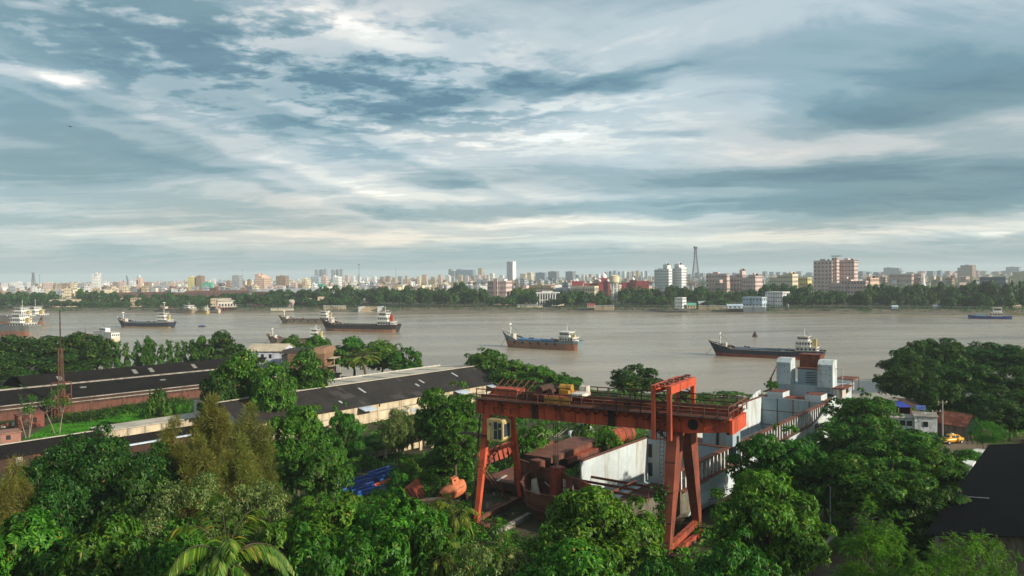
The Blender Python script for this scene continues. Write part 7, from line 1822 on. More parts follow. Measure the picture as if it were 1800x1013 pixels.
# ---- river wall, steps and balustrades along the far bank
def bank_features():
    def pt(px):
        xs = [(-514, 791), (-240, 739), (0, 692), (200, 615), (355, 547)]
        for (x0, y0), (x1, y1) in zip(xs, xs[1:]):
            # intersection of the pixel column with the shoreline
            d = ray(px, 540); k = d.x / d.y
            t_ = (k * y0 - x0) / ((x1 - x0) - k * (y1 - y0)) if abs((x1 - x0) - k * (y1 - y0)) > 1e-6 else -1
            if -.05 <= t_ <= 1.05: return Vector((x0 + (x1 - x0) * t_, y0 + (y1 - y0) * t_, 0))
        return Vector((0, 692, 0))
    t = None
    for (a, b, off, z0, z1, m_, nm, lab, cat) in ((470, 510, 6, .6, 2.6, 'cream', 'landing_stage', 'pale landing stage with white hut at the left far bank', 'landing stage'), (560, 600, 10, 1.0, 4.5, 'tan', 'river_wall', 'low tan river wall below the long pale hall', 'wall'), (900, 945, 12, 2.4, 4.6, 'cream', 'balustrade', 'pale balustrade in front of the mansion lawn', 'balustrade'), (1040, 1075, 8, 1.0, 4.4, 'tan', 'river_wall', 'tan river wall by the crimson-roofed pavilion', 'wall'), (1225, 1305, 10, 1.4, 4.6, 'tan', 'balustrade', 'balustraded river wall left of the riverside hall', 'balustrade'), (1306, 1345, 3, .4, 4.6, 'dark_grey', 'river_terrace', 'projecting river terrace under the riverside hall', 'terrace')):
        p, q = pt(a), pt(b); d = q - p; L_ = d.length; d.normalize(); n = Vector((-d.y, d.x, 0))
        t = thing(nm, lab, cat, p + n * off, math.atan2(d.y, d.x))
        mb = MB(); mb.obox(p + n * off + UZ * z0, d * L_, n * (1 if 'terrace' not in nm else 8), UZ * (z1 - z0)); mb.build('wall', FC[m_], t, True)
        mb = MB(); nn = int(L_ / 1.6)
        for k in range(nn): c = p + n * off + d * (L_ * (k + .5) / nn) + UZ * z1; mb.obox(c, d * .35, n * .35, UZ * .9)
        mb.build('balusters', FC['white'], t, True)
        mb = MB(); mb.obox(p + n * (off - .05) + UZ * (z1 + .903), d * L_, n * .5, UZ * .2); mb.build('coping', FC['white'], t, True)
    p, q = pt(632), pt(664); d = q - p; L_ = d.length; d.normalize(); n = Vector((-d.y, d.x, 0))
    t = thing('river_steps', 'wide stone bathing steps descending into the river, left of centre', 'steps', p, math.atan2(d.y, d.x))
    for k in range(12):
        mb = MB(); mb.obox(p + n * (k * 1.3 - 3) + UZ * (-.6 + k * .42), d * L_, n * 1.3, UZ * .42); mb.build('step', FC['tan'], t, True)
    for s in (-.8, L_):
        mb = MB(); mb.obox(p + d * s + n * -2 + UZ * -.6, d * .8, n * 16, UZ * 5.4); mb.build('flank_wall', FC['grey'], t, True)
bank_features()

# ------------------------------------------------------------------ foliage
LEAF = {
 'bright': leafmat('leaf_bright', (.024, .095, .005), (.052, .165, .009), (.120, .250, .018)),
 'mid': leafmat('leaf_mid', (.016, .074, .005), (.036, .126, .008), (.082, .192, .014)),
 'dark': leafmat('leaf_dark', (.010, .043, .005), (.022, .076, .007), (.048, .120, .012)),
 'pale': leafmat('leaf_pale', (.046, .100, .020), (.098, .172, .036), (.22, .27, .085)),
 'olive': leafmat('leaf_olive', (.058, .076, .010), (.112, .128, .018), (.195, .190, .034), .35),
 'lime': leafmat('leaf_lime', (.030, .130, .005), (.064, .210, .009), (.12, .28, .016), .35),
 'palm': leafmat('leaf_palm', (.036, .095, .007), (.085, .155, .012), (.19, .22, .020), .3),
 'far': leafmat('leaf_far', (.008, .040, .006), (.018, .070, .008), (.040, .112, .013), .2),
 'far_light': leafmat('leaf_far_light', (.014, .058, .008), (.030, .096, .011), (.060, .140, .018), .15),
 'grass': leafmat('leaf_grass', (.030, .140, .005), (.055, .22, .008), (.09, .28, .014), .3),
}
def quads_mesh(name, verts, mats, midx=None):
    """verts (N,4,3) -> one mesh of N loose quads"""
    n = len(verts); me = bpy.data.meshes.new(name)
    me.vertices.add(n * 4); me.vertices.foreach_set('co', np.ascontiguousarray(verts, dtype=np.float32).reshape(-1))
    me.loops.add(n * 4); me.loops.foreach_set('vertex_index', np.arange(n * 4, dtype=np.int32))
    me.polygons.add(n); me.polygons.foreach_set('loop_start', np.arange(0, n * 4, 4, dtype=np.int32)); me.polygons.foreach_set('loop_total', np.full(n, 4, dtype=np.int32))
    for m_ in (mats if isinstance(mats, list) else [mats]): me.materials.append(m_)
    if midx is not None: me.polygons.foreach_set('material_index', midx.astype(np.int32))
    me.update(calc_edges=True); return me
def nz(a): return a / np.maximum(1e-6, np.linalg.norm(a, axis=-1, keepdims=True))
def leaf_quads(c, d, nrm, Ln, Wd, fold=.25):
    d = nz(d); side = nz(np.cross(d, nrm)); up = nz(np.cross(side, d))
    Ln = np.asarray(Ln)[:, None]; Wd = np.asarray(Wd)[:, None]
    base = c - d * Ln * .5; tip = c + d * Ln * .5 - up * Ln * .12
    l = c + side * Wd * .5 + up * Wd * fold; r = c - side * Wd * .5 + up * Wd * fold
    return np.stack([base, l, tip, r], 1)
def rosettes(rng, centers, outward, k, Ln, Wd, droop=.35, spread=1.0, jit=.12, rise=0.):
    """k leaves radiating from every centre, drooping at the rim"""
    n = len(centers); c = np.repeat(centers, k, 0); o = np.repeat(outward, k, 0)
    rnd = rng.normal(size=(n * k, 3)); tang = nz(rnd - (rnd * o).sum(1, keepdims=True) * o)
    d = nz(o * (.35 + rise) + tang * spread + np.array([0, 0, -droop]) * rng.uniform(.4, 1.4, (n * k, 1)))
    L_ = Ln * rng.uniform(.65, 1.25, n * k); W_ = Wd * rng.uniform(.7, 1.25, n * k)
    nrm = nz(o * .8 + np.array([0, 0, .7]) + rng.normal(size=(n * k, 3)) * .35)
    pos = c + d * (L_ * .5)[:, None] + rng.normal(size=(n * k, 3)) * jit
    return leaf_quads(pos, d, nrm, L_, W_)
def crown_lobes(rng, Rr, Hh, zc, n, lr, flat=1.0, topbias=.25, inner=.35):
    """lobe centres spread through an ellipsoidal crown, most near its surface"""
    out = []
    for k in range(n):
        u = rng.normal(size=3); u /= np.linalg.norm(u); u[2] = u[2] * .8 + topbias * abs(u[2])
        f = rng.uniform(inner, 1.0) ** .5 * .80
        c = np.array([u[0] * Rr * f, u[1] * Rr * f, zc + u[2] * Hh * f])
        r_ = lr * rng.uniform(.6, 1.35)
        if k % 6 == 0:      # shoots that stand out of the crown
            c = np.array([u[0] * Rr * .90, u[1] * Rr * .90, zc + u[2] * Hh * .95]); r_ = lr * rng.uniform(.4, .65)
        out.append((c, np.array([r_, r_, r_ * flat])))
    return out
def fill_lobes(rng, lobes, per, shell=.35):
    cs, os_ = [], []
    for c, r_ in lobes:
        n = max(4, int(per * (r_[0] ** 2)))
        u = nz(rng.normal(size=(n, 3))); u[:, 2] = np.where(u[:, 2] < -.35, -u[:, 2] * .6, u[:, 2]); u = nz(u)
        f = 1 - shell * rng.random((n, 1)) ** 1.5
        cs.append(c + u * r_ * f); os_.append(nz(u / r_))
    return np.concatenate(cs), np.concatenate(os_)
def trunk_mesh(name, lobes, ht, r0, mat, rng, nl=10, lean=0., multi=1):
    mb = MB(); tops = []
    for q in range(multi):
        a = 6.28 * q / multi; ox, oy = (0, 0) if multi == 1 else (.35 * math.cos(a), .35 * math.sin(a))
        p = Vector((ox, oy, 0)); n = 4
        for k in range(n):
            nx = Vector((ox + lean * (k + 1) / n + rng.uniform(-.12, .12) * r0 * 3 + ox * (k + 1) * .8, oy + rng.uniform(-.12, .12) * r0 * 3 + oy * (k + 1) * .8, ht * (k + 1) / n))
            mb.tube(p, nx, r0 * (1 - .13 * k), r0 * (1 - .13 * (k + 1)), 7, cap=False); p = nx
        tops.append(p)
    idx = rng.permutation(len(lobes))[:nl]
    for i in idx:
        c = Vector(lobes[i][0]); b = tops[i % len(tops)]; st = b - UZ * ht * .15 * rng.random(); mid = st.lerp(c, .5) + Vector((0, 0, -.06 * (c - st).length))
        mb.tube(st, mid, r0 * .42, r0 * .26, 5, cap=False); mb.tube(mid, c, r0 * .26, r0 * .08, 5, cap=False)
    return mb.mesh(name, mat, True)

TREE = {}     # kind -> list of (crown mesh, trunk mesh, radius, height)
def proto(kind, crown, trunk, Rr, Ht, leaf=None):
    co = np.empty(len(crown.vertices) * 3, np.float32); crown.vertices.foreach_get('co', co); co = co.reshape(-1, 3)
    if kind != 'palm': Rr = float(np.percentile(np.hypot(co[:, 0], co[:, 1]), 97.5)); Ht = float(np.percentile(co[:, 2], 99.7))
    TREE.setdefault(kind, []).append((crown, trunk, Rr, Ht, leaf))
def make_protos():
    for v in range(4):     # broadleaf with leaf rosettes, foreground
        rng = np.random.default_rng(100 + v); Rr, Ht = 5.2, 12.
        lb = crown_lobes(rng, Rr, 5.3, 6.2, 62, 1.35, .85, .3)
        c, o = fill_lobes(rng, lb, 27)
        q = rosettes(rng, c, o, 13, .40, .160, .42, 1.0, .05)
        cm = quads_mesh('crown', q, LEAF['mid']); tm = trunk_mesh('trunk', lb, 6.2, .28, M['bark'], rng, 16)
        for nm, lm in (('broad_bright', 'bright'), ('broad_mid', 'mid')): proto(nm, cm, tm, Rr, Ht, lm)
    for v in range(2):     # small-leaved pale tree
        rng = np.random.default_rng(140 + v); Rr, Ht = 5.0, 12.
        lb = crown_lobes(rng, Rr, 5.2, 6.3, 74, 1.15, .9, .3); c, o = fill_lobes(rng, lb, 42)
        q = rosettes(rng, c, o, 9, .24, .12, .15, 1.0, .10)
        proto('pale', quads_mesh('crown', q, LEAF['pale']), trunk_mesh('trunk', lb, 6.2, .26, M['bark'], rng, 16), Rr, Ht)
    for v in range(3):     # dense layered mango-like
        rng = np.random.default_rng(160 + v); Rr, Ht = 6.4, 13.
        lb = crown_lobes(rng, Rr, 6.0, 6.6, 88, 1.35, .72, .35, .3); c, o = fill_lobes(rng, lb, 18)
        q = rosettes(rng, c, o, 12, .48, .17, .55, .9, .06)
        cm = quads_mesh('crown', q, LEAF['mid']); tm = trunk_mesh('trunk', lb, 6.0, .38, M['bark'], rng, 18)
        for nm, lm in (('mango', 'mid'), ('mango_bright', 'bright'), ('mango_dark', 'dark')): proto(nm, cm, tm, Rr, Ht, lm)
    for v in range(2):     # wide dark rain tree
        rng = np.random.default_rng(180 + v); Rr, Ht = 10., 14.
        lb = crown_lobes(rng, Rr, 5.8, 7.8, 120, 1.8, .6, .4, .25); c, o = fill_lobes(rng, lb, 17)
        q = rosettes(rng, c, o, 12, .46, .22, .1, 1.0, .22)
        proto('rain', quads_mesh('crown', q, LEAF['dark']), trunk_mesh('trunk', lb, 6.5, .6, M['bark'], rng, 26), Rr, Ht)
    for v in range(3):     # casuarina: hanging needle sprays
        rng = np.random.default_rng(200 + v); Rr, Ht = 5.0, 13.
        lb = []
        for st in range(5):      # several leading stems, each a loose spire
            ox, oy = (0, 0) if st == 0 else (rng.uniform(1.2, 2.6) * math.cos(st * 1.57 + v), rng.uniform(1.2, 2.6) * math.sin(st * 1.57 + v)); tp = 12.5 if st == 0 else rng.uniform(8, 11.5)
            for k in range(34):
                f = (k + rng.random()) / 34; rad = 3.0 * (1 - f) ** .55 * rng.uniform(.2, 1.0) + .15; a = rng.uniform(0, 6.28)
                lb.append((np.array([ox + rad * math.cos(a), oy + rad * math.sin(a), 1.8 + f * (tp - 2.2)]), np.array([.85, .85, .9]) * rng.uniform(.6, 1.2)))
        c, o = fill_lobes(rng, lb, 75, .8); n = len(c); k = 5
        c2 = np.repeat(c, k, 0); d = nz(np.repeat(o, k, 0) * .9 + rng.normal(size=(n * k, 3)) * .55 + np.array([0, 0, -.30]))
        L_ = rng.uniform(.35, .95, n * k); q = leaf_quads(c2 + d * (L_ * .5)[:, None] + rng.normal(size=(n * k, 3)) * .06, d, nz(rng.normal(size=(n * k, 3))), L_, np.full(n * k, .05), .1)
        proto('casuarina', quads_mesh('crown', q, LEAF['olive']), trunk_mesh('trunk', lb, 11.5, .22, M['bark'], rng, 22), Rr, Ht)
    for v in range(3):     # big rounded dark tree
        rng = np.random.default_rng(190 + v); Rr, Ht = 9.5, 13.
        lb = crown_lobes(rng, Rr, 6.3, 6.6, 125, 1.75, .85, .35, .25); c, o = fill_lobes(rng, lb, 11)
        q = rosettes(rng, c, o, 10, .62, .28, .3, 1.0, .16)
        proto('bigdark', quads_mesh('crown', q, LEAF['dark']), trunk_mesh('trunk', lb, 5.5, .5, M['bark'], rng, 20), Rr, Ht)
    for v in range(2):     # columnar mast trees
        rng = np.random.default_rng(220 + v); Rr, Ht = 1.9, 11.
        lb = [(np.array([rng.normal() * .45, rng.normal() * .45, 1.6 + 8.6 * k / 24]), np.array([1.0, 1.0, .8]) * (1.1 - .5 * (k / 24) ** 2) * rng.uniform(.8, 1.2)) for k in range(25)]
        c, o = fill_lobes(rng, lb, 22); q = rosettes(rng, c, o, 8, .55, .2, 1.3, .6, .08)
        proto('column', quads_mesh('crown', q, LEAF['mid']), trunk_mesh('trunk', lb, 9, .16, M['bark'], rng, 4), Rr, Ht)
    for v in range(2):     # feathery bright tree, compound leaves
        rng = np.random.default_rng(240 + v); Rr, Ht = 4.2, 10.
        lb = crown_lobes(rng, Rr, 4.4, 5.2, 42, 1.25, .8, .4); c, o = fill_lobes(rng, lb, 7); fr = []
        n = len(c); k = 6
        c2 = np.repeat(c, k, 0); o2 = np.repeat(o, k, 0); d = nz(o2 * .5 + rng.normal(size=(n * k, 3)) * .8 + np.array([0, 0, .1])); Lr = rng.uniform(.5, 1.0, n * k)
        for j in range(7):
            f = (j + 1) / 7.5
            for sg in (1, -1):
                sd = nz(np.cross(d, np.array([0, 0, 1.]) + rng.normal(size=(n * k, 3)) * .1)) * sg
                pos = c2 + d * (Lr * f)[:, None] - np.array([0, 0, .35]) * (Lr * f * f)[:, None]
                dd = nz(sd + d * .45 + np.array([0, 0, -.15])); ll = .26 * (1 - .45 * f) * np.ones(n * k)
                fr.append(leaf_quads(pos + dd * (ll * .5)[:, None], dd, np.tile(np.array([0, 0, 1.]), (n * k, 1)) + rng.normal(size=(n * k, 3)) * .2, ll, ll * .34, .1))
        q = np.concatenate(fr)
        proto('feather', quads_mesh('crown', q, LEAF['lime']), trunk_mesh('trunk', lb, 4.8, .16, M['bark'], rng, 14, multi=2), Rr, Ht)
    for v in range(2):     # thin pale-stemmed saplings
        rng = np.random.default_rng(250 + v); Rr, Ht = 2.6, 7.
        lb = crown_lobes(rng, Rr, 2.2, 5.0, 16, .75, .9, .2); c, o = fill_lobes(rng, lb, 30); q = rosettes(rng, c, o, 6, .28, .11, .2, 1., .12)
        proto('sapling', quads_mesh('crown', q, LEAF['mid']), trunk_mesh('trunk', lb, 3.6, .09, M['bark_pale'], rng, 12, multi=3), Rr, Ht)
    for v in range(3):     # bushes
        rng = np.random.default_rng(260 + v); Rr, Ht = 2.4, 3.0
        lb = crown_lobes(rng, Rr, 1.3, 1.5, 18, .85, .8, .4); c, o = fill_lobes(rng, lb, 26); q = rosettes(rng, c, o, 10, .32, .15, .3, 1., .08)
        cm = quads_mesh('crown', q, LEAF['mid']); tm = trunk_mesh('stem', lb, 1.0, .08, M['bark'], rng, 8, multi=3)
        for nm, lm in (('bush', 'bright'), ('bush_mid', 'mid'), ('bush_lime', 'lime')): proto(nm, cm, tm, Rr, Ht, lm)
    for v in range(4):     # mid-distance trees (150-250 m)
        rng = np.random.default_rng(280 + v); Rr, Ht = 6.0, 12.
        lb = crown_lobes(rng, Rr, 5.5, 6.2, 64, 1.5, .8, .35); c, o = fill_lobes(rng, lb, 11); q = rosettes(rng, c, o, 9, .62, .30, .35, 1., .12)
        cm = quads_mesh('crown', q, LEAF['mid']); tm = trunk_mesh('trunk', lb, 5.4, .32, M['bark'], rng, 14)
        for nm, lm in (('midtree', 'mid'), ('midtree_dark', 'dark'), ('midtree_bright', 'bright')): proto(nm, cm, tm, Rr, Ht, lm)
    for v in range(6):     # far-bank trees
        rng = np.random.default_rng(300 + v); Rr, Ht = 7.0, 12.
        lb = crown_lobes(rng, Rr, 5.4 + .6 * (v % 3), 5.9, 30, 2.1, .8, .3); c, o = fill_lobes(rng, lb, 6); q = rosettes(rng, c, o, 5, 1.35, .8, .2, 1., .25)
        cm = quads_mesh('crown', q, LEAF['mid']); tm = trunk_mesh('trunk', lb, 5, .35, M['bark'], rng, 6)
        for nm, lm in (('far', 'far'), ('far_light', 'far_light')): proto(nm, cm, tm, Rr, Ht, lm)
    for v in range(3):     # palms
        rng = np.random.default_rng(330 + v); qs = []; Ht = 10.; n = 22; Rr = 3.6
        mb = MB(); p = Vector((0, 0, 0))
        for k in range(8):
            nx = Vector((.5 * math.sin(k * .3 + v), .3 * math.sin(k * .25), 8.4 * (k + 1) / 8)); mb.tube(p, nx, .22 - .008 * k, .21 - .008 * k, 7, cap=False); p = nx
        base = np.array(p)
        for k in range(n):
            a = 6.28 * k / n * 1.618 * 1.0 + rng.uniform(-.2, .2); el = rng.uniform(-.25, 1.25) if k > 4 else rng.uniform(1.0, 1.4)
            dh = np.array([math.cos(a), math.sin(a), 0]); Lf = rng.uniform(3.0, 4.0); pts = []; pos = base.copy(); e = el
            for j in range(15):
                st = Lf / 15; dirv = dh * math.cos(e) + np.array([0, 0, math.sin(e)]); pts.append((pos.copy(), dirv)); pos = pos + dirv * st; e -= .105 * (1 + .3 * j / 15)
            for i, (P, dv) in enumerate(pts):
                mb.tube(P, P + dv * Lf / 15, .022 * (1.1 - i / 16), .021 * (1.05 - i / 16), 4, cap=False)
                if i < 2: continue
                ll = .85 * math.sin(math.pi * min(1, (i + 2) / 17)) ** .6
                sdv = np.cross(dv, [0, 0, 1.]); sdv /= np.linalg.norm(sdv) + 1e-6
                for sg in (1, -1):
                    for s_ in (0, .33, .66):
                        dd = nz((sdv * sg * .8 + dv * .75 + np.array([0, 0, -.38 - .2 * rng.random()])))
                        cc = P + dv * Lf / 15 * s_ + dd * ll * .5
                        qs.append((cc, dd, ll * rng.uniform(.85, 1.1)))
        c = np.array([x[0] for x in qs]); d = np.array([x[1] for x in qs]); ll = np.array([x[2] for x in qs])
        q = leaf_quads(c, d, np.tile(np.array([0, 0, 1.]), (len(c), 1)) + rng.normal(size=(len(c), 3)) * .2, ll, np.full(len(c), .13), .2)
        proto('palm', quads_mesh('fronds', q, LEAF['palm']), mb.mesh('trunk', M['bark'], True), Rr, Ht)
make_protos()
_tc = {}
def plant(kind, px, pyt, D, hw, label, cat='tree', group=None, gz=GZ, name=None, minh=None, rot=None):
    """one tree: foot on the ground at distance D, top at the photographed height, crown half-width hw in photo pixels"""
    lst = TREE[kind]; i = _tc.get(kind, random.randrange(len(lst))); _tc[kind] = i + 1
    cr, tk, Rr, Ht, lf = lst[i % len(lst)]
    p = atD(px, pyt, D); h = p.z - gz
    if minh: h = max(h, minh)
    rad = hw * D / F
    t = thing(name or ('palm_tree' if kind == 'palm' else 'bush' if kind.startswith('bush') else 'tree'), label, cat, (p.x, p.y, gz), random.uniform(0, 6.28) if rot is None else rot, group)
    sx = rad / Rr; sz = h / Ht
    t.scale = (sx, sx, sz)
    link('trunk' if not kind.startswith('bush') else 'stem', tk, t); co = link('crown' if kind != 'palm' else 'fronds', cr, t)
    if lf: co.material_slots[0].link = 'OBJECT'; co.material_slots[0].material = LEAF[lf]
    return t
# ---- foreground and yard trees: kind, x, top y, distance, half width, label
NEAR = [
 ('broad_bright', 45, 905, 57, 125, 'leafy green tree filling the bottom left corner'),
 ('broad_mid', 190, 915, 53, 120, 'leafy green tree, second from the bottom left corner'),
 ('pale', 335, 842, 66, 88, 'pale green small-leaved tree below the olive casuarina, left one'),
 ('pale', 452, 850, 68, 82, 'pale green small-leaved tree below the olive casuarina, right one'),
 ('broad_mid', 318, 935, 50, 120, 'green tree just left of the bottom palm'),
 ('broad_bright', 560, 880, 62, 112, 'leafy tree in front of the blue trusses'),
 ('broad_bright', 690, 884, 61, 104, 'leafy tree below the orange plate, left of the lifeboat'),
 ('broad_mid', 610, 930, 51, 125, 'darker green tree at the bottom, right of the palm'),
 ('broad_mid', 752, 915, 57, 85, 'green tree below the beige slab near the bottom'),
 ('pale', 862, 955, 52, 95, 'pale leafy tree at the bottom below the left crane foot'),
 ('broad_bright', 1036, 856, 66, 116, 'big rosette-leaved tree before the ship bow'),
 ('broad_bright', 1010, 950, 50, 135, 'rosette-leaved tree at the bottom centre'),
 ('broad_mid', 1155, 985, 54, 62, 'low green tree at the bottom below the right crane leg'),
 ('mango', 1366, 755, 92, 80, 'dark leafy tree against the ship side right of the crane'),
 ('mango_bright', 1345, 832, 68, 105, 'brighter leafy tree nearest the ship side, lower right of crane'),
 ('mango', 1290, 935, 56, 92, 'green tree at the bottom right of the crane foot'),
 ('mango', 1515, 688, 122, 66, 'rounded tree beside the ship stern'),
 ('mango', 1572, 746, 100, 94, 'huge dense tree in front of the flat-roofed hut'),
 ('mango', 1632, 782, 93, 70, 'right shoulder of dense trees beside the black roof'),
 ('mango', 1490, 738, 108, 66, 'dense tree between the ship stern and the huge tree'),
 ('mango', 1540, 800, 84, 100, 'dark lower tree below the huge dense tree'),
 ('mango', 1450, 800, 88, 60, 'dark tree beside the ship side, right of the brighter one'),
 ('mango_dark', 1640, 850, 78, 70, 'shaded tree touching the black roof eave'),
 ('feather', 1545, 888, 60, 82, 'feathery bright green tree, left of the two at lower right'),
 ('feather', 1685, 935, 54, 92, 'feathery bright green tree below the black roof'),
 ('feather', 1768, 958, 50, 60, 'feathery bright green tree at the lower right corner'),
 ('feather', 1738, 738, 122, 34, 'light green feathery clump behind the black roof corner'),
 ('bush_lime', 1700, 790, 118, 28, 'low green bush right of the taxi, by the black roof'),
 ('bigdark', 1602, 614, 205, 54, 'dark crowned tree on the right river edge, leftmost'),
 ('bigdark', 1650, 597, 212, 62, 'tallest dark crowned tree on the right river edge'),
 ('bigdark', 1740, 606, 210, 72, 'wide dark crowned tree on the right river edge, third'),
 ('bigdark', 1812, 620, 200, 66, 'dark crowned tree cut by the right edge'),
 ('bigdark', 1610, 652, 168, 58, 'dark spreading tree behind the tarpaulin shack'),
 ('bigdark', 1690, 640, 172, 66, 'dark spreading tree behind the tiled hut'),
 ('bigdark', 1770, 650, 165, 66, 'dark spreading tree behind the light green clump'),
 ('bigdark', 1655, 672, 155, 44, 'dark tree directly behind the flat-roofed hut'),
 ('bigdark', 1583, 650, 186, 44, 'dark tree left of the tarpaulin shack by the water'),
 ('bigdark', 1735, 690, 150, 45, 'lower dark tree right of the tiled hut'),
 ('bigdark', 1810, 690, 150, 60, 'lower dark tree at the right edge above the black roof'),
 ('midtree_dark', 1775, 710, 135, 45, 'dark tree by the black roof at the right edge'),
 ('casuarina', 372, 702, 92, 58, 'tall olive casuarina, middle and tallest of the group'),
 ('casuarina', 305, 738, 89, 48, 'olive casuarina at the left of the group'),
 ('casuarina', 440, 716, 94, 56, 'olive casuarina at the right of the group'),
 ('casuarina', 350, 770, 84, 50, 'short olive casuarina in front of the group, left'),
 ('casuarina', 420, 768, 86, 55, 'short olive casuarina in front of the group, right'),
 ('rain', 175, 768, 82, 120, 'dark fine-leaved spreading tree before the clerestory shed'),
 ('rain', 75, 815, 76, 95, 'dark fine-leaved tree at the left edge below the low shed'),
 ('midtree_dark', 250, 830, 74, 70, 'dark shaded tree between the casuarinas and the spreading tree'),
 ('casuarina', 25, 815, 72, 60, 'olive brown tree at the left edge'),
 ('broad_bright', 522, 714, 106, 58, 'bright green tree right of the casuarinas against the shed'),
 ('mango', 603, 712, 112, 36, 'slender dark green tree against the cream wall'),
 ('broad_mid', 555, 775, 95, 62, 'dark green tree below the bright one, left of centre'),
 ('pale', 700, 718, 118, 34, 'greyish leafy tree against the cream wall'),
 ('mango', 788, 676, 120, 62, 'large dense tree at the long shed end, left of the crane'),
 ('mango', 800, 725, 112, 48, 'dense tree just left of the crane driver cab'),
 ('broad_bright', 640, 768, 128, 40, 'low bright tree left of the ruined shelter'),
 ('mango_bright', 768, 797, 116, 52, 'bright leafy low tree right of the ruined shelter'),
 ('broad_mid', 600, 786, 120, 40, 'green low tree behind the blue trusses'),
 ('midtree_bright', 425, 619, 152, 55, 'bright rounded tree left of the long shed'),
 ('midtree_bright', 478, 640, 146, 38, 'bright rounded tree, smaller, touching the long shed roof'),
 ('midtree_dark', 385, 655, 146, 36, 'dark tree at the end of the mill shed'),
 ('midtree', 535, 616, 163, 46, 'dark leafy tree in front of the brown stepped block'),
 ('bush_mid', 278, 683, 150, 26, 'dark bush against the brick wall of the mill shed'),
 ('midtree_bright', 622, 594, 228, 46, 'bright tree behind the riverside palm'),
 ('midtree_bright', 672, 600, 224, 44, 'bright rounded tree on the river edge right of the palm'),
 ('midtree', 712, 612, 216, 30, 'last dark tree on the river edge before the open water'),
 ('midtree', 512, 590, 244, 26, 'low tree behind the brown block roof, left'),
 ('midtree_bright', 556, 589, 242, 28, 'low tree behind the brown block roof, right'),
 ('midtree_dark', 30, 590, 240, 62, 'dark tree in the left riverside belt, at the frame edge'),
 ('midtree_dark', 85, 592, 238, 50, 'dark tree in the left riverside belt, behind the mast'),
 ('midtree_dark', 132, 586, 236, 52, 'tallest dark tree in the left riverside belt'),
 ('midtree_dark', 170, 592, 232, 36, 'dark tree ending the left riverside belt'),
 ('midtree_dark', 20, 625, 215, 50, 'dark lower tree behind the mill shed, frame edge'),
 ('midtree_dark', 120, 622, 225, 55, 'dark lower tree behind the mill shed roof'),
 ('midtree_dark', 388, 584, 234, 40, 'rounded dark tree right of the columnar row'),
 ('midtree', 355, 592, 232, 22, 'dark tree between the columnar row and the rounded one'),
 ('midtree', 262, 593, 232, 16, 'wider pointed tree inside the columnar row'),
 ('midtree', 852, 614, 200, 46, 'tree behind the long shed right end, nearest the roof'),
 ('midtree_bright', 905, 634, 190, 44, 'bright tree behind the crane, left end of beam'),
 ('midtree_bright', 955, 645, 183, 44, 'green tree behind the crane trolley'),
 ('midtree', 1000, 660, 176, 36, 'low green tree right of the crane trolley'),
 ('midtree_dark', 1117, 643, 180, 47, 'lone round dark tree on the river edge above the crane beam'),
 ('midtree', 890, 700, 140, 40, 'green tree seen below the left crane girder'),
 ('bush', 930, 745, 122, 40, 'large bright bush behind the left crane legs'),
 ('bush', 722, 806, 112, 26, 'bright bush right of the blue trusses'),
 ('bush_lime', 700, 824, 108, 20, 'lime bush touching the end of the blue trusses'),
 ('bush', 752, 826, 108, 26, 'bright bush left of the orange lifeboat'),
 ('bush_mid', 770, 846, 103, 16, 'low darker bush just left of the orange lifeboat'),
 ('bush_lime', 612, 812, 114, 24, 'lime bush behind the left end of the blue trusses'),
 ('bush', 822, 798, 116, 24, 'bright bush behind the near left crane leg'),
 ('bush', 575, 828, 100, 24, 'bright bush left of the blue trusses'),
 ('bush_lime', 1070, 752, 126, 30, 'lime bush behind the hold wall under the crane beam'),
 ('bush', 1030, 742, 134, 26, 'bright bush beyond the scrapped cabin'),
 ('sapling', 100, 676, 150, 30, 'thin pale-stemmed tree in front of the mill shed'),
 ('sapling', 48, 692, 146, 20, 'smaller thin-stemmed tree by the red hut'),
]
for k_, x, yt, D, hw, lab in NEAR:
    plant(k_, x, yt, D, hw, lab, 'bush' if k_.startswith('bush') else 'tree')
for i, (x, yt) in enumerate(((189, 602), (205, 601), (222, 603), (240, 600), (284, 606), (299, 598), (312, 602), (325, 600), (338, 597))):
    plant('column', x, yt, 232, 9, 'narrow columnar tree, %s from the left in the riverside row' % ORD[i], 'tree', 'row of columnar trees on the near river edge')
plant('palm', 636, 618, 206, 46, 'coconut palm on the river edge right of the brown block', 'palm', rot=.4)
plant('palm', 415, 905, 43, 118, 'yellow-green palm crown at the bottom left of centre', 'palm', rot=1.1)
plant('palm', 806, 882, 64, 50, 'small yellowish palm beside the left crane foot', 'palm', rot=2.0)
plant('palm', 775, 945, 55, 45, 'dark low palm left of the crane foot, near the bottom', 'palm', rot=.2)
b = plant('bush_mid', 1356, 668, 139, 13, 'leafy bush growing on the unfinished ship deck', 'bush', gz=10.9)
# shore scrub behind the berth
for i, (x, yt, hw) in enumerate(((1060, 692, 26), (1170, 694, 24), (1205, 690, 26), (1245, 692, 24), (1285, 688, 26), (1320, 693, 18), (1012, 688, 22))):
    plant('bush', x, yt, 186, hw, 'riverside scrub bush beyond the crane beam, %s from the left' % ORD[sorted((1060, 1170, 1205, 1245, 1285, 1320, 1012)).index(x)], 'bush', 'scrub bushes along the near river edge')

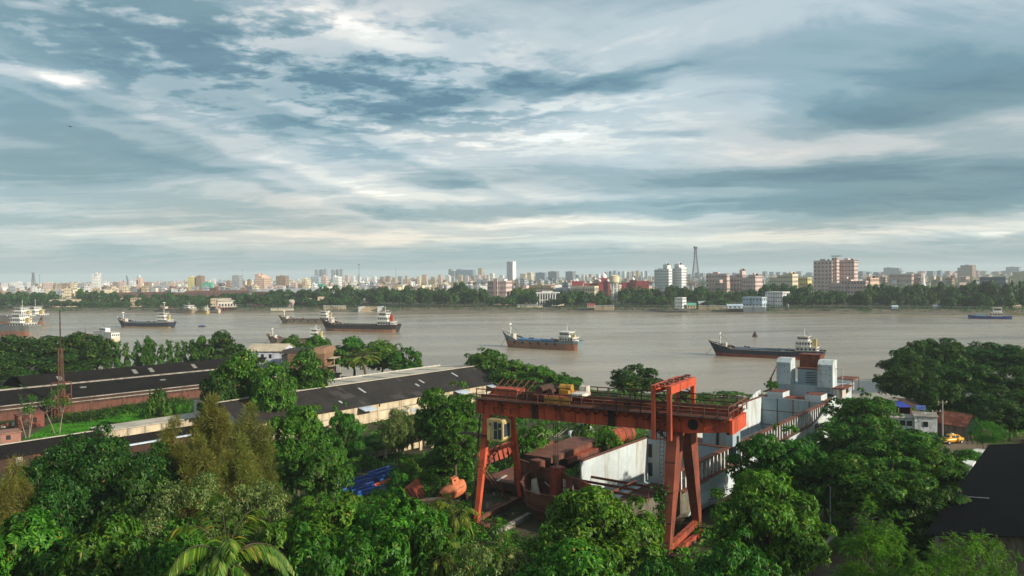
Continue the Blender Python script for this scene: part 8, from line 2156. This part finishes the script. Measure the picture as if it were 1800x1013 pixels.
# ---- undergrowth in the yard: nobody could count it
def in_keep(x, y):
    ok = np.zeros(len(x), bool)
    for o, a, r_, s0, s1, t0, t1 in KEEP:
        s = (x - o.x) * a.x + (y - o.y) * a.y; t_ = (x - o.x) * r_.x + (y - o.y) * r_.y
        ok |= (s > s0) & (s < s1) & (t_ > t0) & (t_ < t1)
    return ok
def undergrowth():
    rng = np.random.default_rng(77)
    n = 4200; px = rng.uniform(-40, 1840, n); D = 70 + 150 * rng.random(n) ** 1.25
    x = (px - 900) / F * D; y = D
    shore = np.interp(x, [q[0] for q in NEAR_SHORE], [q[1] for q in NEAR_SHORE])
    lawn = (x - y * -.58 < 0) & (y > 118) & (y < 150)
    m_ = ~in_keep(x, y) & (y < shore - 14) & ~((x < -44) & (y > 108) & (y < 165))
    x, y, D = x[m_], y[m_], D[m_]
    cs, os_ = [], []
    for i in range(len(x)):
        r_ = rng.uniform(.7, 1.9); h = r_ * rng.uniform(.5, 1.0)
        k = int(8 * r_ * r_) + 4; u = nz(rng.normal(size=(k, 3))); u[:, 2] = abs(u[:, 2])
        cs.append(np.array([x[i], y[i], GZ]) + u * np.array([r_, r_, h])); os_.append(u)
    c = np.concatenate(cs); o = np.concatenate(os_)
    q = rosettes(rng, c, o, 6, .42, .2, .2, 1., .15)
    mi = np.repeat(rng.choice(3, len(c), p=[.4, .15, .45]), 6)
    tag(link('undergrowth', quads_mesh('undergrowth', q, [LEAF['bright'], LEAF['mid'], LEAF['lime']], mi)), 'tangled green undergrowth covering the yard ground', 'undergrowth', kind='stuff')
    # lawn
    n = 70000; a = at(40, 775, GZ); poly = [at(40, 776, GZ), at(330, 738, GZ), at(335, 712, GZ), at(90, 748, GZ)]
    u = rng.random(n); v = rng.random(n)
    P = [np.array(p) for p in poly]
    g = (P[0] * (1 - u)[:, None] + P[1] * u[:, None]) * (1 - v)[:, None] + (P[3] * (1 - u)[:, None] + P[2] * u[:, None]) * v[:, None]
    d = nz(rng.normal(size=(n, 3)) * .45 + np.array([0, 0, 1.])); L_ = rng.uniform(.2, .5, n)
    q = leaf_quads(g + d * (L_ * .5)[:, None], d, rng.normal(size=(n, 3)), L_, np.full(n, .12), .1)
    tag(link('lawn_grass', quads_mesh('lawn_grass', q, LEAF['grass'])), 'bright green grass strip between the two left sheds', 'grass', kind='stuff')
    # weeds along the brick wall
    n = 2600; u = rng.random(n); c = (np.array(at(120, 745, GZ)) * (1 - u)[:, None] + np.array(at(315, 712, GZ)) * u[:, None]) + rng.normal(size=(n, 3)) * np.array([1.6, 1.6, 0]) + np.array([0, 0, 1]) * rng.random((n, 1)) * 1.6
    q = rosettes(rng, c, nz(rng.normal(size=(n, 3)) + np.array([0, 0, 1.])), 6, .4, .2, .2, 1., .15)
    tag(link('wall_weeds', quads_mesh('wall_weeds', q, LEAF['dark'])), 'dark weeds along the foot of the brick mill wall', 'weeds', kind='stuff')
    # creeper climbing the near right crane leg
    n = 420; u = rng.random(n) ** 1.4; p0, p1 = np.array(GANTRY_LEG[0]), np.array(GANTRY_LEG[1])
    c = p0 * (1 - u)[:, None] + p1 * u[:, None] + rng.normal(size=(n, 3)) * np.array([.35, .3, .1])
    q = rosettes(rng, c, nz(rng.normal(size=(n, 3)) + np.array([-.3, -1., .2])), 5, .3, .18, .3, 1., .06)
    tag(link('creeper', quads_mesh('creeper', q, LEAF['mid'])), 'green creeper climbing the near right crane leg', 'creeper', kind='stuff')
undergrowth()

# ---- trees of the far bank
def far_trees():
    rng = random.Random(21); items = []
    xs = [(-514, 791), (-240, 739), (0, 692), (200, 615), (355, 547)]
    def shoreD(px):
        k = (px - 900) / F
        for (x0, y0), (x1, y1) in zip(xs, xs[1:]):
            den = (x1 - x0) - k * (y1 - y0); t_ = (k * y0 - x0) / den
            if -.02 <= t_ <= 1.02: return y0 + (y1 - y0) * t_
        return 791 if px < 900 else 540
    # front row: (from, to, top y, jitter, spacing)
    front = [(-10, 84, 519, 4, 12), (95, 130, 529, 3, 13), (140, 170, 531, 3, 12), (172, 226, 530, 3, 12), (246, 285, 524, 4, 11), (285, 372, 530, 3, 12), (418, 470, 518, 4, 12), (475, 505, 524, 3, 11), (518, 540, 523, 3, 11), (548, 558, 527, 2, 10), (572, 632, 522, 4, 11), (655, 860, 511, 5, 12), (862, 905, 521, 4, 11), (905, 940, 515, 4, 10), (968, 985, 527, 3, 9), (985, 1030, 514, 4, 11), (1048, 1070, 521, 4, 10), (1092, 1185, 516, 5, 11), (1228, 1252, 528, 3, 9), (1252, 1276, 525, 3, 10), (1386, 1458, 517, 5, 11), (1458, 1560, 516, 5, 11), (1582, 1640, 514, 5, 12), (1662, 1700, 518, 5, 12), (1700, 1810, 519, 5, 12)]
    for a, b, yt, j, sp in front:
        x = a
        while x < b:
            items.append((x + rng.uniform(-2, 2), yt + rng.uniform(-j, j), shoreD(x) + rng.uniform(16, 34), rng.uniform(8, 12.5), 0)); x += sp * rng.uniform(.8, 1.2)
    back = [(206, 440, 518, 3, 20), (-10, 90, 514, 3, 14), (140, 200, 511, 4, 12), (290, 330, 515, 3, 12), (480, 560, 511, 3, 12), (565, 640, 505, 4, 12), (640, 840, 506, 4, 12), (800, 815, 497, 1, 12), (905, 940, 507, 3, 11), (985, 1060, 513, 3, 12), (1100, 1240, 505, 4, 11), (1240, 1350, 511, 4, 11), (1345, 1432, 502, 4, 11), (1440, 1470, 511, 3, 11), (1530, 1600, 501, 4, 12), (1600, 1720, 501, 5, 12), (1700, 1810, 498, 5, 13)]
    for a, b, yt, j, sp in back:
        x = a
        while x < b:
            items.append((x + rng.uniform(-3, 3), yt + rng.uniform(-j, j), shoreD(x) + rng.uniform(60, 95), rng.uniform(9, 14), 1)); x += sp * rng.uniform(.8, 1.2)
    LM = [(20, 'the left-edge ships'), (160, 'the lone white high-rise'), (257, 'the black left ship'), (345, 'the moored survey ship'), (457, 'the orange-red brick block'), (590, 'the long pale hall'), (648, 'the river steps'), (760, 'the empty river stretch left of centre'), (880, 'the pink riverside office'), (962, 'the white mansion'), (1039, 'the crimson-roofed pavilion'), (1080, 'the water tower'), (1180, 'the white twin high-rise'), (1222, 'the telecom tower'), (1325, 'the riverside hall'), (1400, 'the pale yellow low-rise'), (1467, 'the tall pink slab'), (1530, 'the white-banded low-rise'), (1622, 'the white spire'), (1740, 'the blue work vessel')]
    info = []
    for it in items:
        lm = min(LM, key=lambda l: abs(l[0] - it[0])); info.append((lm, 'right' if it[0] >= lm[0] else 'left', it[4], abs(it[0] - lm[0]), it))
    info.sort(key=lambda q: (q[0][0], q[1], q[2], q[3])); cnt = {}
    ow = ['nearest', 'second', 'third', 'fourth', 'fifth', 'sixth', 'seventh', 'eighth', 'ninth', 'tenth', 'eleventh', 'twelfth', 'thirteenth']
    for lm, sd, row, _, (x, yt, D, hw, _r) in info:
        k = (lm[0], sd, row); n = cnt.get(k, 0); cnt[k] = n + 1
        plant('far_light' if rng.random() < .3 else 'far', x, yt, D, hw, '%s far tree, %s %s of %s' % ('front-row' if row == 0 else 'back-row', ow[min(n, 12)], sd, lm[1]), 'tree', 'front trees of the far bank' if row == 0 else 'rear trees of the far bank', gz=3.4, minh=6)
    for i, (x, yt) in enumerate(((909, 507), (914, 506), (928, 507), (921, 510))):
        plant('palm', x, yt, 722, 5, 'tall royal palm, %s from the left beside the mansion' % ORD[sorted((909, 914, 928, 921)).index(x)], 'palm', 'royal palms by the mansion', gz=3.4)
    # low bank scrub and the woods beyond: one mass each
    r2 = np.random.default_rng(5); n = 9000; px = r2.uniform(-60, 1860, n); D = 950 * np.exp(r2.uniform(0, 1.9, n))
    keepm = (r2.random(n) < np.where(px > 1180, 1.0, np.where(D < 1300, .8, .45)))
    px, D = px[keepm], D[keepm]
    c = np.stack([(px - 900) / F * D, D, np.full(len(D), 3.6)], 1); rad = r2.uniform(5, 9, len(D)) * np.clip(D / 1500, .9, 2.2); hh = r2.uniform(5.5, 11.5, len(D))
    k = 12; u = nz(r2.normal(size=(len(D) * k, 3))); u[:, 2] = abs(u[:, 2])
    cc = np.repeat(c, k, 0) + u * np.stack([np.repeat(rad, k), np.repeat(rad, k), np.repeat(hh, k)], 1)
    sz = np.repeat(np.clip(D / 900, 1.2, 3.5), k) * 2.2
    q = leaf_quads(cc, nz(np.cross(u, r2.normal(size=u.shape))), u + r2.normal(size=u.shape) * .3, sz, sz * .75, .1)
    tag(link('distant_woods', quads_mesh('distant_woods', q, [LEAF['far'], LEAF['far_light']], (r2.random(len(q)) < .3).astype(int))), 'dark mass of trees among the far town', 'woods', kind='stuff')
    n = 5000; px = r2.uniform(-20, 1820, n); Ds = np.array([shoreD(p) for p in px]) + r2.uniform(9, 22, n)
    c = np.stack([(px - 900) / F * Ds, Ds, r2.uniform(1.2, 4.2, n)], 1)
    q = rosettes(r2, c, nz(r2.normal(size=(n, 3)) + np.array([0, 0, 1.])), 4, 1.1, .7, .2, 1., .5)
    tag(link('bank_scrub', quads_mesh('bank_scrub', q, LEAF['far_light'])), 'low green scrub along the far mud bank', 'scrub', kind='stuff')
far_trees()
